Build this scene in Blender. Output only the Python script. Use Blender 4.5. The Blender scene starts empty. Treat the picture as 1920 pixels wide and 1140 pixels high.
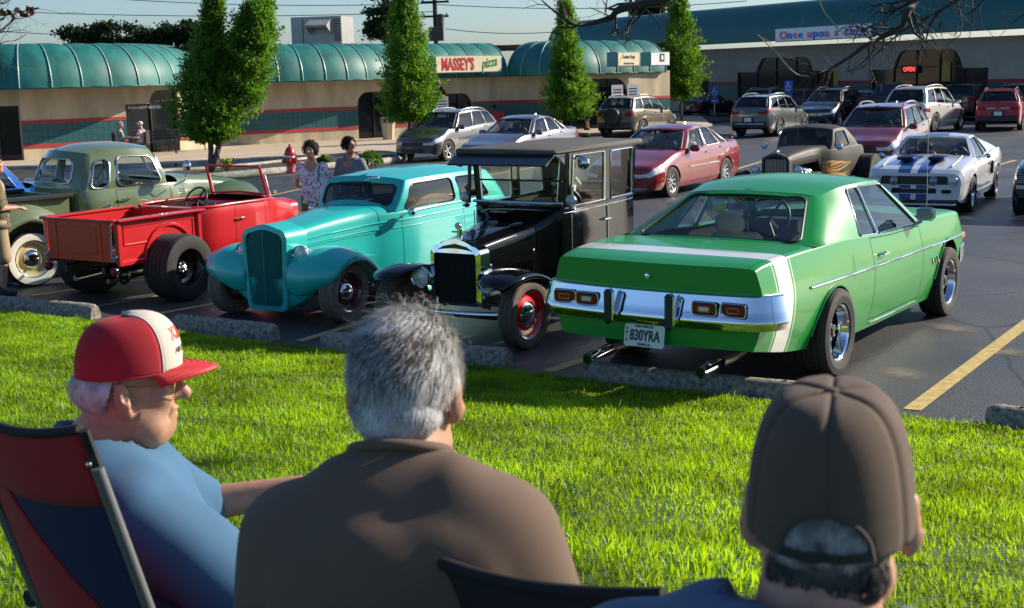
import bpy, bmesh, math, random
import numpy as np
from mathutils import Vector, Matrix
random.seed(7); RNG = np.random.default_rng(7)
SC = bpy.context.scene; COL = SC.collection
R = math.radians
# ------------------------------------------------------------------ camera
H = 2.5; FPX = 2450.0; PIT = math.atan(432/2450.0); ROL = .025
_f = Vector((0, math.cos(PIT), -math.sin(PIT))); _r0 = Vector((1,0,0)); _u0 = Vector((0, math.sin(PIT), math.cos(PIT)))
_r = _r0*math.cos(ROL)-_u0*math.sin(ROL); _u = _r0*math.sin(ROL)+_u0*math.cos(ROL)
cd = bpy.data.cameras.new('camera'); cam = bpy.data.objects.new('camera', cd); COL.objects.link(cam)
cam.matrix_world = Matrix(((_r.x,_u.x,-_f.x,0),(_r.y,_u.y,-_f.y,0),(_r.z,_u.z,-_f.z,H),(0,0,0,1)))
cd.sensor_width = 36; cd.lens = FPX/1920*36; cd.clip_start = .05; cd.clip_end = 3000
cd.dof.use_dof = True; cd.dof.focus_distance = 11.5; cd.dof.aperture_fstop = 9.0
SC.camera = cam
# ------------------------------------------------------------------ sky, sun, exposure
SUN = Vector((.935, .355, math.tan(R(27)))).normalized()
w = bpy.data.worlds.new('World'); SC.world = w; w.use_nodes = True
nt = w.node_tree; nt.nodes.clear()
sky = nt.nodes.new('ShaderNodeTexSky'); sky.sky_type = 'NISHITA'; sky.sun_disc = False
sky.sun_elevation = math.asin(SUN.z); sky.sun_rotation = math.atan2(SUN.x, SUN.y)
sky.air_density = 1.0; sky.dust_density = .8; sky.ozone_density = 6.0
bg = nt.nodes.new('ShaderNodeBackground'); bg.inputs[1].default_value = .092
wo = nt.nodes.new('ShaderNodeOutputWorld')
nt.links.new(sky.outputs[0], bg.inputs[0]); nt.links.new(bg.outputs[0], wo.inputs[0])
sl = bpy.data.lights.new('sun','SUN'); sl.energy = 5.0; sl.angle = R(.5); sl.color = (1,.88,.70)
so = bpy.data.objects.new('sun', sl); COL.objects.link(so); so.rotation_euler = (-SUN).to_track_quat('-Z','Y').to_euler()
SC.view_settings.view_transform = 'Standard'; SC.view_settings.look = 'None'
SC.view_settings.exposure = 0.72; SC.view_settings.gamma = 1; SC.view_settings.use_curve_mapping = False
# ------------------------------------------------------------------ pixel helpers
def ray(px, py): return _f + _r*((px-960)/FPX) - _u*((py-570)/FPX)
def zg(y):
    return 0.0 if y < 20 else (-.009*(y-20) if y < 52 else -.288)
def gp(px, py, z=None):
    d = ray(px, py); zz = 0.0 if z is None else z
    for _ in range(12):
        t = (zz-H)/d.z; p = Vector((0,0,H))+d*t
        if z is None: zz = zg(p.y)
    return p
def at(px, py, y):
    d = ray(px, py); return Vector((0,0,H))+d*(y/d.y)
# ------------------------------------------------------------------ materials
_mats = {}
def M(name, col, rough=.5, metal=0.0, coat=0.0, var=0.0, vscale=8.0, bump=0.0, bscale=60.0, spec=.5, sheen=0.0, trans=0.0, emis=None, col2=None, coord='Object', detail=4, thin=0.0, stretch=None, aniso=None):
    if name in _mats: return _mats[name]
    m = bpy.data.materials.new(name); m.use_nodes = True; n = m.node_tree; b = n.nodes['Principled BSDF']
    c = (*col, 1)
    b.inputs['Base Color'].default_value = c; b.inputs['Roughness'].default_value = rough; b.inputs['Metallic'].default_value = metal
    b.inputs['Coat Weight'].default_value = coat; b.inputs['Coat Roughness'].default_value = .04
    b.inputs['Specular IOR Level'].default_value = spec
    if sheen: b.inputs['Sheen Weight'].default_value = sheen
    if trans: b.inputs['Transmission Weight'].default_value = trans
    if emis: b.inputs['Emission Color'].default_value = (*emis[0],1); b.inputs['Emission Strength'].default_value = emis[1]
    if var or bump or col2:
        tc = n.nodes.new('ShaderNodeTexCoord'); src = tc.outputs[coord]
        if stretch:
            mp = n.nodes.new('ShaderNodeMapping'); mp.inputs['Scale'].default_value = stretch; n.links.new(src, mp.inputs[0]); src = mp.outputs[0]
        if var or col2:
            no = n.nodes.new('ShaderNodeTexNoise'); no.inputs['Scale'].default_value = vscale; no.inputs['Detail'].default_value = detail
            n.links.new(src, no.inputs['Vector'])
            mr = n.nodes.new('ShaderNodeMapRange'); mr.inputs[1].default_value = .3; mr.inputs[2].default_value = .7
            n.links.new(no.outputs[0], mr.inputs[0])
            mx = n.nodes.new('ShaderNodeMix'); mx.data_type = 'RGBA'
            mx.inputs[6].default_value = (*[max(0,x*(1-var)) for x in col],1)
            mx.inputs[7].default_value = (*(col2 if col2 else [min(1,x*(1+var)) for x in col]),1)
            n.links.new(mr.outputs[0], mx.inputs[0]); n.links.new(mx.outputs[2], b.inputs['Base Color'])
            if metal == 0:
                m2 = n.nodes.new('ShaderNodeMapRange'); m2.inputs[3].default_value = max(0,rough-.08); m2.inputs[4].default_value = min(1,rough+.1)
                n.links.new(no.outputs[0], m2.inputs[0]); n.links.new(m2.outputs[0], b.inputs['Roughness'])
        if bump:
            nb = n.nodes.new('ShaderNodeTexNoise'); nb.inputs['Scale'].default_value = bscale; nb.inputs['Detail'].default_value = 3
            n.links.new(src, nb.inputs['Vector'])
            bp = n.nodes.new('ShaderNodeBump'); bp.inputs['Strength'].default_value = bump; bp.inputs['Distance'].default_value = .01
            n.links.new(nb.outputs[0], bp.inputs['Height']); n.links.new(bp.outputs[0], b.inputs['Normal'])
    _mats[name] = m; return m
def MIX(name, sh):   # custom: sh(nodes, links) -> shader socket
    if name in _mats: return _mats[name]
    m = bpy.data.materials.new(name); m.use_nodes = True; n = m.node_tree; n.nodes.clear()
    o = n.nodes.new('ShaderNodeOutputMaterial'); n.links.new(sh(n), o.inputs[0]); _mats[name] = m; return m
def glass(name, tint, refl=1.0, ior=1.5, rough=.01):
    def f(n):
        fr = n.nodes.new('ShaderNodeFresnel'); ge = n.nodes.new('ShaderNodeNewGeometry'); mi = n.nodes.new('ShaderNodeMath'); mi.operation='MULTIPLY_ADD'
        mi.inputs[1].default_value = 1/ior-ior; mi.inputs[2].default_value = ior; n.links.new(ge.outputs['Backfacing'], mi.inputs[0]); n.links.new(mi.outputs[0], fr.inputs[0])
        mu = n.nodes.new('ShaderNodeMath'); mu.operation = 'MULTIPLY_ADD'; mu.use_clamp = True; mu.inputs[1].default_value = refl; mu.inputs[2].default_value = .02
        n.links.new(fr.outputs[0], mu.inputs[0])
        t = n.nodes.new('ShaderNodeBsdfTransparent'); t.inputs[0].default_value = (*tint,1)
        g = n.nodes.new('ShaderNodeBsdfGlossy'); g.inputs['Roughness'].default_value = rough
        mx = n.nodes.new('ShaderNodeMixShader'); n.links.new(mu.outputs[0], mx.inputs[0]); n.links.new(t.outputs[0], mx.inputs[1]); n.links.new(g.outputs[0], mx.inputs[2])
        return mx.outputs[0]
    return MIX(name, f)
def leafmat(name, col, tcol, var=.35, vs=3.0, rough=.45):
    def f(n):
        b = n.nodes.new('ShaderNodeBsdfPrincipled'); b.inputs['Roughness'].default_value = rough; b.inputs['Specular IOR Level'].default_value = .35
        t = n.nodes.new('ShaderNodeBsdfTranslucent')
        tc = n.nodes.new('ShaderNodeTexCoord'); no = n.nodes.new('ShaderNodeTexNoise'); no.inputs['Scale'].default_value = vs; no.inputs['Detail'].default_value = 5
        n.links.new(tc.outputs['Object'], no.inputs['Vector'])
        mr = n.nodes.new('ShaderNodeMapRange'); mr.inputs[1].default_value = .3; mr.inputs[2].default_value = .7; mr.inputs[3].default_value = 1-var; mr.inputs[4].default_value = 1+var
        n.links.new(no.outputs[0], mr.inputs[0])
        for c, s in ((col, b.inputs['Base Color']), (tcol, t.inputs[0])):
            v = n.nodes.new('ShaderNodeVectorMath'); v.operation = 'SCALE'; v.inputs[0].default_value = c
            n.links.new(mr.outputs[0], v.inputs['Scale']); n.links.new(v.outputs[0], s)
        mx = n.nodes.new('ShaderNodeMixShader'); mx.inputs[0].default_value = .45
        n.links.new(b.outputs[0], mx.inputs[1]); n.links.new(t.outputs[0], mx.inputs[2]); return mx.outputs[0]
    return MIX(name, f)
# ------------------------------------------------------------------ mesh helpers
class G:
    """collects geometry of one part"""
    def __init__(s): s.V = []; s.F = []
    def add(s, V, F, mat=None):
        o = len(s.V)
        if mat is not None: V = [mat @ Vector(v) for v in V]
        s.V += [tuple(v) for v in V]; s.F += [tuple(i+o for i in f) for f in F]; return s
    def box(s, c, d, b=0.0, rz=0.0, mat=None):
        x,y,z = d[0]/2,d[1]/2,d[2]/2; b = min(b, x*.99, y*.99, z*.99)
        if b <= 0:
            V = [(i*x,j*y,k*z) for i in (-1,1) for j in (-1,1) for k in (-1,1)]
            F = [(0,1,3,2),(4,6,7,5),(0,4,5,1),(2,3,7,6),(0,2,6,4),(1,5,7,3)]
        else:
            V=[]; ix={}
            for i in (-1,1):
                for j in (-1,1):
                    for k in (-1,1):
                        ix[i,j,k,0]=len(V); V.append((i*x,j*(y-b),k*(z-b)))
                        ix[i,j,k,1]=len(V); V.append((i*(x-b),j*y,k*(z-b)))
                        ix[i,j,k,2]=len(V); V.append((i*(x-b),j*(y-b),k*z))
            F=[]
            def q(l, out):
                a,bb,cc = (Vector(V[l[0]]),Vector(V[l[1]]),Vector(V[l[2]]))
                if (bb-a).cross(cc-bb).dot(Vector(out)) < 0: l = l[::-1]
                F.append(tuple(l))
            for i in (-1,1):
                q([ix[i,-1,-1,0],ix[i,1,-1,0],ix[i,1,1,0],ix[i,-1,1,0]],(i,0,0))
                q([ix[-1,i,-1,1],ix[1,i,-1,1],ix[1,i,1,1],ix[-1,i,1,1]],(0,i,0))
                q([ix[-1,-1,i,2],ix[1,-1,i,2],ix[1,1,i,2],ix[-1,1,i,2]],(0,0,i))
                for j in (-1,1):
                    q([ix[i,j,-1,0],ix[i,j,-1,1],ix[i,j,1,1],ix[i,j,1,0]],(i,j,0))
                    q([ix[i,-1,j,0],ix[i,-1,j,2],ix[i,1,j,2],ix[i,1,j,0]],(i,0,j))
                    q([ix[-1,i,j,1],ix[-1,i,j,2],ix[1,i,j,2],ix[1,i,j,1]],(0,i,j))
                    for k in (-1,1): q([ix[i,j,k,0],ix[i,j,k,1],ix[i,j,k,2]],(i,j,k))
        T = Matrix.Translation(c) @ Matrix.Rotation(rz,4,'Z')
        if mat is not None: T = mat @ T
        return s.add(V, F, T)
    def tube(s, pts, r, n=8, cap=True, closed=False):
        pts = [Vector(p) for p in pts]; N = len(pts)
        rs = r if isinstance(r,(list,tuple)) else [r]*N
        V=[]; up=None
        for i,p in enumerate(pts):
            a = pts[i-1] if (i>0 or closed) else p; c = pts[(i+1)%N] if (i<N-1 or closed) else p
            t = (c-a).normalized()
            if up is None:
                up = Vector((0,0,1)) if abs(t.z)<.9 else Vector((1,0,0))
            u = (up - t*up.dot(t)).normalized(); v = t.cross(u); up = u
            for k in range(n):
                an = 2*math.pi*k/n; V.append(p + (u*math.cos(an)+v*math.sin(an))*rs[i])
        F=[]
        for i in range(N if closed else N-1):
            j=(i+1)%N
            for k in range(n):
                l=(k+1)%n; F.append((i*n+k,i*n+l,j*n+l,j*n+k))
        if cap and not closed:
            F.append(tuple(range(n))[::-1]); F.append(tuple((N-1)*n+k for k in range(n)))
        return s.add(V,F)
    def lathe(s, prof, n=32, mat=None):   # prof: (radius, height) about +Z
        V=[]; F=[]; m=len(prof)
        for k in range(n):
            a=2*math.pi*k/n; ca,sa=math.cos(a),math.sin(a)
            V += [(r*ca,r*sa,z) for r,z in prof]
        for k in range(n):
            l=(k+1)%n
            for i in range(m-1): F.append((k*m+i,l*m+i,l*m+i+1,k*m+i+1))
        return s.add(V,F,mat)
    def ell(s, c, r, n=16, m=10, mat=None):
        prof=[(math.sin(math.pi*i/m), -math.cos(math.pi*i/m)) for i in range(m+1)]
        prof[0]=(1e-4,-1); prof[-1]=(1e-4,1)
        T = Matrix.Translation(c) @ (mat if mat is not None else Matrix()) @ Matrix.Diagonal((r[0],r[1],r[2],1))
        return s.lathe(prof,n,T)
    def grid(s, P, nu, nv, flip=False, keep=None):   # P(i,j)->point
        V=[P(i,j) for i in range(nu+1) for j in range(nv+1)]; F=[]
        for i in range(nu):
            for j in range(nv):
                if keep and not keep(i,j): continue
                q=(i*(nv+1)+j,(i+1)*(nv+1)+j,(i+1)*(nv+1)+j+1,i*(nv+1)+j+1); F.append(q[::-1] if flip else q)
        return s.add(V,F)
    def prism(s, poly, a, b, mat=None):   # poly in local xy, from z=a to b
        n=len(poly); V=[(x,y,a) for x,y in poly]+[(x,y,b) for x,y in poly]
        F=[tuple(range(n))[::-1], tuple(range(n,2*n))]+[(i,(i+1)%n,n+(i+1)%n,n+i) for i in range(n)]
        return s.add(V,F,mat)
    def mirror(s):   # mirrored copy in y
        V=[(v[0],-v[1],v[2]) for v in s.V]; F=[f[::-1] for f in s.F]; return s.add(V,F)
    def mk(s, name, mat, parent=None, ang=35, **kw): return mk(name, s.V, s.F, mat, parent, ang, **kw)
def mk(name, V, F, mat, parent=None, ang=35, **kw):
    me = bpy.data.meshes.new(name)
    me.from_pydata([tuple(v) for v in V], [], F)
    if ang:
        me.shade_smooth(); me.set_sharp_from_angle(angle=R(ang))
    if mat: me.materials.append(mat)
    me.validate(clean_customdata=False); me.update()
    o = bpy.data.objects.new(name, me); COL.objects.link(o)
    if parent: o.parent = parent
    for k,v in kw.items(): o[k]=v
    return o
def mk_np(name, V, F, mat, parent=None, smooth=True, **kw):   # numpy: V (n,3), F (m,k)
    me = bpy.data.meshes.new(name); V=np.ascontiguousarray(V,np.float32); F=np.ascontiguousarray(F,np.int32); k=F.shape[1]
    me.vertices.add(len(V)); me.vertices.foreach_set('co', V.ravel())
    me.loops.add(F.size); me.loops.foreach_set('vertex_index', F.ravel())
    me.polygons.add(len(F)); me.polygons.foreach_set('loop_start', np.arange(0,F.size,k,dtype=np.int32))
    me.update(calc_edges=True)
    if smooth: me.shade_smooth()
    if mat: me.materials.append(mat)
    o = bpy.data.objects.new(name, me); COL.objects.link(o)
    if parent: o.parent = parent
    for a,b in kw.items(): o[a]=b
    return o
def thing(name, label, cat, loc=(0,0,0), rz=0.0, group=None):
    o = bpy.data.objects.new(name, None); COL.objects.link(o); o.empty_display_size=.2
    o.location = loc; o.rotation_euler=(0,0,rz); o['label']=label; o['category']=cat
    if group: o['group']=group
    return o
def tag(o, label, cat, group=None):
    o['label']=label; o['category']=cat
    if group: o['group']=group
    return o
def dup(o, parent=None, **kw):
    c = o.copy(); COL.objects.link(c); c.parent = parent
    for ch in list(o.children): dup(ch, c)
    for a,b in kw.items(): c[a]=b
    return c
def text(name, s, size, mat, parent, loc, rot=(0,0,0), depth=.006, shear=0.0, align='CENTER', sx=1.0, bold=0.0):
    cu = bpy.data.curves.new(name,'FONT'); cu.body=s; cu.size=size; cu.extrude=depth; cu.shear=shear; cu.align_x=align; cu.align_y='CENTER'; cu.offset=bold
    cu.resolution_u=3
    t = bpy.data.objects.new(name, cu); COL.objects.link(t)
    bpy.context.view_layer.update()
    me = bpy.data.meshes.new_from_object(t.evaluated_get(bpy.context.evaluated_depsgraph_get()))
    bpy.data.objects.remove(t); bpy.data.curves.remove(cu)
    me.materials.clear(); me.materials.append(mat); me.name=name
    o = bpy.data.objects.new(name, me); COL.objects.link(o); o.parent=parent
    o.location=loc; o.rotation_euler=rot; o.scale=(sx,1,1); return o
def crom(pts, n=6, closed=False):   # Catmull-Rom through points
    P=[Vector(p) for p in pts]; N=len(P); out=[]
    for i in range(N if closed else N-1):
        a,b,c,d = (P[(i-1)%N],P[i],P[(i+1)%N],P[(i+2)%N]) if closed else (P[max(i-1,0)],P[i],P[i+1],P[min(i+2,N-1)])
        for k in range(n):
            t=k/n; out.append(.5*((2*b)+(c-a)*t+(2*a-5*b+4*c-d)*t*t+(3*b-a-3*c+d)*t**3))
    if not closed: out.append(P[-1])
    return out
def pch(pts):   # monotone cubic interpolator over (x, value) pairs
    X=np.array([p[0] for p in pts],float); Y=np.array([p[1] for p in pts],float)
    h=np.diff(X); d=np.diff(Y)/h; m=np.zeros(len(X)); m[0]=d[0]; m[-1]=d[-1]
    for i in range(1,len(X)-1):
        m[i]=0 if d[i-1]*d[i]<=0 else 2*d[i-1]*d[i]/(d[i-1]+d[i])
    def f(x):
        x=min(max(x,X[0]),X[-1]); i=int(min(max(np.searchsorted(X,x)-1,0),len(X)-2)); t=(x-X[i])/h[i]
        return float((2*t**3-3*t*t+1)*Y[i]+(t**3-2*t*t+t)*h[i]*m[i]+(-2*t**3+3*t*t)*Y[i+1]+(t**3-t*t)*h[i]*m[i+1])
    return f
def lerp(a,b,t): return a+(b-a)*t
# common materials
chrome = M('chrome',(.78,.78,.80),.06,1.0); chrome_soft = M('satin_metal',(.55,.56,.58),.28,1.0)
rubber = M('rubber',(.022,.021,.020),.75,bump=.25,bscale=90); rubber_sunlit = M('sunlit_rubber',(.16,.125,.10),.8,var=.25,vscale=25)  # second rubber has the sun's tan on the tyre walls put into its colour
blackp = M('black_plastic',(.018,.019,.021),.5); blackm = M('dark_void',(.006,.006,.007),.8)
glass_c = glass('clear_glass',(.86,.92,.90)); glass_g=glass('green_glass',(.70,.86,.78)); glass_d = glass('tinted_glass',(.16,.19,.21)); glass_m = glass('smoked_glass',(.42,.50,.52))
lampglass = glass('lamp_glass',(.92,.95,.97),1.4); redlens = M('red_lens',(.26,.004,.004),.3,coat=.15,spec=.3); amber = M('amber_lens',(.6,.16,.01),.15,coat=1.0)
whitep = M('white_paint',(.78,.78,.76),.4); plate_m = M('plate_white',(.72,.73,.72),.35)
# ================================================================== ground
def sheet(name, poly, mat, parent=None, dz=0.0, **kw):
    return mk(name, [(p[0],p[1],zg(p[1])+dz) for p in poly], [tuple(range(len(poly)))], mat, parent, 0, **kw)
def asphalt_sh(n):
    b = n.nodes.new('ShaderNodeBsdfPrincipled'); tc = n.nodes.new('ShaderNodeTexCoord')
    a = n.nodes.new('ShaderNodeTexNoise'); a.inputs['Scale'].default_value=.45; a.inputs['Detail'].default_value=6
    g_ = n.nodes.new('ShaderNodeTexNoise'); g_.inputs['Scale'].default_value=48; g_.inputs['Detail'].default_value=5
    v = n.nodes.new('ShaderNodeTexVoronoi'); v.feature='DISTANCE_TO_EDGE'; v.inputs['Scale'].default_value=.22
    nz = n.nodes.new('ShaderNodeTexNoise'); nz.inputs['Scale'].default_value=1.5; nz.inputs['Detail'].default_value=5
    for q in (a,g_,nz): n.links.new(tc.outputs['Object'], q.inputs['Vector'])
    mv = n.nodes.new('ShaderNodeMix'); mv.data_type='VECTOR'; mv.inputs[0].default_value=.12
    n.links.new(tc.outputs['Object'], mv.inputs[4]); n.links.new(nz.outputs[1], mv.inputs[5]); n.links.new(mv.outputs[1], v.inputs['Vector'])
    cr = n.nodes.new('ShaderNodeMapRange'); cr.inputs[1].default_value=.0; cr.inputs[2].default_value=.006; n.links.new(v.outputs[0], cr.inputs[0])
    m1 = n.nodes.new('ShaderNodeMix'); m1.data_type='RGBA'; m1.inputs[6].default_value=(.026,.028,.033,1); m1.inputs[7].default_value=(.062,.060,.060,1)
    r1 = n.nodes.new('ShaderNodeMapRange'); r1.inputs[1].default_value=.35; r1.inputs[2].default_value=.68; n.links.new(a.outputs[0], r1.inputs[0]); n.links.new(r1.outputs[0], m1.inputs[0])
    m2 = n.nodes.new('ShaderNodeMix'); m2.data_type='RGBA'; m2.blend_type='MULTIPLY'; m2.inputs[0].default_value=.95
    r2 = n.nodes.new('ShaderNodeMapRange'); r2.inputs[1].default_value=.35; r2.inputs[2].default_value=.65; r2.inputs[3].default_value=.25; r2.inputs[4].default_value=2.0; n.links.new(g_.outputs[0], r2.inputs[0])
    n.links.new(m1.outputs[2], m2.inputs[6]); n.links.new(r2.outputs[0], m2.inputs[7])
    m3 = n.nodes.new('ShaderNodeMix'); m3.data_type='RGBA'; m3.inputs[6].default_value=(.012,.012,.014,1); n.links.new(cr.outputs[0], m3.inputs[0]); n.links.new(m2.outputs[2], m3.inputs[7])
    n.links.new(m3.outputs[2], b.inputs['Base Color'])
    r3 = n.nodes.new('ShaderNodeMapRange'); r3.inputs[3].default_value=.38; r3.inputs[4].default_value=.7; n.links.new(a.outputs[0], r3.inputs[0]); n.links.new(r3.outputs[0], b.inputs['Roughness'])
    bp = n.nodes.new('ShaderNodeBump'); bp.inputs['Strength'].default_value=.5; bp.inputs['Distance'].default_value=.006; n.links.new(g_.outputs[0], bp.inputs['Height']); n.links.new(bp.outputs[0], b.inputs['Normal'])
    return b.outputs[0]
asph = MIX('asphalt', asphalt_sh)
ys=[-30,20,52,110,600]
lot = mk('parking_lot', [(x,y,zg(y)) for y in ys for x in (-500,500)], [(2*i,2*i+1,2*i+3,2*i+2) for i in range(4)], asph, None, 0, kind='structure')
concrete = M('concrete',(.30,.28,.25),.85,var=.35,vscale=6,bump=.5,bscale=70,col2=(.42,.40,.36))
conc_d = M('weathered_concrete',(.17,.152,.128),.92,var=.5,vscale=26,bump=1.0,bscale=110,col2=(.42,.37,.31),detail=10)
walk_m = M('sidewalk_concrete',(.46,.37,.27),.85,var=.15,vscale=1.2,bump=.2)
yel = M('yellow_paint',(.60,.42,.11),.6,var=.35,vscale=14,detail=8,col2=(.62,.46,.16)); ylw = M('faded_paint',(.38,.33,.26),.7,var=.3,vscale=20)
def line(p1, p2, L, wd=.105, m=yel):
    a=gp(*p1); b=gp(*p2); d=(b-a); d.z=0; ln=d.length if L is None else L; d.normalize(); n_=Vector((-d.y,d.x,0))*wd/2; c=a+d*ln
    k=max(1,int(ln/3)); V=[];F=[]
    for i in range(k+1):
        q=a+d*(ln*i/k)
        for s in (1,-1): e=q+n_*s; V.append((e.x,e.y,zg(e.y)+.005))
    F=[(2*i,2*i+1,2*i+3,2*i+2) for i in range(k)]
    mk('parking_line',V,F,m,lot,0)
for a in [((1710,769),(1920,610),6.0,.13),((1028,697),(1165,650),5.5,.12),((562,640),(700,598),5.5,.10),((300,588),(400,570),5.5,.09),((175,576),(315,552),2.2,.06,ylw),((58,555),(292,521),5.0,.09),
          ((507,367),(553,357),5,.1),((1375,319),(1425,304),4,.12),((905,331),(938,325),5,.1),((1800,330),(1920,296),6,.12),((1560,330),(1600,318),5,.12)]: line(*a)
# chalky smear on the asphalt by the green coupe
def scuff_sh(n):
    tc=n.nodes.new('ShaderNodeTexCoord'); no=n.nodes.new('ShaderNodeTexNoise'); no.inputs['Scale'].default_value=9; no.inputs['Detail'].default_value=8; no.inputs['Roughness'].default_value=.75; n.links.new(tc.outputs['Object'],no.inputs['Vector'])
    gr=n.nodes.new('ShaderNodeTexGradient'); gr.gradient_type='SPHERICAL'; mp=n.nodes.new('ShaderNodeMapping'); mp.inputs['Scale'].default_value=(3.4,1.9,1); n.links.new(tc.outputs['Object'],mp.inputs[0]); n.links.new(mp.outputs[0],gr.inputs[0])
    m=n.nodes.new('ShaderNodeMath'); m.operation='MULTIPLY'; n.links.new(no.outputs[0],m.inputs[0]); n.links.new(gr.outputs[0],m.inputs[1])
    mr=n.nodes.new('ShaderNodeMapRange'); mr.inputs[1].default_value=.17; mr.inputs[2].default_value=.42; mr.inputs[4].default_value=.8; n.links.new(m.outputs[0],mr.inputs[0])
    d=n.nodes.new('ShaderNodeBsdfDiffuse'); d.inputs[0].default_value=(.24,.22,.20,1); tr=n.nodes.new('ShaderNodeBsdfTransparent'); mx=n.nodes.new('ShaderNodeMixShader'); n.links.new(mr.outputs[0],mx.inputs[0]); n.links.new(tr.outputs[0],mx.inputs[1]); n.links.new(d.outputs[0],mx.inputs[2]); return mx.outputs[0]
scuff=MIX('chalk_scuff',scuff_sh)
for px,py,rz,sx in ((1787,616,.5,1.0),(1880,660,1.0,1.6),(1690,700,.2,1.3),(1560,600,.9,1.2),(1130,690,.3,1.4)):
    q=gp(px,py); o=mk('scuff_mark',[(-.34*sx,-.6*sx,0),(.34*sx,-.6*sx,0),(.34*sx,.6*sx,0),(-.34*sx,.6*sx,0)],[(0,1,2,3)],scuff,lot,0); o.location=(q.x,q.y,.004); o.rotation_euler=(0,0,rz); o.scale=(1,1,1)
# ------------------------------------------------------------------ lawn bank
E0=gp(0,590); E1=gp(1920,818); ED=(E1-E0); ED.z=0; ED.normalize(); EN=Vector((ED.y,-ED.x,0))
if EN.y>0: EN=-EN
def lawn_z(t): 
    u=min(max((t-.15)/7.2,0),1); return .035+.93*(u*u*(3-2*u))*.55+.93*.45*u
def lz(x,y): return lawn_z((Vector((x,y,0))-E0).dot(EN))
lawn_m = M('lawn_soil',(.045,.095,.008),.95,var=.4,vscale=5)
g=G(); NT=[-.02,0,.3,.8,1.5,2.2,3,4,5,6,7,8,10,14,22]
g.grid(lambda i,j: (lambda p:(p.x,p.y,-.03 if j==0 else lawn_z(NT[j])))(E0+ED*(-30+i*3.0)+EN*NT[j]),24,len(NT)-1,flip=True)
g.mk('lawn',lawn_m,None,60,kind='structure')
def grass():
    N=480000
    px=RNG.uniform(-60,1990,N*2); py=570+ (RNG.uniform(0,1,N*2)**.8)*620
    # blades are scattered over the bank itself, thinner far away
    n=N; t=RNG.uniform(0,1,n)**1.25*8.6+.02; s=RNG.uniform(-9,13.5,n)
    X=E0.x+ED.x*s+EN.x*t; Y=E0.y+ED.y*s+EN.y*t
    # keep what can lie near the view wedge
    k=(Y>1.2)&(np.abs(X)<Y*.44+.7); X=X[k];Y=Y[k];t=t[k]; n=len(X)
    u=np.clip((t-.15)/7.2,0,1); Z=.03+.93*.55*(u*u*(3-2*u))+.93*.45*u
    cl=np.sin(X*2.3+np.sin(Y*1.7))*np.sin(Y*2.9+np.sin(X*2.1)); cl2=np.sin(X*9+2*np.sin(Y*5))*np.sin(Y*8+1.5*np.sin(X*6))
    hgt=(.029+.024*RNG.random(n))*(1+.30*cl+.25*cl2); hgt[t<.25]*=.9; hgt*=np.where(RNG.random(n)<.06,1.5,1)
    wd=.0026+.0016*RNG.random(n)+.00035*Y/3
    an=RNG.uniform(0,2*np.pi,n); ln=RNG.uniform(.1,.9,n)*hgt; la=an+RNG.normal(0,.8,n)+np.pi/2
    wx=np.cos(an)*wd; wy=np.sin(an)*wd; lx=np.cos(la)*ln; ly=np.sin(la)*ln
    V=np.empty((n,5,3),np.float32)
    V[:,0]=np.stack([X-wx,Y-wy,Z],1); V[:,1]=np.stack([X+wx,Y+wy,Z],1)
    V[:,2]=np.stack([X-wx*.8+lx*.4,Y-wy*.8+ly*.4,Z+hgt*.6],1); V[:,3]=np.stack([X+wx*.8+lx*.4,Y+wy*.8+ly*.4,Z+hgt*.6],1)
    V[:,4]=np.stack([X+lx,Y+ly,Z+hgt],1)
    b=np.arange(n)[:,None]*5
    F=np.concatenate([b+np.array([0,1,3]),b+np.array([0,3,2]),b+np.array([2,3,4])],0)
    mk_np('grass',V.reshape(-1,3),F,leafmat('grass_blades',(.120,.245,.006),(.42,.62,.006),.5,1.8),None,False,kind='stuff')
grass()
def straw():
    n=9000; t=RNG.uniform(0,1,n)**1.25*8.4; s=RNG.uniform(-9,13.5,n); X=E0.x+ED.x*s+EN.x*t; Y=E0.y+ED.y*s+EN.y*t; k=(Y>1.2)&(np.abs(X)<Y*.44+.7)&((np.sin(X*3.1+np.sin(Y*2))*np.sin(Y*2.7)>-.1)|(t<.25)); X=X[k];Y=Y[k];t=t[k];n=len(X)
    u=np.clip((t-.15)/7.2,0,1); Z=.045+.93*.55*(u*u*(3-2*u))+.93*.45*u; a=RNG.uniform(0,6.28,n); L=RNG.uniform(.03,.08,n); h=RNG.uniform(.0,.035,n); dx=np.cos(a)*L;dy=np.sin(a)*L; w=.0022
    V=np.stack([np.stack([X-dy/L*w,Y+dx/L*w,Z],1),np.stack([X+dy/L*w,Y-dx/L*w,Z],1),np.stack([X+dx,Y+dy,Z+h],1)],1).reshape(-1,3); mk_np('dead_grass_blades',V,np.arange(n)[:,None]*3+np.array([0,1,2]),leafmat('straw',(.30,.24,.09),(.25,.2,.06),.3,9),None,False,kind='stuff')
straw()
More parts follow.
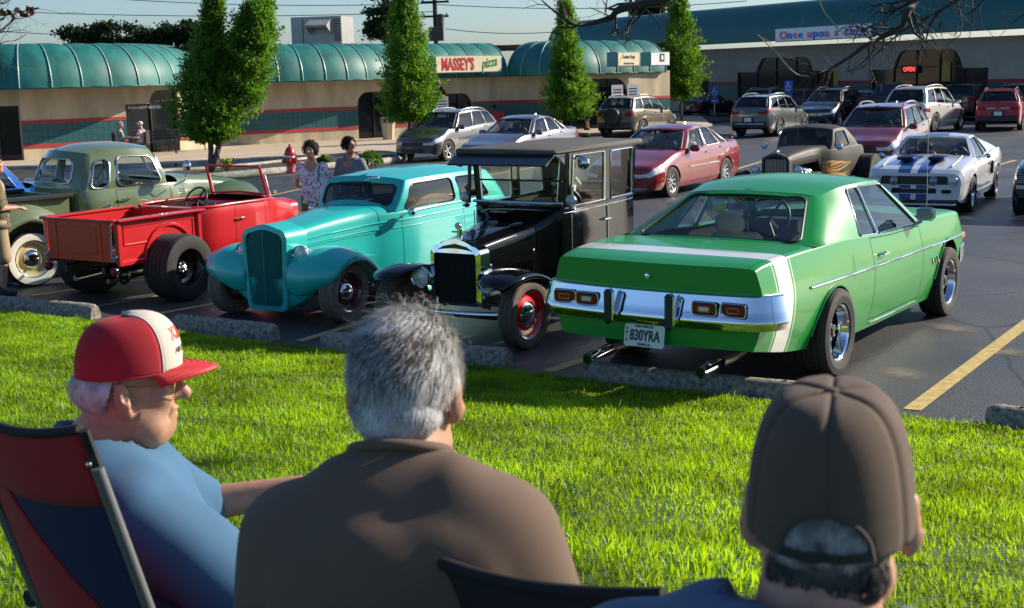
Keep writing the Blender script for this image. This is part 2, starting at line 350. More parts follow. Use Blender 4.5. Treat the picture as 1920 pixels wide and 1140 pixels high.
# ------------------------------------------------------------------ wheel stops
def wheel_stop(p1,p2,label,h=.16):
    a=gp(*p1); b=gp(*p2); d=b-a; L=d.length; rz=math.atan2(d.y,d.x); c=(a+b)/2+Vector((-math.sin(rz),math.cos(rz),0))*.09
    t=thing('wheel_stop',label,'wheel stop',(c.x,c.y,0),rz,'concrete wheel stops along the lawn')
    rr=random.Random(int(p2[0])); g=G(); n=26
    prof=[(-.095,0),(-.09,.075),(-.068,.135),(-.03,h),(.03,h),(.068,.135),(.09,.075),(.095,0)]
    def P(i,j):
        x=-L/2+L*i/n; e=1 if 0<i<n else .80; e2 = 1 if 0<i<n else .86
        y,z=prof[j]; k=.004
        if i in (0,n): x*=1
        elif i in (1,n-1): x=math.copysign(L/2-.045,x)
        return (x+rr.uniform(-k,k),y*e+rr.uniform(-k,k),max(0,z*e2+(rr.uniform(-k,k) if z>0 else 0)))
    g.grid(P,n,7,flip=True)
    m=len(prof); g.F.append(tuple(range(m))); g.F.append(tuple(n*m+k for k in range(m))[::-1])
    g.mk('concrete_block',conc_d,t,50)
    for sx in (-.62,.62):
        G().tube([(sx*L/2,0,h-.01),(sx*L/2,0,h+.008)],.014,8).mk('anchor_pin',M('rusty_pin',(.09,.05,.03),.8),t)
wheel_stop((-150,568),(168,601),'weathered concrete wheel stop behind the olive pickup and camouflage-shirted man, at left edge')
wheel_stop((318,620),(505,641),'concrete wheel stop in front of the turquoise sedan, partly hidden by red cap')
wheel_stop((597,656),(945,692),'concrete wheel stop in front of the black antique car, behind the grey haired man')
wheel_stop((1100,719),(1560,768),'shaded concrete wheel stop with a sunlit patch behind the green coupe')
wheel_stop((1845,804),(2200,850),'concrete wheel stop at the right edge beside the empty stall')
# ------------------------------------------------------------------ far kerbs, walk, planting island
def gz(px,py): p=gp(px,py); return Vector((p.x,p.y,zg(p.y)))
def raised(name, pts, h, mat, kerb=None, **kw):
    top=[(p.x,p.y,p.z+h) for p in pts]; bot=[(p.x,p.y,p.z-.02) for p in pts]; n=len(pts)
    return mk(name, top+bot, [tuple(range(n))]+[(i,n+i,n+(i+1)%n,(i+1)%n) for i in range(n)], mat, None, 0, **kw)
walk=[gz(-140,322),gz(60,317),gz(330,312),gz(470,304),gz(600,298),gz(740,287),gz(900,280),gz(1060,262),gz(1240,248),gz(1330,236)]
back=[Vector((p.x*1.22,p.y*1.28+2,zg(60))) for p in walk][::-1]
raised('sidewalk', walk+back, .13, walk_m, kind='structure')
g=G()
for a,b in zip(walk,walk[1:]):
    d=(b-a).normalized(); n_=Vector((d.y,-d.x,0))*.15
    g.add([a,b,b+n_,a+n_,a+Vector((0,0,.126)),b+Vector((0,0,.126)),b+n_+Vector((0,0,.12)),a+n_+Vector((0,0,.12))],[(4,7,6,5),(3,2,6,7),(0,3,7,4),(1,5,6,2)])
g.mk('kerb',concrete,None,0,kind='structure')
isl=[gz(285,337),gz(360,340),gz(420,337),gz(545,325),gz(640,316),gz(725,308),gz(760,300),gz(700,293),gz(600,303),gz(480,317),gz(380,326),gz(310,330)]
mulch=M('mulch',(.045,.028,.018),.95,var=.5,vscale=20,bump=1,bscale=25)
raised('planting_island',isl,.14,mulch,kind='structure')
g=G(); g.tube([p+Vector((0,0,.1)) for p in crom(isl,3,True)],.11,6,closed=True); g.mk('island_kerb',concrete,None,60,kind='structure')
isl2=[gz(1000,268),gz(1100,272),gz(1130,262),gz(1080,252),gz(1000,256)]
raised('planting_bed',isl2,.14,mulch,kind='structure')
isl3=[gz(1225,236),gz(1290,236),gz(1380,228),gz(1330,221),gz(1240,226)]
raised('tree_bed',isl3,.12,mulch,kind='structure')
# ================================================================== shopping plaza
cream=M('cream_stucco',(.47,.39,.26),.8,stretch=(1,1,.22),var=.24,vscale=1.6,bump=.25,bscale=40); greyst=M('grey_stucco',(.38,.335,.27),.85,var=.1,vscale=.8,bump=.3,bscale=30)
redst=M('red_band',(.36,.022,.022),.6); 
def tile_sh(n):
    b=n.nodes.new('ShaderNodeBsdfPrincipled'); b.inputs['Roughness'].default_value=.4
    tc=n.nodes.new('ShaderNodeTexCoord'); br=n.nodes.new('ShaderNodeTexBrick'); br.offset=0; br.inputs['Scale'].default_value=1
    br.inputs['Color1'].default_value=(.012,.085,.095,1); br.inputs['Color2'].default_value=(.016,.100,.108,1); br.inputs['Mortar'].default_value=(.008,.045,.05,1)
    br.inputs['Brick Width'].default_value=.2; br.inputs['Row Height'].default_value=.2; br.inputs['Mortar Size'].default_value=.008
    n.links.new(tc.outputs['UV'],br.inputs['Vector']); n.links.new(br.outputs[0],b.inputs['Base Color']); return b.outputs[0]
tile=M('teal_tile',(.013,.090,.100),.4,var=.12,vscale=7)
pane_m=M('dark_glazing',(.010,.013,.014),.05,spec=.32); bronze=M('bronze_frame',(.035,.030,.026),.4,metal=.4)
awn=M('teal_awning',(.008,.140,.124),.55,stretch=(1,1,.35),var=.30,vscale=2.2,detail=7); awn_d=M('dark_teal_metal',(.005,.105,.100),.45,var=.12,vscale=.6)
ribm=M('awning_rib_metal',(.20,.34,.32),.4); soff=M('soffit',(.10,.09,.075),.8)
def pd(px,d): 
    v=Vector(((px-960)/FPX*d, d, 0)); return Vector((v.x,v.y,zg(v.y)))
plaza=thing('shop_plaza','cream and teal single storey shop building with green scalloped barrel awning','building',pd(500,55))
def wloc(par,p): return p-par.location
def seg(par,P,Q,zt,kind,zo=None,bands=True,zs=(.57,.70,1.42,1.54),th=.25,base_z=None,wallm=cream,mull=1.2,tr=2.1):
    """one straight stretch of facade from P to Q (left to right as seen)"""
    P=wloc(par,P); Q=wloc(par,Q); d=(Q-P); d.z=0; L=d.length; d.normalize(); n_=Vector((d.y,-d.x,0)); b0=min(P.z,Q.z)-.05
    def W(u,z,o=0): q=P+d*u+n_*o; return (q.x,q.y,b0+.05+z)
    T=Matrix(((d.x,n_.x,0,P.x),(d.y,n_.y,0,P.y),(0,0,1,b0+.05),(0,0,0,1)))   # local: u, out, z
    if kind=='wall':
        G().box((L/2,-th/2,zt/2-.025),(L,th,zt+.05),mat=T).mk('wall',wallm,par,0)
        k=max(1,int(L/2.4))
        for i in range(1,k):
            G().box((L*i/k,.004,zt*.81-.02),(.025,.01,zt*.36),mat=T).mk('panel_joint',M('joint',(.16,.13,.09),.9),par,0)
        if bands:
            G().box((L/2,.012,(zs[0]+zs[1])/2),(L,.03,zs[1]-zs[0]),mat=T).mk('stripe',redst,par,0)
            G().box((L/2,.012,(zs[2]+zs[3])/2),(L,.03,zs[3]-zs[2]),mat=T).mk('stripe',redst,par,0)
            G().box((L/2,.004,(zs[1]+zs[2])/2),(L,.02,zs[2]-zs[1]),mat=T).mk('tile_band',tile,par,0)
            g=G(); nx=max(1,int(L/.22)); nz=int((zs[2]-zs[1])/.2)
            for i in range(1,nx): g.box((L*i/nx,.0145,(zs[1]+zs[2])/2),(.012,.004,zs[2]-zs[1]-.004),mat=T)
            for i in range(1,nz): g.box((L/2,.0140,zs[1]+(zs[2]-zs[1])*i/nz),(L-.01,.004,.012),mat=T)
            g.mk('tile_joint',M('tile_grout',(.006,.045,.050),.6),par,0,kind='stuff')
    else:
        us=sorted(set([0,L]+[L*i/40 for i in range(41)])); 
        V=[];F=[]
        for u in us:
            z=min(zo(u,L),zt-.02); V+= [W(u,z),W(u,zt),W(u,z,-th),W(u,zt,-th)]
        for i in range(len(us)-1):
            a=4*i;b=a+4; F+=[(a,b,b+1,a+1),(a,a+2,b+2,b),(a+2,a+3,b+3,b+2)]
        mk('lintel',V,F,wallm,par,0)
        V=[];F=[]
        for u in us: V+=[W(u,.05,-.14),W(u,min(zo(u,L),zt)+.01,-.14)]
        for i in range(len(us)-1): F.append((2*i,2*i+2,2*i+3,2*i+1))
        mk('window_pane',V,F,pane_m,par,0)
        nm=max(2,round(L/mull)); 
        for i in range(nm+1):
            u=min(max(L*i/nm,.03),L-.03); h=zo(u,L)-.02
            G().box((u,-.11,h/2+.02),(.055,.08,h-.02),mat=T).mk('mullion',bronze,par,0)
        if zo(L/2,L)>tr+.1: G().box((L/2,-.108,tr),(L,.06,.07),mat=T).mk('transom',bronze,par,0)
        G().box((L/2,-.106,.09),(L,.07,.16),mat=T).mk('sill',bronze,par,0)
    return T,L
WZ=2.75
def arch(a,b,h1,h2,r):   # side height h1, arch of height h2 between a..b fractions
    def f(u,L):
        x0,x1=a*L,b*L
        if u<x0 or u>x1: return h1
        e=min(u-x0,x1-u); 
        return h2 if e>=r else max(h1,h2-r+math.sqrt(max(0,r*r-(r-e)**2)))
    return f
flat=lambda h:(lambda u,L:h)
segs=[((-90,46.2),(-30,46.4),'wall'),((-30,46.4),(58,46.6),'win',flat(2.05)),((58,46.6),(253,49.2),'wall'),((253,49.2),(350,51.2),'win',arch(.46,1.2,2.0,2.5,.5)),((350,51.2),(440,54.4),'wall'),((440,54.4),(498,54.9),'wall'),((498,54.9),(683,57.6),'wall'),
      ((683,57.6),(745,58.6),'win',arch(0,1,.9,2.15,.55)),((745,58.6),(808,59.8),'wall'),((808,59.8),(848,60.6),'win',arch(-.5,1,.9,2.45,.6)),((848,60.6),(896,61.6),'win',arch(-.5,1,.9,1.95,.6)),((896,61.6),(948,62.8),'wall'),((948,62.8),(1062,62.2),'wall'),
      ((1062,62.2),(1112,62.4),'win',flat(2.35)),((1112,62.4),(1186,63.2),'win',arch(-.2,.95,1.9,2.45,.6)),((1186,63.2),(1262,65.0),'wall')]
for s_ in segs:
    seg(plaza,pd(*s_[0]),pd(*s_[1]),WZ,s_[2],*(s_[3:]))
# low stucco sill under the raised windows
for a,b in (((683,57.55),(745,58.55)),((808,59.75),(848,60.55)),((848,60.55),(896,61.55))):
    pass
def awning(par,pts,ze,hz,dep,pm,rib=True,step=1.05,bulge=.05,nseg=10):
    P=[pd(*p) for p in pts]; cu=crom(P,8)
    # resample by arc length
    L=[0]
    for a,b in zip(cu,cu[1:]): L.append(L[-1]+(b-a).length)
    n=max(2,round(L[-1]/step)); rs=[]
    for i in range(n+1):
        t=L[-1]*i/n; k=min(max(int(np.searchsorted(L,t))-1,0),len(cu)-2); f=(t-L[k])/(L[k+1]-L[k]+1e-9); rs.append(cu[k].lerp(cu[k+1],f))
    N=[]
    for i in range(n+1):
        d=rs[min(i+1,n)]-rs[max(i-1,0)]; d.z=0; d.normalize(); N.append(Vector((-d.y,d.x,0)))   # towards the building
    def Q(i,t,fr,out=0):
        p=rs[i].lerp(rs[min(i+1,n)],fr); nn=N[i].lerp(N[min(i+1,n)],fr).normalized(); an=t*math.pi/2
        b=bulge*4*fr*(1-fr)+out
        q=p+nn*(dep*(1-math.cos(an)) - b*math.cos(an)); return (q.x-par.location.x,q.y-par.location.y,ze+hz*math.sin(an)+b*math.sin(an)-par.location.z)
    for i in range(n):
        G().grid(lambda a,b:Q(i,b/nseg,a/4),4,nseg,flip=False).mk('awning_panel',pm,par,60)
        V=[Q(i,0,0),Q(i,0,1)]; 
    if rib:
        for i in range(n+1):
            G().tube([Q(i,k/nseg,0,.02) for k in range(nseg+1)],.026,5).mk('awning_rib',ribm,par,60)
    lo=[Vector(Q(i,0,0)) for i in range(n+1)]
    V=[];F=[]
    for i in range(n+1):
        q=lo[i]; b=q+N[i]*(dep+.2); V+=[q+Vector((0,0,-.005)),(b.x,b.y,b.z+.015)]
    mk('soffit',V,[(2*i,2*i+1,2*i+3,2*i+2) for i in range(n)],soff,par,60)
    G().tube([q+Vector((0,0,-.02)) for q in lo],.035,6).mk('awning_edge',awn_d,par,60)
AP=[[(-110,45.6),(60,45.5),(240,47.5),(315,48.9),(372,51.2),(400,53.3)],
    [(398,53.5),(440,53.7),(505,53.9),(640,55.5),(700,56.6),(760,58.0),(860,60.2),(962,62.4)],
    [(962,62.5),(1000,61.3),(1048,60.8),(1090,61.2),(1150,62.3),(1255,64.6)]]
for a in AP: awning(plaza,a,2.42,1.50,1.5,awn)
# flat roof of the plaza
rp=[pd(-110,47.3),pd(240,49.2),pd(372,53),pd(440,55.4),pd(640,57.2),pd(760,60),pd(962,64.2),pd(1048,62.6),pd(1255,66.5),pd(1255,84),pd(-110,72)]
mk('roof',[(p.x-plaza.location.x,p.y-plaza.location.y,3.86-plaza.location.z) for p in rp],[tuple(range(len(rp)))],M('flat_roof',(.12,.13,.13),.9),plaza,0)
# window lettering and posters on the plaza
text('window_lettering','FRESH HOT BREAD',.15,whitep,plaza,(0,0,0)).matrix_local=Matrix.Translation(wloc(plaza,pd(287,49.75))+Vector((0,-.02,1.85)))@Matrix.Rotation(R(26),4,'Z')@Matrix.Rotation(R(90),4,'X')
# ------------------------------------------------------------------ big store at right
store=thing('corner_store','tall grey store with dark teal roof band and arched dark windows at right','building',pd(1430,57.5))
A0=pd(1040,101.5); A1=pd(1965,61.8)
def sp(px,off=0.0):     # point of the store front under image column px
    dA=A1-A0; k=(px-960)/FPX; t=(k*A0.y-A0.x)/(dA.x-k*dA.y); p=A0+dA*t; n_=Vector((dA.y,-dA.x,0)).normalized(); q=p+n_*off; q.z=-.288; return q
ZE=4.03
def sseg(a,b,k,*r): seg(store,sp(a,-1.5),sp(b,-1.5),ZE,k,*r,wallm=cream if k=='x' else greyst,zs=(.7,.87,1.75,1.92),mull=1.8,tr=2.6)
sseg(1175,1262,'wall'); sseg(1262,1300,'win',flat(2.4)); sseg(1300,1352,'wall'); sseg(1352,1535,'win',arch(.22,.76,2.5,3.35,.7)); sseg(1535,1597,'wall'); sseg(1597,1812,'win',arch(.22,.78,2.5,3.5,.75)); sseg(1812,1908,'wall'); sseg(1908,2000,'win',flat(2.7))
lo=[sp(x) for x in (1036,1130,1250,1400,1550,1700,1850,2010)]
awning(store,[((p.x/p.y*FPX+960),p.y) for p in lo],4.05,2.25,1.7,awn_d,rib=False,step=2.2,bulge=.0)
e0=sp(1036); d_=(sp(1400)-sp(1036)).normalized(); bk=Vector((-d_.y,d_.x,0))
G().add([e0-store.location+Vector((0,0,0)),e0+bk*12-store.location,e0+bk*12-store.location+Vector((0,0,6.3)),e0-store.location+bk*1.5+Vector((0,0,6.25)),e0-store.location+bk*.3+Vector((0,0,5.3)),e0-store.location+Vector((0,0,4.1))],[(0,1,2,3,4,5)]).mk('end_wall',greyst,store,0)
e1=sp(2010)
mk('roof',[p-store.location+Vector((0,0,z)) for p,z in ((e0+bk*1.6,6.3),(e1+bk*1.6,6.3),(e1+bk*14,6.3),(e0+bk*14,6.3))],[(0,1,2,3)],M('flat_roof',(.12,.13,.13),.9),store,0)
G().tube([sp(1036)-store.location+bk*1.7+Vector((0,0,6.32)),sp(2010)-store.location+bk*1.7+Vector((0,0,6.32))],.05,6).mk('parapet_cap',ribm,store)
# ------------------------------------------------------------------ signs
sign_w=M('sign_white',(.86,.86,.86),.35); sign_c=M('sign_cream',(.70,.62,.42),.4); sign_red=M('sign_red',(.50,.015,.02),.4); sign_grn=M('sign_green',(.01,.22,.06),.4); pink=M('sign_pink',(.75,.18,.32),.4); blue=M('sign_blue',(.03,.20,.62),.4); ink=M('ink',(.03,.03,.03),.5)
def signboard(name,label,p0,p1,z0,z1,board,depth=.22,lean=0):
    d=(p1-p0); d.z=0; L=d.length; rz=math.atan2(d.y,d.x); c=(p0+p1)/2
    t=thing(name,label,'sign',(c.x,c.y,(z0+z1)/2),rz)
    G().box((0,depth/2,0),(L,depth,z1-z0),.012).mk('sign_box',M('sign_frame',(.10,.28,.27),.45),t)
    G().box((0,-.012,0),(L-.09,.024,z1-z0-.09),.004).mk('sign_face',board,t)
    return t,L
def zpx(px,py,d):   # height seen at a pixel at distance d
    return at(px,py,d).z
p0=pd(829,58.6); p1=pd(952,61.2); t,L=signboard('pizza_sign','cream pizza shop sign with red and green lettering on the green awning',p0,p1,zpx(829,138,58.6),zpx(829,104,58.6),sign_c,.5)
text('lettering','MASSEY\'S',.74,sign_red,t,(-L*.17,-.027,-.02),(R(90),0,0),.012,sx=.62,bold=.022)
text('lettering','pizza',.62,sign_grn,t,(L*.30,-.027,.05),(R(90),R(-8),0),.012,.35,sx=.75,bold=.006)
p0=pd(1165,59.6); p1=pd(1206,60.8); t,L=signboard('salon_sign','small cream sign with script lettering on the pale awning','0' and p0,p1,zpx(1165,125,59.6),zpx(1165,97,59.6),sign_c,.6)
text('lettering','Exclusive Design',.23,ink,t,(0,-.027,.10),(R(90),0,0),.006,.3,sx=.58)
text('lettering','Hair, Nails & Tanning',.13,ink,t,(0,-.027,-.19),(R(90),0,0),.006,sx=.66)
p0=pd(1226,61.4); p1=pd(1262,62.4); t,L=signboard('shop_sign','white shop sign with dark square emblem, half hidden behind the tree',p0,p1,zpx(1226,124,61.4),zpx(1226,97,61.4),sign_w,.6)
G().box((.12,-.03,.06),(.34,.01,.36)).mk('emblem',ink,t); G().box((.12,-.037,.06),(.16,.01,.2)).mk('emblem',sign_w,t)
p0=sp(1459,.12); p1=sp(1637,.12); t,L=signboard('store_sign','white store sign with pink and blue bubble lettering on the dark roof band',p0,p1,zpx(1548,74,sp(1548).y)-.02,zpx(1548,48,sp(1548).y),sign_w,.3)
x=-L*.44; 
for i,ch in enumerate('Once upon a child'):
    wd={'O':.36,'i':.16,'l':.16,' ':.18}.get(ch,.285)*L/4.75
    if ch!=' ': text('letter',ch,.58,(pink if (i%2==0) ^ (ch in 'upd') else blue),t,(x+wd/2,-.027,-.03),(R(90),0,0),.03,sx=.85*L/4.75,bold=.012 if ch in 'aed' else .024)
    x+=wd
# emblem free: blue accessible parking signs
for (px,py,dd) in ((1345,170,76),(1482,160,70)):
    p=pd(px,dd); t=thing('parking_sign','blue accessible parking sign on a post, '+('left of the two' if px<1400 else 'right of the two, before the arched window'),'sign',p,R(-15),'accessible parking signs')
    zt=zpx(px,py-8,dd)-p.z
    G().tube([(0,.02,0),(0,.02,zt)],.03,8).mk('post',chrome_soft,t)
    G().box((0,0,zt-.28),(.42,.02,.6),.004).mk('sign_plate',M('sign_plate_blue',(.02,.14,.62),.4),t); G().box((0,0,zt-.82),(.42,.02,.3),.004).mk('sign_plate',M('sign_plate_blue',(.02,.14,.62),.4),t)
    g=G(); g.tube([(-.02,-.013,zt-.1),(-.02,-.013,zt-.28),(.09,-.013,zt-.28),(.13,-.013,zt-.42)],.022,6); g.tube([(-.02+.12*math.cos(a),-.013,zt-.36+.12*math.sin(a)) for a in np.linspace(R(100),R(330),12)],.018,6); g.ell((-.02,-.013,zt-.06),(.035,.01,.035),8,6); g.mk('wheelchair_symbol',sign_w,t)
    G().box((0,-.012,zt-.82),(.3,.004,.05)).mk('plate_text',sign_w,t)
p=sp(1668,-1.60); t=thing('open_sign','glowing red neon open sign in the arched store window','sign',(p.x,p.y,zpx(1668,131,p.y)),math.atan2(d_.y,d_.x))
text('neon_letters','OPEN',.32,M('neon_red',(.6,.02,.02),.4,emis=((1,.03,.03),3.0)),t,(0,-.16,0),(R(90),0,0),.01)
G().box((0,-.13,0),(1.15,.04,.42),.01).mk('backing',blackp,t)
for px,py,c,nm in ((1538,146,(.55,.36,.06),'yellow poster in the left corner of the arched store window'),(1738,135,(.5,.33,.05),'yellow poster behind the right side of the arched window')):
    p=sp(px,-1.60); tag(G().box((0,0,0),(.75,.02,1.0)).mk('poster',M('poster_yellow',c,.5),None,0),nm,'poster').location=(p.x,p.y,zpx(px,py,p.y)); bpy.data.objects[-1] if False else None
for px,py,nm in ((840,190,'white notice sheet on the pizza shop door behind the dark grey suv'),(1164,168,'white notice sheet taped to the glass door, left of two'),(1193,166,'white notice sheet beside the glass door, right of two')):
    p=pd(px,62.6 if px>1000 else 60.3); o=tag(G().box((0,0,0),(.62,.02,.95)).mk('notice',sign_w,None,0),nm,'notice'); o.location=(p.x,p.y-.2,zpx(px,py+10,62.4 if px>1000 else 60.3)); o.rotation_euler=(0,0,R(25))
    g=G()
    for k in range(5): g.box((0,-.013,.25-k*.13),(.44,.004,.05))
    g.mk('print_lines',ink,o,0)
# ------------------------------------------------------------------ roof plant, pole, wires
p=at(606,74,60); t=thing('rooftop_unit','boxy grey rooftop air handling unit above the green awning','air unit',(p.x,p.y,3.85),R(-12))
k=60/FPX; galv=M('galvanised',(.36,.36,.34),.45,metal=.3,var=.1,vscale=3); galv_d=M('grille_dark',(.05,.05,.05),.7)
G().box((0,0,.72),(96*k,1.7,1.25),.02).mk('casing',galv,t)
g=G(); g.add([(-.05*0-.25,-1.6,.95),(.75,-1.6,.95),(.75,-.86,1.25),(-.25,-.86,1.25),(-.25,-.86,.55),(.75,-.86,.55),(-.25,-1.55,.85),(.75,-1.55,.85)],[(0,1,2,3),(0,3,4,6),(1,7,5,2),(0,6,7,1)]); g.mk('intake_hood',galv,t,0)
G().box((1.0,-.86,.75),(.32,.03,.95)).mk('louvre_panel',galv_d,t,0)
for z in np.arange(.35,1.2,.1): G().box((1.0,-.885,z),(.30,.02,.04)).mk('louvre_slat',galv,t,0)
G().box((0,0,.05),(92*k,1.5,.1)).mk('curb',galv_d,t,0); G().box((-.62,-.86,.72),(.02,.02,1.2)).mk('panel_seam',galv_d,t,0)
p=at(818,70,66); tag(G().box((0,0,0),(.75,.6,.65),.02).mk('roof_vent',galv_d,None),'small dark roof vent box beside the utility pole','vent').location=(p.x,p.y,zpx(818,64,66))
woodp=M('pole_wood',(.045,.036,.030),.9,var=.3,vscale=10)
pa=at(809,-60,95); pb=at(818,75,95); t=thing('utility_pole','dark wooden utility pole with crossarms behind the plaza','utility pole',(pb.x,pb.y,zg(95)))
hp=pa.z-zg(95); lean=Vector(((pa.x-pb.x)*.15,0,0)); G().tube([(0,0,0),lean+Vector((0,0,hp))],[.20,.14],10).mk('pole',woodp,t)
for py,ln in ((4,1.0),(31,.95)):
    z=at(812,py,95).z-zg(95); G().box((0,-.2,z),(ln*2,.12,.14)).mk('crossarm',woodp,t)
    for s in (-.85,.85): G().lathe([(.02,0),(.07,.03),(.07,.12),(.02,.16)],8,Matrix.Translation((s*ln,-.2,z+.07))).mk('insulator',M('insulator',(.2,.2,.2),.3),t)
G().lathe([(.01,0),(.26,0),(.26,.9),(.01,.95)],12,Matrix.Translation((.35,-.3,at(812,52,95).z-zg(95)))).mk('transformer',galv_d,t)
wire=M('cable',(.05,.055,.06),.6)
for i,(a,b,sag) in enumerate((((-200,10),(812,22),.5),((200,-3),(812,6),.3),((-60,54),(470,66),.3),((812,8),(1400,2),.4),((835,54),(1040,60),.2))):
    q0=at(*a,95); q1=at(*b,95)
    pts=[q0.lerp(q1,k/16)-Vector((0,0,sag*4*(k/16)*(1-k/16))) for k in range(17)]
    tag(G().tube(pts,.028,5).mk('overhead_wire',wire),['overhead power wire across the upper left sky','highest overhead wire left of the utility pole','lowest thin overhead wire at far left','overhead wire running right from the utility pole top','thin service wire low beside the utility pole'][i],'wire','overhead wires')
p=at(20,88,80); tag(G().box((0,0,2.5),(4.2,6,5)).mk('distant_building',M('beige_wall',(.40,.33,.24),.8),None,0),'beige flat topped building just above the awning at far left','building').location=(p.x,p.y+4,p.z-4.8)
# ================================================================== car kit
def paint(name, col, metal=0.0, rough=.28, coat=1.0): return M('paint_'+name, col, rough, metal, coat, spec=.5)
interior_tan=M('tan_vinyl',(.50,.42,.30),.6); interior_blk=M('black_vinyl',(.02,.02,.022),.5); interior_gry=M('grey_cloth',(.12,.12,.12),.8); red_vinyl=M('red_vinyl',(.30,.05,.04),.5)
lamp_clear=M('headlamp_lens',(.62,.64,.65),.16,.12,.8,var=.35,vscale=18); lamp_white=M('reverse_lamp',(.65,.65,.6),.15,coat=1)
mesh_grille=M('grille_mesh',(.012,.012,.013),.5)
class Car: pass
def wheel(t, x, y, r, wd, style, rimr=None, tyre_m=None, rz=0.0):
    """one wheel; the outer face looks along sign(y)"""
    sg = 1 if y>0 else -1; rr = rimr or r*.64
    T = Matrix.Translation((x,y,r)) @ Matrix.Rotation(rz,4,'Z') @ Matrix.Rotation(-sg*math.pi/2,4,'X')   # local +Z -> outward
    h=wd/2
    dish = M('rim_dark',(.03,.03,.03),.5)
    whl = G().lathe([(.02,-h*.3),(rr*.6,-h*.35),(rr*.93,-h*.9),(rr,-h*.9),(rr,-h*.8),(rr*.9,-h*.2)],28,T).mk('wheel',dish,t,30)
    tp=[(rr*.98,-h*.85),(rr*1.06,-h*.98),(lerp(rr,r,.55),-h*1.06),(lerp(rr,r,.9),-h*.98),(r*.992,-h*.82)]
    gro=[]
    for k in range(-2,3): 
        z=h*k*.33; gro+= [(r,z-h*.13),(r,z+h*.10),(r-.008,z+h*.12),(r-.008,z+h*.18)]
    tp+=gro[:-2]+[(r*.992,h*.82),(lerp(rr,r,.9),h*.98),(lerp(rr,r,.55),h*1.06),(rr*1.06,h*.98),(rr*.985,h*.86)]
    G().lathe(tp,48,T).mk('tyre',tyre_m or rubber,whl,25)
    def part(prof,mat,nm,n=28): G().lathe(prof,n,T).mk(nm,mat,whl,30)
    if style in ('alloy','alloy10','cragar','cover'):
        met = chrome if style=='cragar' else M('alloy',(.50,.50,.51),.3,.9)
        if style=='cover': met=M('wheel_cover_silver',(.55,.55,.56),.35,.6)
        part([(rr*.86,h*.30),(rr*.95,h*.82),(rr*1.01,h*.90),(rr*1.01,h*.80)],met,'rim')
        ns={'alloy':5,'alloy10':10,'cragar':5,'cover':9}[style]; g=G(); off = h*.55 if style!='cragar' else h*.30
        for k in range(ns):
            a=2*math.pi*k/ns; ca,sa=math.cos(a),math.sin(a); w0=rr*(.16 if ns<8 else .10); w1=rr*(.20 if style=='alloy' else .11 if style=='cragar' else .13)
            V=[]
            for (rad,ww,zz) in ((rr*.12,w0,off+.012),(rr*.55,(w0+w1)*.42,off),(rr*.92,w1,off*.98+(h*.2 if style!='cragar' else 0))):
                for s_ in (-1,1): V.append((ca*rad-sa*ww*s_*.5,sa*rad+ca*ww*s_*.5,zz))
            V2=[(v[0],v[1],v[2]-.03) for v in V]
            g.add([T@Vector(v) for v in V+V2],[(0,2,3,1),(2,4,5,3),(0,6,8,2),(2,8,10,4),(1,3,9,7),(3,5,11,9)])
        g.mk('spokes',met,whl,30)
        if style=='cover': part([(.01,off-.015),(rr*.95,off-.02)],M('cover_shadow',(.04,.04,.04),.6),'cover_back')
        part([(.003,off+.035),(rr*.10,off+.034),(rr*.15,off+.02),(rr*.16,off-.01)],met if style!='cragar' else M('cap_dark',(.05,.05,.05),.3,.5),'hub_cap',20)
        if style=='cragar':
            g=G()
            for k in range(5):
                a=2*math.pi*(k+.5)/5; g.ell(T@Vector((math.cos(a)*rr*.27,math.sin(a)*rr*.27,off+.012)),(.016,.016,.016),8,5)
            g.mk('wheel_nuts',chrome,whl)
    elif style[:5]=='steel':
        col={'steel_red':(.58,.014,.014),'steel_maroon':(.12,.012,.018),'steel_cream':(.62,.52,.30),'steel_black':(.015,.015,.016)}[style]
        pm=paint(style,col,rough=.25)
        part([(rr*.40,h*.18),(rr*.52,h*.42),(rr*.70,h*.20),(rr*.86,h*.30),(rr*.92,h*.70),(rr*.97,h*.88)],pm,'rim')
        part([(rr*.975,h*.86),(rr*1.02,h*.93),(rr*1.035,h*.88)],chrome if style!='steel_black' else pm,'trim_ring')
        if style!='steel_black': part([(.002,h*.95),(rr*.14,h*.93),(rr*.30,h*.84),(rr*.42,h*.66),(rr*.50,h*.44),(rr*.50,h*.38)],chrome,'hub_cap')
        else:
            part([(.002,h*.3),(rr*.3,h*.3),(rr*.34,h*.2)],pm,'hub'); g=G()
            for k in range(8):
                a=2*math.pi*k/8; g.ell(T@Vector((math.cos(a)*rr*.26,math.sin(a)*rr*.26,h*.32)),(.014,.014,.014),6,5)
            g.ell(T@Vector((0,0,h*.3)),(.045,.045,.045),10,6); g.mk('wheel_nuts',chrome,whl)
    if style=='steel_cream':   # wide white band on the tyre wall
        part([(rr*1.05,h*1.005),(lerp(rr,r,.45),h*1.085),(lerp(rr,r,.80),h*1.05)],M('whitewall',(.72,.70,.63),.6),'whitewall',40)
    return whl
def rrect(w,h,r,n=5):
    r=min(r,w/2*.98,h/2*.98); o=[]
    for cx,cy,a0 in ((w/2-r,h/2-r,0),(-w/2+r,h/2-r,90),(-w/2+r,-h/2+r,180),(w/2-r,-h/2+r,270)):
        for k in range(n+1): a=R(a0+90*k/n); o.append((cx+r*math.cos(a),cy+r*math.sin(a)))
    return o
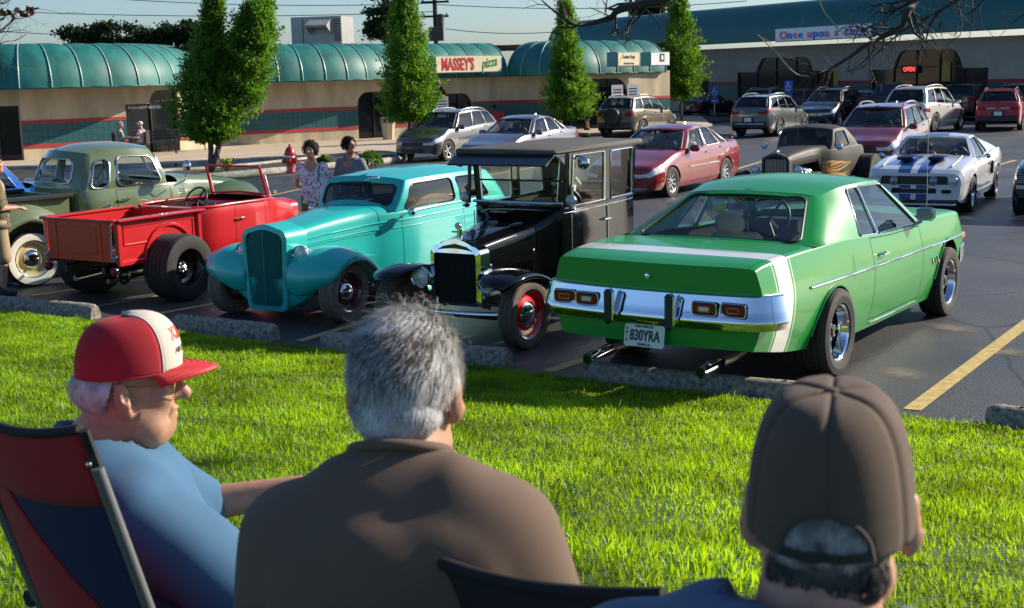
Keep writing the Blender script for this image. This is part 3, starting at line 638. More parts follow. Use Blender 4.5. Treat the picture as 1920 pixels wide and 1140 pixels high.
def window(P,u0,u1,v0,v1,r,fill,t,gm,trim=None,name='side_window',tr=.010,shape=None,inset=.006,trname='window_trim'):
    """rounded window in the cell [u0,u1]x[v0,v1] of the patch P; paint filler goes to fill"""
    um,vm=(u0+u1)/2,(v0+v1)/2; P0=lambda u,v: Vector(P(u,v))
    w=(P0(u1,vm)-P0(u0,vm)).length; h=(P0(um,v1)-P0(um,v0)).length
    lp=rrect(w,h,r); n=len(lp)
    def uv(x,y): return (um+(x/w)*(u1-u0), vm+(y/h)*(v1-v0))
    e=1e-3
    def nrm(u,v):
        a=P0(u+e,v)-P0(u-e,v); b=P0(u,v+e)-P0(u,v-e); return a.cross(b).normalized()
    nn=nrm(um,vm); c=P0(um,vm)
    sgn = 1 if nn.dot(c-Vector((0,0,c.z-.3)) if abs(c.y)>.3 else Vector((c.x,0,.5)))>0 else -1
    inner=[P0(*uv(x,y)) for x,y in lp]; outer=[]
    for x,y in lp:
        k=max(abs(x)/(w/2),abs(y)/(h/2)); outer.append(P0(*uv(x/k,y/k)))
    # exact corners
    V=[];F=[]
    for i in range(n): V+=[outer[i],inner[i]]
    for i in range(n): j=(i+1)%n; F.append((2*i,2*j,2*j+1,2*i+1))
    cor=[P0(u1,v1),P0(u0,v1),P0(u0,v0),P0(u1,v0)]
    b=len(V); V+=cor; q=n//4
    for k in range(4):
        m=k*q+q//2 - (1 if q%2==0 else 0)
        idx=[i for i in range(k*q,(k+1)*q)]
        for i,j in zip(idx,idx[1:]): F.append((2*i,2*j,b+k))
    fill.add(V,F)
    # reveal
    V=[];F=[]
    for i in range(n): V+=[inner[i],inner[i]-nn*sgn*.02]
    fill.add(V,[(2*i,2*((i+1)%n),2*((i+1)%n)+1,2*i+1) for i in range(n)])
    V=[];F=[]; rings=(1.0,.66,.33)
    for k in rings:
        for x,y in lp: V.append(P0(*uv(x*k,y*k))-nn*sgn*inset)
    V.append(c-nn*sgn*inset)
    for a in range(2):
        for i in range(n): j=(i+1)%n; F.append((a*n+i,a*n+j,(a+1)*n+j,(a+1)*n+i))
    for i in range(n): F.append((2*n+i,2*n+(i+1)%n,3*n))
    gl=mk(name,V,F,gm,t,60)
    if trim: G().tube([p+nn*sgn*.004 for p in inner],tr,6,closed=True).mk(trname,trim,t,60)
    return gl
def patch(P,us,vs,fill,flip=False):
    n=len(us);m=len(vs); V=[P(u,v) for u in us for v in vs]
    fill.add(V,[(i*m+j,(i+1)*m+j,(i+1)*m+j+1,i*m+j+1) for i in range(n-1) for j in range(m-1)])
def frame_patch(P,wins,fill,t,gm,trim,name,vs0=(0,1),tr=.010,vseg=4,useg=4,trname='window_trim'):
    """wins: list of (u0,u1,v0,v1,r) side by side; everything else is filled with paint"""
    u=0
    L=lambda a,b,k: [a+(b-a)*i/k for i in range(k+1)]
    for w_ in wins:
        u0,u1,v0,v1,r=w_[:5]
        if u0>u+1e-6: patch(P,L(u,u0,useg),L(0,1,6),fill)
        if v0>1e-6: patch(P,L(u0,u1,8),L(0,v0,2),fill)
        if v1<1-1e-6: patch(P,L(u0,u1,8),L(v1,1,2),fill)
        window(P,u0,u1,v0,v1,r,fill,t,w_[5] if len(w_)>5 else gm,trim,name,tr,trname=trname); u=u1
    if u<1-1e-6: patch(P,L(u,1,useg),L(0,1,6),fill)
def weld(g,nm,mt,t,ang,tol=3):
    d={};V=[];mp=[]
    for v in g.V:
        k=(round(v[0],tol),round(v[1],tol),round(v[2],tol))
        if k not in d: d[k]=len(V); V.append(v)
        mp.append(d[k])
    F=[]
    for f in g.F:
        f2=[]
        for i_ in f:
            if mp[i_] not in f2: f2.append(mp[i_])
        if len(f2)>2: F.append(f2)
    o=mk(nm,V,F,mt,t,0); bm=bmesh.new(); bm.from_mesh(o.data); bmesh.ops.recalc_face_normals(bm,faces=bm.faces); bm.to_mesh(o.data); bm.free(); o.data.shade_smooth(); o.data.set_sharp_from_angle(angle=R(ang)); return o
def tabl(v): return v if callable(v) else pch(v)
def build_car(t, S):
    """S: dict of curves along x (0 at the nose, L at the tail). Local frame: +X forward, +Y left."""
    L=S['L']; X0=S.get('x0',L/2); hw=tabl(S['hw']); top=tabl(S['top']); sh=tabl(S['sh']); bot=tabl(S['bot'])
    side=tabl(S.get('side',[(0,.93),(.16,.975),(.45,1.0),(.65,.995),(.86,.965),(1,.92)])); tops=tabl(S.get('tops',[(0,S.get('kt',.92)),(.25,.86),(.5,.70),(.75,.38),(1,0)])); topz=tabl(S.get('topz',[(0,0),(.25,.55),(.5,.88),(.75,.98),(1,1)]))
    fc,rc=S.get('fc',.16),S.get('rc',.10); fl=S.get('fl',.9); rl=S.get('rl',.7)
    arch=S.get('arch',[]); regs=S.get('regs',[]); pm=S['paint']
    xs=set(np.linspace(0,L,int(L/.11)+1).tolist()); 
    for e in (.012,.03,.06): xs|={e,L-e}
    for xc,zc,ra in arch:
        for a in np.linspace(0,math.pi,17): xs.add(xc+ra*math.cos(a))
        xs|={xc+ra+.0015,xc-ra-.0015}
    qs=set([0,.08,.18,.3,.42,.54,.66,.78,.88,.95,1,1.08,1.18,1.3,1.45,1.6,1.8,2.0])
    gaps=[]   # seams
    for nm,mt,wh,(a,b),(q0,q1) in regs:
        if wh=='body':
            xs|={a,b}; qs|={q0,q1}
            if nm in ('door','hood','trunk_lid','tailgate','fuel_door'):
                xs|={a-.004,a+.004,b-.004,b+.004}; qs|={q0-.004,q0+.004,q1-.004,q1+.004}; gaps.append((nm,mt,a,b,q0,q1))
        else: qs|={q0,q1}
    xs=sorted(x for x in xs if 0<=x<=L); qs=sorted(q for q in qs if 0<=q<=2)
    # thin nearly equal stations
    keep=[xs[0]]
    for x in xs[1:]:
        if x-keep[-1]>.0008: keep.append(x)
    xs=keep
    def zarch(x):
        z=-1
        for xc,zc,ra in arch:
            if abs(x-xc)<=ra+1e-6: z=max(z,zc+math.sqrt(max(0,ra*ra-(x-xc)**2)))
        return z
    def sec(x,q):
        W=hw(x); zs=sh(x); z0=bot(x); zt=top(x)
        if q<=1:
            zb=max(z0,zarch(x)); z=zb+(zs-zb)*q; tq=min(1,max(0,(z-z0)/max(1e-4,zs-z0))); y=W*side(tq)
        else: y=W*tops(q-1)*(side(1)/tops(0)); z=zs+(zt-zs)*topz(q-1)
        k=(y/max(W,1e-4))**2
        xx=x
        if x<fl: xx=x+fc*k*(1-x/fl)**1.3
        if x>L-rl: xx=x-rc*k*(1-(L-x)/rl)**1.3
        return (xx,y,z)
    Car.sec=sec
    def at_z(x,z):
        W=hw(x); tq=min(1,max(0,(z-bot(x))/max(1e-4,sh(x)-bot(x)))); y=W*side(tq); p=sec(x,1.0); k=(y/max(W,1e-4))**2; xx=x
        if x<fl: xx=x+fc*k*(1-x/fl)**1.3
        if x>L-rl: xx=x-rc*k*(1-(L-x)/rl)**1.3
        return (xx,y,z)
    Car.at_z=at_z
    def loc(p,s): return (X0-p[0],p[1]*s,p[2])
    P={}
    for s in (1,-1):
        for i,x in enumerate(xs):
            for j,q in enumerate(qs): P[s,i,j]=loc(sec(x,q),s)
    buckets={}
    def bucket(nm,mt,s):
        k=(nm,mt.name,s if nm not in('hood','trunk_lid','tailgate','body','bumper_cover','rear_bumper_cover','roof_stripe' if S.get('split') else 'stripe','grille','lower_grille','lower_cladding','front_valance') else 0,id(mt) if nm!='door' else (id(mt)))
        return buckets.setdefault(k,(G(),mt))[0]
    gh=S.get('gh')
    for s in (1,-1):
        for i in range(len(xs)-1):
            xm=(xs[i]+xs[i+1])/2
            for j in range(len(qs)-1):
                qm=(qs[j]+qs[j+1])/2; nm,mt,ex='body',pm,0
                if gh and qm>S.get('openq',1.12) and gh['xw0']+.02<xm<gh['xr0']-.02: continue
                skip=False
                for (n2,m2,a,b,q0,q1) in gaps:
                    ina=a-.004<xm<b+.004; inq=q0-.004<qm<q1+.004
                    if ina and inq and (xm<a+.004 or xm>b-.004 or qm<q0+.004 or (qm>q1-.004 and q1<1.95)): skip=True
                if skip: continue
                for n2,m2,wh,(a,b),(q0,q1) in regs:
                    if wh=='body' and a<=xm<=b and q0<=qm<=q1: nm,mt,ex=n2,m2,a
                g=bucket(nm+('' if nm not in('door','pinstripe') else '#%d'%int(ex*1000)),mt,s)
                q=[P[s,i,j],P[s,i+1,j],P[s,i+1,j+1],P[s,i,j+1]]
                g.add(q,[(0,1,2,3) if s>0 else (3,2,1,0)])
    # end caps
    for wh,i in (('front',0),('rear',len(xs)-1)):
        x=xs[i]; vs=sorted(set(list(np.linspace(-1,1,15))+[v for r_ in regs if r_[2]==wh for v in r_[3]]+[-v for r_ in regs if r_[2]==wh for v in r_[3]]))
        def cp(v,q):
            p=sec(x,q); y=p[1]*v; k0=(p[1]/max(hw(x),1e-4))**2; k=(y/max(hw(x),1e-4))**2
            c=fc if wh=='front' else -rc
            return (X0-(p[0]-c*k0+c*k), y, p[2])
        for a in range(len(vs)-1):
            for j in range(len(qs)-1):
                vm=(vs[a]+vs[a+1])/2; qm=(qs[j]+qs[j+1])/2; nm,mt=('body',pm)
                for n2,m2,w2,(v0,v1),(q0,q1) in regs:
                    if w2==wh and q0<=qm<=q1 and (v0<=abs(vm)<=v1): nm,mt=n2,m2
                bucket(nm,mt,0 if abs(vm)<.2 and not (S.get('split') and nm=='stripe') else (1 if vm>0 else -1)).add([cp(vs[a],qs[j]),cp(vs[a+1],qs[j]),cp(vs[a+1],qs[j+1]),cp(vs[a],qs[j+1])],[(0,1,2,3)])
        Car.cp=cp if wh=='front' else Car.cp
    for (nm,_,s,_),(g,mt) in buckets.items():
        # weld
        nm=nm.split('#')[0]; d={};V=[];mp=[]
        for v in g.V:
            k=(round(v[0],4),round(v[1],4),round(v[2],4))
            if k not in d: d[k]=len(V); V.append(v)
            mp.append(d[k])
        F=[]
        for f in g.F:
            f2=[]
            for i_ in f:
                if mp[i_] not in f2: f2.append(mp[i_])
            if len(f2)>2: F.append(f2)
        mk(nm,V,F,mt,t,S.get('ang',38))
    # dark liner and wheel wells
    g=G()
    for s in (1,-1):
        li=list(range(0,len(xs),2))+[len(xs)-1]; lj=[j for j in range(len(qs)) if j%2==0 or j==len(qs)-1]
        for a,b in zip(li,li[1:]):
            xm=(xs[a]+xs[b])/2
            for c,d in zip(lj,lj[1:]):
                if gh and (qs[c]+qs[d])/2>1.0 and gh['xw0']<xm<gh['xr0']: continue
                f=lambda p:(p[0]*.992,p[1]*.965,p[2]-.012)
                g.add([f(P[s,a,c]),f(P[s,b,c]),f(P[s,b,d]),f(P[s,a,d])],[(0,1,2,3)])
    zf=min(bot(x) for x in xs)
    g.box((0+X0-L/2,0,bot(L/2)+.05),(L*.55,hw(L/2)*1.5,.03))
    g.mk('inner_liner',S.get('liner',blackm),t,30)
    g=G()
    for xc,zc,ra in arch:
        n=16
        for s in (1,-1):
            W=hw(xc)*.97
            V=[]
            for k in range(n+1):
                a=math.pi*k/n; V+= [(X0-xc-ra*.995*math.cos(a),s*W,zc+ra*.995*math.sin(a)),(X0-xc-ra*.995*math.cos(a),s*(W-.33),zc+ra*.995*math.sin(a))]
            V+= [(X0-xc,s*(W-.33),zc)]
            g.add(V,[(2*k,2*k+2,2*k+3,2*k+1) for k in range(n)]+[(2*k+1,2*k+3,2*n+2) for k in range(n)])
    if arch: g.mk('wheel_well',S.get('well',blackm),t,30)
    if S.get('lip'):
        for xc,zc,ra in arch:
            for s in (1,-1):
                G().tube([loc((lambda p:(p[0],p[1]+.004,p[2]))(sec(min(max(xc+ra*math.cos(a),0),L),0.0)),s) for a in np.linspace(.12,math.pi-.12,15)],S['lip'][1],6).mk('wheel_arch_trim',S['lip'][0],t,60)
    if gh: greenhouse(t,S,gh,hw,sh,top,X0,side(1.0))
    for a,xc in enumerate(arch):
        pass
    return P
def greenhouse(t,S,g_,hw,sh,top,X0,k1):
    pm=S['paint']; zr=g_['zr']; yr=g_['yr']; cw,ct=g_.get('cw',.22),g_.get('ct',.14); cr,crt=g_.get('cr',.12),g_.get('crt',.08)
    xw0,xw1,xr1,xr0=g_['xw0'],g_['xw1'],g_['xr1'],g_['xr0']; bu=g_.get('bulge',.025); crown=g_.get('crown',.05)
    yb=lambda x: hw(x)*k1*g_.get('kb',.97)
    zb=lambda x: sh(x)-.004+g_.get('dz',0)
    rail=pch([(0,zr-g_.get('dA',.04)),(.35,zr),(.65,zr-.004),(1,zr-g_.get('dC',.05))])
    yrr=pch([(0,yr*g_.get('kA',.95)),(.4,yr),(1,yr*g_.get('kC',.95))])
    gm=g_.get('glass',glass_m); ws=g_.get('wsglass',gm); rw=g_.get('rwglass',gm); trim=g_.get('trim',chrome)
    def side(u,v):
        xb=lerp(xw0+cw,xr0-cr,u); xt=lerp(xw1+ct,xr1-crt,u); x=lerp(xb,xt,v)
        return (X0-x, lerp(yb(xb),yrr(u),v)+bu*math.sin(math.pi*v), lerp(zb(xb),rail(u),v))
    def wsP(u,v):
        a=1-2*u; xb=xw0+cw*a*a; xt=xw1+ct*a*a; kz=1-a*a
        yB=yb(xw0+cw)*a; yT=yrr(0)*a; zB=lerp(zb(xw0+cw), top(xw0)+g_.get('dz',0)*0+.004, kz); zT=rail(0)+crown*kz*.6
        return (X0-lerp(xb,xt,v)+g_.get('bx',0)*math.sin(math.pi*v)*(1-a*a), lerp(yB,yT,v)+bu*math.sin(math.pi*v)*a, lerp(zB,zT,v))
    def rwP(u,v):
        a=2*u-1; xb=xr0-cr*a*a; xt=xr1-crt*a*a; kz=1-a*a
        yB=yb(xr0-cr)*a; yT=yrr(1)*a; zB=lerp(zb(xr0-cr), top(xr0)+.004, kz); zT=rail(1)+crown*kz*.6
        return (X0-lerp(xb,xt,v)-g_.get('bx',0)*math.sin(math.pi*v)*(1-a*a), lerp(yB,yT,v)+bu*math.sin(math.pi*v)*a, lerp(zB,zT,v))
    fill=G()
    for s in (1,-1):
        Pf=(lambda u,v: side(u,v)) if s>0 else (lambda u,v:(lambda p:(p[0],-p[1],p[2]))(side(u,v)))
        frame_patch(Pf,g_['side'],fill,t,gm,trim,'side_window',tr=g_.get('tr',.009))
    frame_patch(wsP,[g_.get('ws',(.05,.95,.05,.93,.06))],fill,t,ws,g_.get('wtrim',blackp),'windshield',tr=g_.get('wtr',.012),useg=2)
    frame_patch(rwP,[g_.get('rw',(.07,.93,.08,.92,.07))],fill,t,rw,g_.get('rtrim',g_.get('wtrim',blackp)),'rear_window',tr=g_.get('wtr',.012),useg=2)
    rf=G()
    def roof(i,j):
        u=i/14; a=1-2*j/16; xf=xw1+ct*a*a; xb=xr1-crt*a*a; aa=abs(a)
        z=rail(u)+crown*(1-a*a)**.8*lerp(.6,1,math.sin(math.pi*u)**.7)
        return (X0-lerp(xf,xb,u), yrr(u)*a, z)
    st=g_.get('rstripe')
    one = not st and 'rpaint' not in g_ and 'fpaint' not in g_
    if not one: fill.mk('cabin_frame',g_.get('fpaint',pm),t,40)
    if st:
        js=[j for j in range(16) if any(lo<=abs(1-2*(j+.5)/16)*1<=hi for lo,hi in st[1])]
        rf.grid(roof,14,16,keep=lambda i,j:j not in js); rf.mk('roof',g_.get('rpaint',pm),t,50)
        G().grid(roof,14,16,keep=lambda i,j:j in js).mk('roof_stripe',st[0],t,50)
    else:
        rf.grid(roof,14,16)
        if one:
            weld(rf.add(fill.V,fill.F),'roof',pm,t,g_.get('rang',62))
        else: rf.mk('roof',g_.get('rpaint',pm),t,50)
    hl=G(); hl.grid(lambda i,j:(lambda p:(p[0],p[1]*.97,p[2]-.03))(roof(i,j)),14,16); hl.mk('headliner',g_.get('headliner',M('headliner_grey',(.25,.24,.22),.9)),t,50)
    Car.side=side; Car.ws=wsP; Car.rw=rwP; Car.roof=roof
    # rails
    if g_.get('rails'):
        for s in (1,-1):
            pts=[]
            for u in np.linspace(.10,.96,9):
                p=side(u,1.0); e=math.sin(math.pi*(u-.10)/.86)**.35 if 0.1<u<.96 else 0
                pts.append((p[0],s*(p[1]-.06),p[2]+.03+.055*e))
            G().tube(pts,.022,6).mk('roof_rail',g_['rails'],t,60)
def seats(t,rows,mat,X0,zc=.52,head=True,w=.5,zh=.62):
    for (x,ys,bench) in rows:
        for y in ys:
            wd=bench or w
            st=G().box((X0-x+.02,y,zc-.10),(.52,wd,.17),.05).mk('seat',mat,t,40)
            Tm=Matrix.Translation((X0-x-.27,y,zc+zh/2-.12))@Matrix.Rotation(R(-14),4,'Y')
            G().box((0,0,0),(.14,wd*.95,zh),.05,mat=Tm).mk('seat_back',mat,st,40)
            if head:
                for yy in ([0] if not bench else [-wd*.26,wd*.26]):
                    G().box((-.09,yy,zh/2+.11),(.10,.26,.17),.045,mat=Tm).mk('headrest',mat,st,40)
def dash(t,X0,x,z,w,mat,wheelm=None,sw=True,y=.38,r=.19):
    G().box((X0-x,0,z-.12),(.34,w,.22),.06).mk('dashboard',mat,t,40)
    if sw:
        T=Matrix.Translation((X0-x-.42,y,z+.02))@Matrix.Rotation(R(-62),4,'Y')
        g=G(); g.tube([T@Vector((r*math.cos(a),r*math.sin(a),0)) for a in np.linspace(0,2*math.pi,28,endpoint=False)],.014,6,closed=True)
        for a in (R(90),R(-30),R(210)): g.tube([T@Vector((0,0,-.03)),T@Vector((r*math.cos(a),r*math.sin(a),0))],.012,5)
        g.tube([T@Vector((0,0,-.02)),T@Vector((0,0,-.4))],.03,6); g.mk('steering_wheel',wheelm or blackp,t,50)
def plate(t,loc,rz,txt=None,w=.305,h=.155,tilt=0.0):
    T=Matrix.Translation(loc)@Matrix.Rotation(rz,4,'Z')@Matrix.Rotation(tilt,4,'Y')
    V=[];poly=rrect(w,h,.018,3)
    o=G().prism(poly,0,.006,Matrix(((0,0,1,0),(1,0,0,0),(0,1,0,0),(0,0,0,1)))).mk('licence_plate',plate_m,t,30); o.matrix_local=T
    return o
def mirror_part(t,p,s,mat,sz=(.13,.22,.15),stalk=True):
    m=G().box((p[0],p[1]+s*.13,p[2]+.03),sz,.045).mk('wing_mirror',mat,t,40)
    G().box((p[0]-sz[0]/2-.002,p[1]+s*.13,p[2]+.03),(.006,sz[1]*.8,sz[2]*.75),.002).mk('mirror_glass',chrome,m)
    if stalk: G().tube([(p[0],p[1]-s*.03,p[2]),(p[0],p[1]+s*.08,p[2]+.01)],.02,6).mk('mirror_stalk',mat,m)
def handle(t,p,s,mat=None,L=.17,z=.0):
    h=G().tube([(p[0]-L/2,p[1]-.0*s,p[2]),(p[0]-L/2+.02,p[1]+s*.035,p[2]+.004),(p[0]+L/2-.02,p[1]+s*.035,p[2]+.004),(p[0]+L/2,p[1],p[2])],.011,6); return h.mk('door_handle',mat or chrome,t,50)
# ------------------------------------------------------------------ modern cars
def modern(name,label,cat,pos,rz,kind,pm,sc=1.0,group=None,**o):
    """kind 'sedan' or 'suv'; a family of everyday cars with their own proportions"""
    t=thing(name,label,cat,pos,rz,group); t.scale=(sc*o.get('sx',1),sc,sc)
    suv = kind=='suv'; L=o.get('L',4.85 if not suv else 4.65); W=o.get('W',.90 if not suv else .92); Hh=o.get('H',1.46 if not suv else 1.69)
    wb=o.get('wb',2.75 if not suv else 2.68); xf=o.get('xf',.92 if not suv else .90); xr=xf+wb; rw=o.get('rw',.325 if not suv else .36)
    zh=o.get('zh',.76 if not suv else .88); cow=o.get('cow',.98 if not suv else 1.12); bl=o.get('belt',.93 if not suv else 1.06); brr=o.get('beltr',bl+(.05 if not suv else .10)); dk=o.get('deck',1.06); tz=o.get('tailz',.95)
    xw0=o.get('xw0',1.35 if not suv else 1.15); xw1=o.get('xw1',2.12 if not suv else 1.85); xr1=o.get('xr1',3.45 if not suv else L-.55); xr0=o.get('xr0',4.15 if not suv else L-.16)
    z0=o.get('z0',.20 if not suv else .25)
    nose=o.get('nosez',zh-.12)
    S=dict(L=L,paint=pm,hw=[(0,W*.80),(.12,W*.90),(.55,W*.985),(1.6,W),(L*.7,W),(L-.5,W*.97),(L-.12,W*.91),(L,W*.84)],
      sh=[(0,nose-.10),(.15,nose),(.6,zh-.03),(xw0,cow-.06),(xw0+.5,bl),(xr0-.7,brr),(L-.35,(tz if not suv else brr)+.0),(L-.08,tz-.02 if not suv else brr-.02),(L,tz-.10 if not suv else brr-.09)],
      top=[(0,nose-.02),(.12,nose+.06),(.5,zh+.02),(xw0,cow),(xw0+.3,cow+.02),(xr0,dk if not suv else brr+.02),(L-.05,dk-.03 if not suv else brr+.01),(L,dk-.07 if not suv else brr-.05)],
      bot=[(0,z0+.06),(.2,z0),(L-.4,z0),(L-.15,z0+.08),(L,z0+.16)], fc=o.get('fc',.22),rc=o.get('rc',.14),
      arch=[(xf,rw,rw*1.13),(xr,rw,rw*1.13)], kt=.92)
    clad=o.get('clad'); regs=[]
    if clad: regs.append(('lower_cladding',clad,'body',(0.0,L),(0,.10)))
    regs+= [('door',pm,'body',(xw0+.42,xw0+.42+o.get('d1',1.06)),(.12,.985)),('door',pm,'body',(xw0+.42+o.get('d1',1.06),min(xw0+.42+o.get('d1',1.06)+.93,xr-.12)),(.12,.985))]
    if o.get('hoodmat') or True: regs.append(('hood',o.get('hoodmat',pm),'body',(.16,xw0-.06),(1.16,2.0)))
    regs+= [('headlight',lamp_clear,'body',(.0,o.get('hl',.52)),(o.get('hq0',.74),1.0)),('headlight',lamp_clear,'front',(.62,1.0),(o.get('hq0',.74),1.0)),
            ('grille',o.get('grm',blackp),'front',(0,.58),(o.get('gq0',.62),.98)),('lower_grille',mesh_grille,'front',(0,.66),(.06,.40)),
            ('taillight',redlens,'body',(L-o.get('tl',.30),L),(o.get('tq0',.70),o.get('tq1',.97))),('taillight',redlens,'rear',(o.get('tv',.66),1.0),(o.get('tq0',.70),o.get('tq1',.97))),
            ('rear_bumper_cover',clad or blackp,'rear',(0,1),(0,.16 if not clad else .34))]
    S['regs']=regs; S['lip']=(clad,.03) if clad else (pm,.008)
    sw=o.get('sw'); 
    if sw is None:
        sw=[(.035,.40,.04,.90,.06),(.44,.76,.04,.92,.05),(.79,.93,.06,.84,.05)] if not suv else [(.03,.37,.04,.90,.06),(.40,.68,.04,.92,.05),(.71,.94,.06,.90,.06)]
    S['gh']=dict(xw0=xw0,xw1=xw1,xr1=xr1,xr0=xr0,zr=Hh-.05,yr=o.get('yr',W*.66 if not suv else W*.72),cw=.30,ct=.16,cr=.16 if not suv else .10,crt=.10 if not suv else .12,side=sw,dA=.05,dC=.06 if not suv else .05,crown=.05,
        glass=o.get('glass',glass_m),wsglass=o.get('wsglass',glass_m),rwglass=o.get('rwglass',glass_d),trim=o.get('trim',chrome_soft if not suv else blackp),rails=o.get('rails'),kb=1.0,wtr=.014)
    build_car(t,S); X0=L/2; sec=Car.sec
    for x in (xf,xr):
        for s in (1,-1): wheel(t,X0-x,s*(W-.115),rw,.215,o.get('rim','alloy'))
    seats(t,[(xw1+.25,(.36,-.36),None),(xw1+1.15,(0,),1.2)],o.get('seat',interior_gry),X0,zc=cow-.40)
    dash(t,X0,xw0+.42,cow+.02,W*1.5,interior_blk)
    for s in (1,-1):
        p=sec(xw0+.50,1.0); mirror_part(t,(X0-p[0],s*p[1],p[2]+.02),s,o.get('mirm',pm))
        for xd in (xw0+.42+o.get('d1',1.06)-.16,min(xw0+.42+o.get('d1',1.06)+.93,xr-.12)-.12):
            p=sec(xd,.86); handle(t,(X0-p[0],s*p[1],p[2]),s,o.get('hm',chrome_soft))
        if o.get('strip'):
            pts=[Car.at_z(x,z0+.40) for x in np.linspace(xw0+.35,xr-.45,8)]
            G().tube([(X0-p[0],s*(p[1]+.006),p[2]) for p in pts],.014,6).mk('side_moulding',o['strip'],t,60)
    # bonnet badge bar and plates
    cp=Car.cp
    q=cp(0,.80); G().box((q[0]+.012,0,q[2]),(.02,W*.95,.03),.005).mk('grille_bar',chrome_soft,t)
    q=cp(0,.88); G().ell((q[0]+.02,0,q[2]),(.015,.07,.035),12,8).mk('badge',chrome,t)
    fl=o.get('fog'); 
    if o.get('fplate',True): q=cp(0,.30); plate(t,(q[0]+.01,0,q[2]),0)
    zrp=o.get('rpz',.62 if not suv else .72); xx=Car.sec(L,.5)
    G().box((X0-L-.004,0,zrp),(.02,.5,.19),.005).mk('plate_recess',blackp,t); plate(t,(X0-L-.02,0,zrp),math.pi)
    if suv and o.get('bar',True): G().box((X0-L-.006,0,zrp+.16),(.02,.8,.035),.008).mk('tailgate_handle_bar',o.get('barm',chrome),t)
    if o.get('rbar'): 
        G().tube([(X0-sec(L-.25,.22)[0],s_*sec(L-.25,.22)[1]*1.005,z0+.30) if k_ in(0,6) else (X0-L-.012+.10*abs(s_)**3*1.2,s_*W*.86,z0+.30) for k_,s_ in enumerate(np.linspace(-1,1,7))],.022,6).mk('bumper_trim',chrome,t,60)
    if o.get('spoiler'):
        G().box((X0-L+.13,0,dk+.05),(.16,W*1.45,.035),.012).mk('spoiler',pm,t)
        for s in (1,-1): G().box((X0-L+.13,s*W*.6,dk+.01),(.10,.06,.09),.01).mk('spoiler_leg',pm,t)
    if o.get('antenna',True): G().add([(X0-xr1+.16,-.01,Hh-.03),(X0-xr1+.05,-.02,Hh-.03),(X0-xr1+.05,.02,Hh-.03),(X0-xr1+.03,0,Hh+.025)],[(0,1,3),(0,3,2),(1,2,3)]).mk('antenna',pm,t,0)
    # wipers
    for s in (.35,-.2):
        a=Car.ws(.5-s*.5,.04);b=Car.ws(.5-s*.5-.28,.11); G().tube([(a[0]+.02,a[1],a[2]+.01),(b[0]+.02,b[1],b[2]+.015)],.008,5).mk('wiper',blackp,t)
    return t
def PZ(x,y): return (x,y,zg(y))
silver_rail=M('silver_rail',(.6,.6,.6),.25,.9)
gm_=paint('gunmetal',(.075,.075,.080),.6,.3); modern('suv','dark grey compact suv with silver roof rails, nose on, beside the second tree','suv',PZ(-1.97,43.4),R(-121),'suv',gm_,.95,L=4.52,rails=silver_rail,clad=None,rim='alloy',hl=.75,hq0=.76,gq0=.70,wsglass=glass_m)
modern('sedan','grey metallic sedan parked right of the dark grey suv','car',PZ(.37,39.0),R(-120.4),'sedan',paint('grey_metal',(.17,.155,.165),.7,.27),1.0,glass=glass_c,wsglass=glass_c,rim='alloy',L=4.85,hl=.6,hq0=.80,gq0=.8,seat=interior_blk)
modern('sedan','dark red sedan parked facing us just behind the black antique car','car',PZ(3.42,28.4),R(-122),'sedan',paint('red_sedan',(.22,.006,.010),.1),.97,sx=1.05,rim='cover',wsglass=glass_m,glass=glass_c,spoiler=True,strip=chrome_soft,seat=interior_tan,gq0=.72)
t=modern('suv','bronze suv with a black spare wheel cover on its tailgate','suv',PZ(5.67,57.2),R(57),'suv',paint('bronze',(.16,.13,.095),.6,.3),1.03,L=4.55,clad=M('bronze_clad',(.05,.045,.04),.5),rails=silver_rail,rim='alloy',tv=.74,glass=glass_c,tl=.22)
w_=G(); w_.lathe([(.002,.10),(.24,.11),(.33,.09),(.36,.05),(.36,-.10),(.30,-.12)],32,Matrix.Translation((-4.55/2-.12,-.05,.86))@Matrix.Rotation(-math.pi/2,4,'Y')); w_.mk('spare_wheel_cover',M('spare_cover',(.035,.033,.03),.5),t)
modern('sedan','black luxury sedan parked beyond the rightmost street tree','car',PZ(12.0,78.5),R(50),'sedan',paint('black_gloss',(.006,.006,.007),.0,.2),.95,L=4.9,tv=.84,tq0=.35,tq1=.98,tl=.10,rim='alloy10')
modern('suv','steel grey crossover seen from behind with arched roof rails','suv',PZ(11.0,55.0),R(56),'suv',paint('steel_grey',(.13,.14,.145),.6,.3),1.0,L=4.75,rails=silver_rail,clad=blackp,rim='alloy',tl=.55,tq0=.80,tq1=.98,tv=.55,rbar=True,glass=glass_d,H=1.70)
modern('suv','black suv with big grille parked right of the steel grey crossover','suv',PZ(15.2,62.0),R(-123),'suv',paint('black_suv',(.010,.011,.013),.3,.22),1.04,rails=silver_rail,hl=.6,grm=chrome_soft)
modern('suv','maroon suv wagon with roof rails behind the matte black coupe','suv',PZ(9.65,34.0),R(-119.6),'suv',paint('maroon',(.17,.005,.011),.15),.97,L=4.6,rails=silver_rail,hl=.55,wsglass=glass_m,glass=glass_m,clad=blackp)
modern('suv','large white suv with black wheels seen from behind at right','suv',PZ(17.3,54.6),R(53),'suv',paint('pearl',(.62,.60,.56),.1,.25),1.06,L=4.95,wb=2.95,rails=silver_rail,rim='alloy10',tl=.5,tq0=.62,tq1=.78,tv=.45,H=1.78,rw=.39,glass=glass_d)
modern('suv','bright red suv seen squarely from behind near the right edge','suv',PZ(20.7,55.2),R(66),'suv',paint('bright_red',(.36,.006,.022),.1),1.0,rails=silver_rail,clad=blackp,tl=.3,tq0=.66,tq1=.86,tv=.60,glass=glass_d)
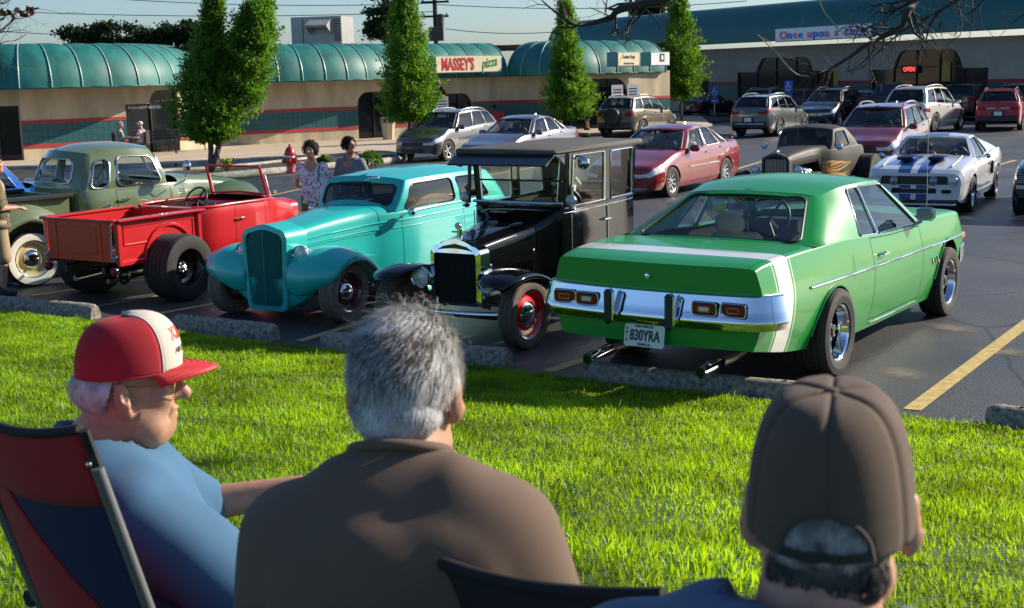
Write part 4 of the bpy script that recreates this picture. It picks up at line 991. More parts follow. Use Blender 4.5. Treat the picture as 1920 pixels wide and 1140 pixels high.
# second row, mostly hidden
def back_car(px,py,d,rz,*a,**k):
    q=at(px,py,d); return modern(*a[:3],(q.x,q.y,zg(q.y)),R(rz),*a[3:],**k)
back_car(1446,200,72,56,'suv','grey suv in the far row behind the steel grey crossover','suv','suv',paint('dusk_grey',(.12,.13,.14),.5),1.0,rails=silver_rail)
back_car(1508,205,73,56,'sedan','dark wagon with red tail lamp, half hidden behind the black suv','car','suv',paint('wine',(.05,.006,.012),.3),.95)
back_car(1616,200,70,-122,'sedan','pale silver sedan in the far row left of the black pickup','car','sedan',paint('pale_silver',(.45,.47,.48),.5),1.0,glass=glass_c)
back_car(1815,205,66,58,'suv','black suv parked in front of the store between white and red suvs','suv','suv',paint('black_far',(.008,.008,.009),.1),1.05,tl=.3)
back_car(1918,190,62,60,'suv','dark grey suv at the top right corner behind the red suv','suv','suv',paint('charcoal',(.03,.03,.034),.4),1.05,rails=silver_rail)
back_car(1785,200,74,60,'suv','silver crossover just showing its roof behind the white suv','suv','suv',paint('ash',(.2,.2,.2),.5),1.0,rails=silver_rail)
# black crew cab pickup in the far row
q=at(1678,205,63); t=thing('pickup_truck','black crew cab pickup in the far row left of the white suv','pickup',(q.x,q.y,zg(q.y)),R(57)); bp_=paint('black_gloss',(.006,.006,.007),.0,.2)
S=dict(L=5.7,paint=bp_,hw=[(0,.86),(.3,.96),(1.5,.99),(5.2,.99),(5.7,.96)],sh=[(0,1.0),(.3,1.12),(1.6,1.18),(3.6,1.22),(3.7,1.30),(5.7,1.30)],top=[(0,1.05),(.3,1.18),(1.5,1.24),(5.7,1.24)],bot=[(0,.42),(5.7,.45)],fc=.15,rc=.02,arch=[(.95,.4,.46),(4.55,.4,.46)],regs=[('taillight',redlens,'rear',(.86,1),(.62,.97)),('tailgate',bp_,'rear',(0,.84),(.4,.98))],
 gh=dict(xw0=1.45,xw1=2.05,xr1=3.55,xr0=3.72,zr=1.88,yr=.72,cw=.2,ct=.1,cr=.02,crt=.02,side=[(.05,.45,.04,.92,.06),(.5,.95,.04,.92,.06)],glass=glass_d,wsglass=glass_d,rwglass=glass_d,trim=blackp))
build_car(t,S)
for x in (.95,4.55):
    for s in (1,-1): wheel(t,2.85-x,s*.88,.40,.26,'alloy')
# ================================================================== classic cars
def outline(w,z0,z1,peak,r,n=6,tap=1.0):   # radiator outline in (y,z), ccw from bottom right
    pts=[]
    for k in range(5): a=R(-90+90*k/4); pts.append((w-.07+.07*math.cos(a),z0+.07+.07*math.sin(a)))
    for k in range(n+1): a=R(90*k/n); pts.append((w-r+r*math.cos(a),z1-r+r*math.sin(a)*1.0))
    for k in range(1,6): y=(w-r)*(1-k/6); pts.append((y,z1+peak*(1-(y/(w-r))**1.7)))
    pts.append((0,z1+peak)); pts=[(y*lerp(tap,1,(z-z0)/(z1-z0)),z) for y,z in pts]
    L=[(-y,z) for y,z in pts[:-1]][::-1]
    return pts+L
def shell(t,name,mat,out,inn,x0,x1,core,depth=.03,nm2='radiator_core',parent=None):
    n=len(out); V=[(x1,y,z) for y,z in out]+[(x0,y,z) for y,z in out]+[(x0+.012,y*.97,z) for y,z in inn]+[(x0-depth,y,z) for y,z in inn]; F=[]
    for i in range(n):
        j=(i+1)%n
        F+= [(i,j,n+j,n+i),(n+i,n+j,2*n+j,2*n+i),(2*n+i,2*n+j,3*n+j,3*n+i)]
    s=mk(name,V,F,mat,parent or t,40)
    mk(nm2,[(x0-depth+.004,y,z) for y,z in inn],[tuple(range(n))],core,s,0)
    return s
def fender(t,name,mat,path,yin,yout,s,drop=.05,lip=.05,ns=8,crown=.0,beadm=None):
    """path: list of (x,z); yin/yout lists along it; s = side"""
    pp=crom([(x,0,z) for x,z in path],5); m=len(path)-1; N=len(pp)
    fi=pch(list(enumerate(yin))); fo=pch(list(enumerate(yout)))
    V=[];n=ns+3
    for i,p in enumerate(pp):
        a=pp[max(i-1,0)]; b=pp[min(i+1,N-1)]; d=(b-a).normalized(); nn=Vector((d.z,0,-d.x)); 
        k=i/5.0; y0,y1=fi(k),fo(k)
        for q in range(ns+1):
            u=q/ns; e=max(0,(u-.45)/.55); V.append(p+nn*(crown*math.sin(math.pi*min(1,u*1.1))-drop*e**2.2)+Vector((0,s*lerp(y0,y1,u),0)))
        V.append(p-nn*(drop+lip*.6)+Vector((0,s*(y1+.006),0))); V.append(p-nn*(drop+lip)+Vector((0,s*(y1-.004),0)))
    F=[]
    # keep the normal direction continuous
    for i in range(N-1):
        for q in range(n-1): F.append((i*n+q,(i+1)*n+q,(i+1)*n+q+1,i*n+q+1))
    o=mk(name,V,F,mat,t,60)
    sm=o.modifiers.new('s','SOLIDIFY'); sm.thickness=.012
    return o
def fnorm(path):
    pass
def lamp(t,p,r,mat,s_dir=Vector((1,0,0)),depth=1.0,nm='headlight',lens=None,pod=True):
    q=s_dir.to_track_quat('Z','Y').to_matrix().to_4x4(); T=Matrix.Translation(p)@q
    b=G().lathe([(.004,-r*1.25*depth),(r*.45,-r*1.1*depth),(r*.85,-r*.6*depth),(r*1.0,-r*.15),(r*1.03,0),(r*.98,.012),(r*.90,.014)],24,T).mk(nm,mat,t,40)
    G().lathe([(r*.91,.008),(r*.7,.03),(r*.4,.045),(.002,.052)],24,T).mk('lens',lens or lamp_clear,b,40)
    G().lathe([(r*.90,.016),(r*.98,.024),(r*1.04,.010)],24,T).mk('bezel',chrome,b,40)
    return b
def bar_sweep(t,name,mat,prof,ys,xf,zf=0.0,parent=None):
    """sweep profile (out,z) across y; xf(y)-> (x, outward sign/scale)"""
    V=[];m=len(prof)
    for y in ys:
        x,sg=xf(y)
        for o_,z in prof: V.append((x+sg*o_,y,z+zf))
    n=len(ys); F=[(i*m+j,(i+1)*m+j,(i+1)*m+j+1,i*m+j+1) for i in range(n-1) for j in range(m-1)]
    F+=[tuple(range(m)),tuple((n-1)*m+k for k in range(m))[::-1]]
    return mk(name,V,F,mat,parent or t,40)
def path_sweep(t,name,mat,prof,path,parent=None):
    P=[Vector((x,y,0)) for x,y in path]; n=len(P); m=len(prof); V=[]
    for i,p in enumerate(P):
        d=(P[min(i+1,n-1)]-P[max(i-1,0)]).normalized(); nn=Vector((-d.y,d.x,0))
        for o_,z in prof: q=p+nn*o_; V.append((q.x,q.y,z))
    F=[(i*m+j,(i+1)*m+j,(i+1)*m+j+1,i*m+j+1) for i in range(n-1) for j in range(m-1)]+[tuple(range(m)),tuple((n-1)*m+k for k in range(m))[::-1]]
    return mk(name,V,F,mat,parent or t,42)
# ------------------------------------------------------------------ green two door coupe
green=M('paint_green',(.006,.25,.036),.32,0,.35,spec=.35); stripe_w=M('paint_stripe',(.72,.70,.66),.3,coat=1.0)
t=thing('coupe_car','green 1970s two door coupe with white tail stripe, seen from behind','car',(2.69,12.25,0),R(54.8)); t.scale=(1.07,1.125,1.125)
X0=2.27; L=4.93
S=dict(L=L,x0=X0,paint=green,hw=[(0,.80),(.25,.85),(1.2,.885),(2.5,.895),(3.7,.885),(4.5,.855),(4.93,.815)],
  sh=[(0,.80),(.3,.86),(1.3,.885),(2.3,.895),(2.75,.915),(3.5,.955),(4.3,.95),(4.8,.925),(4.93,.905)],
  top=[(0,.83),(.3,.90),(1.28,.945),(1.6,.95),(4.0,.985),(4.5,.975),(4.8,.955),(4.93,.930)],
  bot=[(0,.30),(.3,.23),(1.5,.20),(3.4,.21),(4.2,.27),(4.93,.37)],fc=.14,rc=.09,fl=.7,rl=.6,
  side=[(0,.92),(.2,.965),(.45,.995),(.58,1.0),(.64,.998),(.86,.965),(1,.935)],kt=.935,
  tops=[(0,.935),(.22,.915),(.45,.80),(.75,.40),(1,0)],
  arch=[(.86,.33,.365),(3.68,.30,.365)],lip=(green,.010),
  regs=[('door',green,'body',(1.62,2.86),(.10,.985)),('hood',green,'body',(.10,1.22),(1.3,2.0)),('trunk_lid',green,'body',(4.06,4.935),(1.34,2.0)),
        ('stripe',stripe_w,'body',(4.44,4.66),(0,2.0)),('pinstripe',stripe_w,'body',(4.395,4.405),(0,1.1)),('pinstripe',stripe_w,'body',(4.69,4.70),(0,1.1)),('grille',mesh_grille,'front',(0,.62),(.35,.92))],
  openq=1.05,
  gh=dict(xw0=1.28,xw1=1.86,xr1=3.25,xr0=4.0,cw=.14,ct=.10,cr=.20,crt=.07,zr=1.30,yr=.60,kA=.97,kC=.90,dA=.02,dC=.05,crown=.055,bulge=.012,kb=.955,
     side=[(.045,.470,.02,.93,.03),(.478,.645,.02,.93,.03)],glass=glass('green_coupe_glass',(.62,.74,.66)),wsglass=glass_c,rwglass=glass('coupe_backlight',(.72,.82,.80)),trim=chrome,tr=.009,ws=(.05,.95,.04,.95,.06),rw=(.075,.925,.04,.93,.07),wtrim=blackp,wtr=.009,headliner=interior_tan))
build_car(t,S); sec=Car.sec
for x,r_,wd in ((.86,.305,.21),(3.68,.32,.25)):
    for s in (1,-1): wheel(t,X0-x,s*(.80-.0),r_,wd,'cragar',rimr=r_*.64)
cream_v=M('cream_vinyl',(.62,.58,.48),.55)
seats(t,[(2.35,(.36,-.36),None)],cream_v,X0,zc=.46,zh=.55); seats(t,[(3.15,(0,),1.25)],cream_v,X0,zc=.50,head=False,zh=.46); dash(t,X0,1.55,.90,1.4,interior_blk,y=.38,r=.20)
G().box((X0-3.72,0,.90),(.5,1.2,.03),.01).mk('parcel_shelf',cream_v,t); 
G().tube([(X0-2.0,.0,1.16),(X0-1.95,0,1.30)],.01,5).mk('mirror_arm',chrome,t); G().box((X0-2.02,0,1.16),(.04,.24,.07),.02).mk('rear_view_mirror',blackp,t)
# chrome rear bumper, guards, lamps, plate
def xr(y): 
    k=abs(y)/.86; return (X0-L+ .085*k*k + (.20*max(0,(k-.93)/.07)**1.5 if k>.93 else 0), -1.0)
ysb=sorted(list(np.linspace(-.80,.80,19))+[-.86,-.85,-.83,.83,.85,.86])
xr=lambda y:(X0-L+.085*(y/.86)**2,-1.0)
prof=[(-.02,.748),(.028,.750),(.046,.740),(.055,.705),(.070,.650),(.084,.600),(.096,.580),(.096,.562),(.074,.518),(.02,.500),(-.02,.500)]
pth=[(X0-L+.235,.860),(X0-L+.215,.857),(X0-L+.155,.838),(X0-L+.112,.80)]+[(xr(y)[0],y) for y in np.linspace(.74,-.74,17)]+[(X0-L+.112,-.80),(X0-L+.155,-.838),(X0-L+.215,-.857),(X0-L+.235,-.860)]
bmp=path_sweep(t,'rear_bumper',chrome,[(-o_,z) for o_,z in prof],pth)
for y in (.655,.455,-.455,-.655):
    x=xr(y)[0]
    fr=G(); fr.box((x-.072,y,.655),(.030,.190,.100),.012); fr=fr.mk('tail_light',blackp,t)
    rim=[(x-.088,y+a,.655+b) for a,b in rrect(.176,.088,.02,4)]; G().tube(rim,.0045,6,closed=True).mk('chrome_rim',chrome,fr)
    G().box((x-.086,y,.655),(.016,.150,.066),.008).mk('lens',redlens,fr); 
    G().tube([(x-.0955,y+a,.655+b) for a,b in rrect(.082,.034,.006,2)],.0022,5,closed=True).mk('lens_rim',chrome_soft,fr)
    if abs(y)<.5: G().box((x-.095,y,.655),(.008,.07,.026),.003).mk('reverse_lens',lamp_white,fr)
for y in (.235,-.235):
    x=xr(y)[0]; gd=G().box((x-.120,y,.63),(.070,.050,.24),.022).mk('bumper_guard',chrome,t); G().box((x-.158,y,.63),(.045,.06,.245),.02).mk('rubber_pad',M('guard_rubber',(.010,.014,.022),.5),gd)
x=X0-L; 
pl=plate(t,(x-.055,0.0,.43),math.pi,w=.31,h=.155,tilt=R(-10))
text('number','830YRA',.105,ink,pl,(.009,.005,-.003),(R(90),0,R(90)),.002,sx=.66,bold=.002); text('state','HISTORICAL',.026,ink,pl,(.009,0,.062),(R(90),0,R(90)),.002); text('state','VEHICLE',.026,ink,pl,(.009,0,-.062),(R(90),0,R(90)),.002)
for i,c in enumerate('OHIO'): text('state',c,.026,ink,pl,(.009,-.135,.04-.026*i),(R(90),0,R(90)),.002)
for c in pl.children: pass
for yy in (-.1,.1): G().ell((.008,yy,.062),(.004,.006,.006),6,4).mk('plate_bolt',chrome_soft,pl)
G().lathe([(.002,.018),(.014,.016),(.022,.008),(.022,0)],14,Matrix.Translation((x-.006,0,.84))@Matrix.Rotation(-math.pi/2,4,'Y')).mk('trunk_lock',chrome,t)
for s,yb in ((1,.42),(-1,.46)):
    G().tube([(x+1.0,s*yb*.8,.24),(x+.35,s*yb,.245),(x+.10,s*yb,.25)],.034,12).mk('exhaust_pipe',M('aluminised_pipe',(.30,.29,.25),.5,.8),t)
    e=G(); e.lathe([(.030,0),(.040,0),(.043,.02),(.043,.30),(.036,.33)],16,Matrix.Translation((x-.13,s*yb,.235))@Matrix.Rotation(R(87),4,'Y')); e.mk('exhaust_tip',chrome,t); G().lathe([(.001,.004),(.036,.004)],12,Matrix.Translation((x-.13,s*yb,.235))@Matrix.Rotation(R(87),4,'Y')).mk('exhaust_bore',blackm,t)
def sidepts(xs,q,s,o=.004): 
    return [(lambda p:(X0-p[0],s*(p[1]+o),p[2]))(sec(x,q)) for x in xs]
for s in (1,-1):
    G().tube([(lambda p:(X0-p[0],s*(p[1]+.004),p[2]))(Car.at_z(x,.69+.010*(x-2.2))) for x in np.linspace(.10,4.15,30)],.010,6).mk('side_moulding',chrome,t,60)
    G().tube(sidepts(np.linspace(1.66,2.82,8),.055,s),.007,6).mk('sill_moulding',chrome,t,60)
    p=Car.at_z(4.76,.615); G().box((X0-p[0],s*(p[1]+.002),p[2]),(.14,.016,.05),.004).mk('side_marker',redlens,t)
    p=Car.at_z(.22,.66); G().box((X0-p[0],s*(p[1]+.0),p[2]),(.12,.02,.05),.004).mk('side_marker',amber,t)
    p=sec(2.66,.80); handle(t,(X0-p[0],s*p[1],p[2]),s)
    p=sec(1.72,1.0); m=G().box((X0-p[0]-.02,s*(p[1]+.10),p[2]+.105),(.06,.16,.115),.03).mk('wing_mirror',chrome,t); G().box((X0-p[0]-.052,s*(p[1]+.10),p[2]+.105),(.006,.13,.09)).mk('mirror_glass',M('mirror_glass_m',(.6,.6,.5),.05,1),m); G().tube([(X0-p[0]-.02,s*(p[1]-.01),p[2]),(X0-p[0]-.02,s*(p[1]+.07),p[2]+.05)],.016,6).mk('mirror_stalk',chrome,m)
    p=sec(1.28,.50); g=G(); q0=Vector((X0-p[0],s*(p[1]+.006),p[2])); g.tube([q0+Vector(v) for v in ((.10,0,-.02),(.05,0,.03),(.03,0,-.03),(-.01,0,.02),(-.04,0,-.02),(-.09,0,.03))],.006,5); g.mk('script_emblem',chrome,t)
    lamp(t,Vector((X0+.01-.03,s*.58,.66)),.085,blackp)
p=sec(1.30,1.25); G().tube([(X0-1.30,-p[1],p[2]),(X0-1.32,-p[1],p[2]+.86)],.0022,5).mk('antenna',chrome_soft,t)
bar_sweep(t,'front_bumper',chrome,[(-.03,.56),(.05,.56),(.08,.50),(.05,.43),(-.03,.42)],ysb,lambda y:(X0-.02-.14*(abs(y)/.86)**2-(.22*max(0,(abs(y)/.86-.93)/.07)**1.5 if abs(y)/.86>.93 else 0),1.0))
# ------------------------------------------------------------------ white fastback with blue stripes
white_p=M('paint_white',(.62,.63,.66),.22,.0,1.0); blue_s=M('paint_blue_stripe',(.006,.045,.20),.25,0,1.0)
t=thing('fastback_car','white 1960s fastback with twin blue racing stripes and hood scoops','car',(7.83,23.9,zg(23.9)),R(-118.4)); t.scale=(.97,.95,.97)
X0=2.19; L=4.60
S=dict(split=True,L=L,x0=X0,paint=white_p,hw=[(0,.80),(.2,.86),(1.2,.90),(2.4,.89),(3.6,.905),(4.3,.87),(4.6,.82)],
  sh=[(0,.70),(.12,.77),(.5,.83),(1.45,.88),(2.2,.88),(2.8,.90),(3.5,.96),(4.2,.95),(4.6,.90)],top=[(0,.74),(.12,.80),(.5,.88),(1.4,.96),(1.7,.96),(4.2,.99),(4.6,.97)],
  bot=[(0,.28),(.1,.22),(.5,.20),(3.2,.20),(4.1,.28),(4.6,.40)],fc=.10,rc=.06,fl=.6,side=[(0,.94),(.25,.975),(.5,.985),(.70,1.0),(.88,.97),(1,.93)],kt=.93,tops=[(0,.93),(.2,.88),(.45,.78),(.75,.40),(1,0)],
  arch=[(.82,.32,.37),(3.56,.32,.37)],lip=(white_p,.012),openq=1.05,
  regs=[('door',white_p,'body',(1.62,2.70),(.10,.985)),('hood',white_p,'body',(.10,1.30),(1.25,2.0)),('stripe',blue_s,'body',(0,1.30),(1.79,1.955)),('stripe',blue_s,'body',(3.9,4.6),(1.79,1.955)),('grille',mesh_grille,'front',(0,.74),(.62,.97)),('lower_grille',mesh_grille,'front',(0,.50),(.26,.45)),('stripe',blue_s,'front',(.06,.32),(.46,.60)),('stripe',blue_s,'front',(.06,.32),(.0,.24))],
  gh=dict(xw0=1.42,xw1=1.98,xr1=2.75,xr0=4.15,cw=.14,ct=.10,cr=.10,crt=.10,zr=1.275,yr=.60,dA=.02,dC=.03,crown=.05,bulge=.01,kb=.955,side=[(.045,.40,.03,.92,.04),(.42,.56,.10,.90,.05)],glass=glass_c,wsglass=glass_c,rwglass=glass_m,trim=chrome,tr=.009,wtrim=chrome,wtr=.012,rstripe=(blue_s,[(.06,.42)])))
build_car(t,S); sec=Car.sec
for x in (.82,3.56):
    for s in (1,-1): wheel(t,X0-x,s*.79,.32,.22,'cragar')
seats(t,[(2.35,(.36,-.36),None)],interior_blk,X0,zc=.46); seats(t,[(2.36,(-.36,),None)],red_vinyl,X0,zc=.465,head=False); dash(t,X0,1.65,.90,1.4,interior_blk)
G().tube([(X0-2.8,.5,.5),(X0-2.8,.5,1.15),(X0-2.8,-.5,1.15),(X0-2.8,-.5,.5)],.022,6).mk('roll_bar',whitep,t); G().tube([(X0-2.8,.5,1.1),(X0-2.8,-.5,.6)],.02,6).mk('harness_bar',whitep,t)
for s in (1,-1):
    lamp(t,Vector((X0-.06,s*.66,.60)),.085,blackp); lamp(t,Vector((X0-.005,s*.34,.605)),.08,blackp,lens=M('fog_lens',(.25,.27,.28),.1,.4,1))
    g=G(); g.box((X0-.78,s*.27,.955),(.5,.30,.06),.02); g.mk('hood_scoop',blue_s,t); G().box((X0-.525,s*.27,.955),(.012,.25,.04),.003).mk('scoop_mouth',blackm,t)
    G().tube([(X0-.25,s*.60,.84),(X0-.8,s*.62,.915),(X0-1.3,s*.60,.955)],.02,6).mk('hood_ridge',white_p,t,60)
    p=sec(2.86,.62); G().box((X0-p[0],s*(p[1]+.02),p[2]+.02),(.16,.05,.26),.02).mk('side_scoop',white_p,t); G().box((X0-p[0]+.082,s*(p[1]+.02),p[2]+.02),(.01,.04,.22)).mk('scoop_mouth',blackm,t)
    G().tube([(lambda p:(X0-p[0],s*(p[1]+.004),p[2]))(sec(x,.18)) for x in np.linspace(1.3,3.1,12)],.022,6).mk('side_stripe',blue_s,t,60)
    mirror_part(t,(X0-1.75,s*.84,.90),s,chrome,(.08,.12,.09)); p=sec(2.55,.8); handle(t,(X0-p[0],s*p[1],p[2]),s)
    G().box((X0-.02,s*.56,.425),(.02,.16,.06),.008).mk('signal_slot',blackm,t); G().box((X0-.015,s*.30,.435),(.02,.14,.09),.008).mk('fog_slot',blackm,t)
G().box((X0-.035,.0,.20),(.10,1.45,.03),.01).mk('front_spoiler',white_p,t)
# ------------------------------------------------------------------ dark muscle car at the frame edge
navy=M('paint_navy',(.010,.016,.03),.2,.2,1.0)
q=gp(1893,402); t=thing('muscle_car','dark navy muscle car with white stripe cut by the right frame edge','car',(q.x+1.55,q.y+.85,zg(q.y)),R(-118))
X0=2.2; L=4.7
S=dict(L=L,x0=X0,paint=navy,hw=[(0,.82),(.2,.88),(1.2,.93),(3.6,.93),(4.7,.84)],sh=[(0,.74),(.15,.79),(.5,.84),(1.4,.90),(2.8,.90),(3.5,.97),(4.7,.90)],top=[(0,.77),(.15,.83),(.5,.89),(1.4,.97),(4.0,.99),(4.7,.93)],
  bot=[(0,.34),(.2,.24),(3.4,.22),(4.7,.42)],fc=.14,rc=.08,arch=[(.85,.33,.37),(3.6,.33,.37)],openq=1.05,kt=.93,
  regs=[('door',navy,'body',(1.6,2.85),(.1,.985)),('hood',navy,'body',(.1,1.25),(1.25,2)),('stripe',stripe_w,'body',(0,1.25),(1.62,1.78)),('grille',mesh_grille,'front',(0,.66),(.55,.93)),('lower_cladding',blackp,'front',(0,1),(0,.22)),('bumper_cover',chrome,'front',(0,1),(.36,.5))],
  gh=dict(xw0=1.4,xw1=2.0,xr1=3.1,xr0=3.95,cw=.14,ct=.1,cr=.15,crt=.08,zr=1.25,yr=.58,side=[(.045,.6,.03,.92,.04)],glass=glass_m,wsglass=glass_m,rwglass=glass_m,trim=chrome,kb=.955,bulge=.01))
build_car(t,S)
for x in (.85,3.6):
    for s in (1,-1): wheel(t,X0-x,s*.80,.335,.23,'alloy')
for s in (1,-1):
    G().box((X0-.035,s*.655,.655),(.04,.30,.18),.02).mk('headlight_door',blackp,t)
    for k in range(5): G().box((X0-.012,s*.655,.59+.033*k),(.014,.27,.012),.003).mk('lamp_louvre',chrome_soft,t)
# ------------------------------------------------------------------ matte grey chopped coupe with flames
matte=M('matte_grey_paint',(.020,.019,.018),.6,.0,.0,var=.15,vscale=3); flame=M('flame_orange',(.55,.20,.03),.5); flame2=M('flame_yellow',(.62,.40,.10),.5)
t=thing('hot_rod','matte grey chopped hot rod coupe with orange flames on its door','car',(6.01,25.91,zg(25.9)),R(-123.9)); t.scale=(1.06,1,1)
X0=1.75
S=dict(L=3.35,x0=X0,paint=matte,hw=[(.02,.26),(.3,.30),(1.05,.42),(1.25,.56),(1.7,.66),(2.4,.67),(3.0,.60),(3.35,.45)],sh=[(.02,.84),(.3,.88),(1.05,.93),(1.3,.95),(2.4,.98),(2.9,.94),(3.2,.78),(3.35,.62)],
  top=[(.02,.93),(.3,.98),(1.05,1.06),(1.3,1.08),(2.4,1.06),(2.9,1.0),(3.2,.84),(3.35,.66)],bot=[(.02,.72),(1.04,.76),(1.06,.38),(3.35,.42)],fc=.0,rc=.12,side=[(0,.97),(.4,1),(.8,.995),(1,.97)],kt=.97,tops=[(0,.97),(.25,.9),(.5,.72),(.75,.38),(1,0)],
  regs=[('door',matte,'body',(1.38,2.1),(.06,.985))],
  gh=dict(xw0=1.22,xw1=1.42,xr1=2.35,xr0=2.75,cw=.05,ct=.05,cr=.22,crt=.20,zr=1.36,yr=.54,dA=.02,dC=.03,crown=.07,bulge=.02,kb=.99,side=[(.10,.62,.14,.86,.05)],glass=glass_d,wsglass=glass_m,rwglass=glass_d,trim=matte,wtrim=matte,ws=(.07,.93,.12,.86,.06),rw=(.3,.7,.25,.8,.05)))
build_car(t,S); sec=Car.sec
o=outline(.27,.42,.92,.05,.09); i_=outline(.225,.47,.88,.035,.07); shl=shell(t,'grille_shell',matte,o,i_,X0+.03,X0-.14,blackm)
for k in range(-7,8): G().box((X0+.012,k*.028,.67),(.012,.008,.38)).mk('grille_bar',chrome_soft,shl)
g=G(); g.box((X0-.62,0,.62),(.62,.34,.28),.04); eng=g.mk('engine',M('engine_block',(.05,.05,.05),.5,.5),t)
for s in (1,-1):
    for k in range(4): G().tube([(X0-.40-.14*k,s*.16,.66),(X0-.45-.14*k,s*.30,.60),(X0-.62-.14*k,s*.33,.50)],.022,6).mk('exhaust_header',chrome_soft,eng,60)
    G().box((X0-1.6,s*.34,.38),(3.2,.06,.10),.01).mk('frame_rail',blackp,t)
    lamp(t,Vector((X0-1.18,s*.76,1.03)),.065,chrome,nm='cowl_lamp'); lamp(t,Vector((X0-.02,s*.42,.66)),.085,chrome); G().tube([(X0-.12,s*.25,.52),(X0-.06,s*.42,.58)],.018,6).mk('lamp_bar',blackp,t)
    wheel(t,X0-.12,s*.72,.32,.16,'steel_black',rimr=.20); wheel(t,X0-2.72,s*.80,.40,.30,'steel_black',rimr=.20)
    # flames: licks painted on the cowl and door
    rr=random.Random(5)
    for k in range(9):
        x0=1.10; z0=.40+.04*k; Lk=.55+.45*rr.random(); am=.03+.03*rr.random(); pts=[];ptl=[]
        for u in np.linspace(0,1,9):
            x=x0+Lk*u; q=min(.92,(.05+.07*k)+.10*math.sin(u*4+k)*u+.06*u); w_=.035*(1-u)**.8+.004
            a=sec(x,max(.01,q-w_)); b=sec(x,min(.98,q+w_)); pts.append((X0-a[0],s*(a[1]+.003),a[2])); ptl.append((X0-b[0],s*(b[1]+.003),b[2]))
        mk('flame_lick',pts+ptl,[(i,i+1,10+i-1+1-1,9+i) if False else (i,i+1,9+i+1,9+i) for i in range(8)],flame if k%2 else flame2,t,60)
G().tube([(X0-.12,-.72,.32),(X0-.10,0,.27),(X0-.12,.72,.32)],.026,8).mk('front_axle',chrome_soft,t); G().tube([(X0-2.72,-.8,.40),(X0-2.72,.8,.40)],.05,8).mk('rear_axle',blackp,t)
G().ell((X0-.1,0,1.0),(.10,.02,.025),10,6).mk('hood_ornament',chrome,t)
# ------------------------------------------------------------------ turquoise 1930s sedan
turq=M('paint_turquoise',(.010,.42,.40),.36,0,.55); turq_d=M('paint_grille_teal',(.004,.155,.16),.45)
t=thing('custom_sedan','turquoise 1930s two door sedan hot rod with tall painted grille','car',(-1.64,15.06,0),R(-119.7)); t.scale=(.96,.93,.93)
X0=1.78
S=dict(L=4.75,x0=X0,paint=turq,hw=[(.02,.26),(.25,.29),(1.15,.45),(1.5,.60),(1.9,.70),(2.8,.74),(3.7,.72),(4.4,.56),(4.75,.40)],
  sh=[(.02,.93),(.25,.96),(1.15,1.03),(1.5,1.06),(2.6,1.09),(3.7,1.07),(4.35,.92),(4.75,.62)],top=[(.02,1.0),(.25,1.05),(1.2,1.16),(1.5,1.17),(3.8,1.15),(4.35,1.0),(4.75,.66)],
  bot=[(.02,.40),(.5,.38),(1.2,.32),(1.6,.22),(4.0,.24),(4.75,.34)],fc=.02,rc=.15,side=[(0,.93),(.2,.98),(.45,1),(.8,.985),(1,.95)],kt=.95,tops=[(0,.95),(.22,.90),(.5,.70),(.75,.37),(1,0)],
  regs=[('door',turq,'body',(1.62,2.84),(.02,.985)),('hood',turq,'body',(.20,1.32),(.74,2.0))],openq=1.1,
  gh=dict(xw0=1.42,xw1=1.70,xr1=3.80,xr0=4.30,cw=.10,ct=.06,cr=.22,crt=.14,zr=1.46,yr=.635,dA=.015,dC=.04,crown=.085,bulge=.03,kb=.985,kA=.93,kC=.90,rang=75,side=[(.055,.46,.09,.86,.06),(.515,.80,.11,.86,.06)],glass=glass('dusky_glass',(.40,.40,.38)),wsglass=glass('smoke_blue_glass',(.42,.46,.52)),rwglass=glass_d,trim=blackp,tr=.008,wtrim=blackp,wtr=.009,ws=(.07,.93,.16,.80,.06),rw=(.25,.75,.3,.75,.05),headliner=M('tan_headliner',(.35,.22,.15),.9)))
build_car(t,S); sec=Car.sec
o=outline(.325,.135,1.06,.045,.13,tap=.86); i_=outline(.275,.18,1.01,.035,.10,tap=.86)
shl=shell(t,'grille_shell',turq,o,i_,X0+.14,X0-.22,blackm,.05)
for k in range(-12,13):
    y=k*.0205; q=abs(y)/.26; zt=1.035-.035*q**1.7-(.03 if q>.8 else 0)-(.03 if q>.92 else 0); zb=.195+(.40*(q-.80)/.2 if q>.80 else .0)
    G().box((X0+.145-.05*abs(y)/.26*1.0,y,(zt+zb)/2),(.05,.0125,zt-zb),.005).mk('grille_bar',turq_d,shl)
G().box((X0+.158,0,.615),(.03,.02,.84),.008).mk('grille_spine',turq_d,shl)
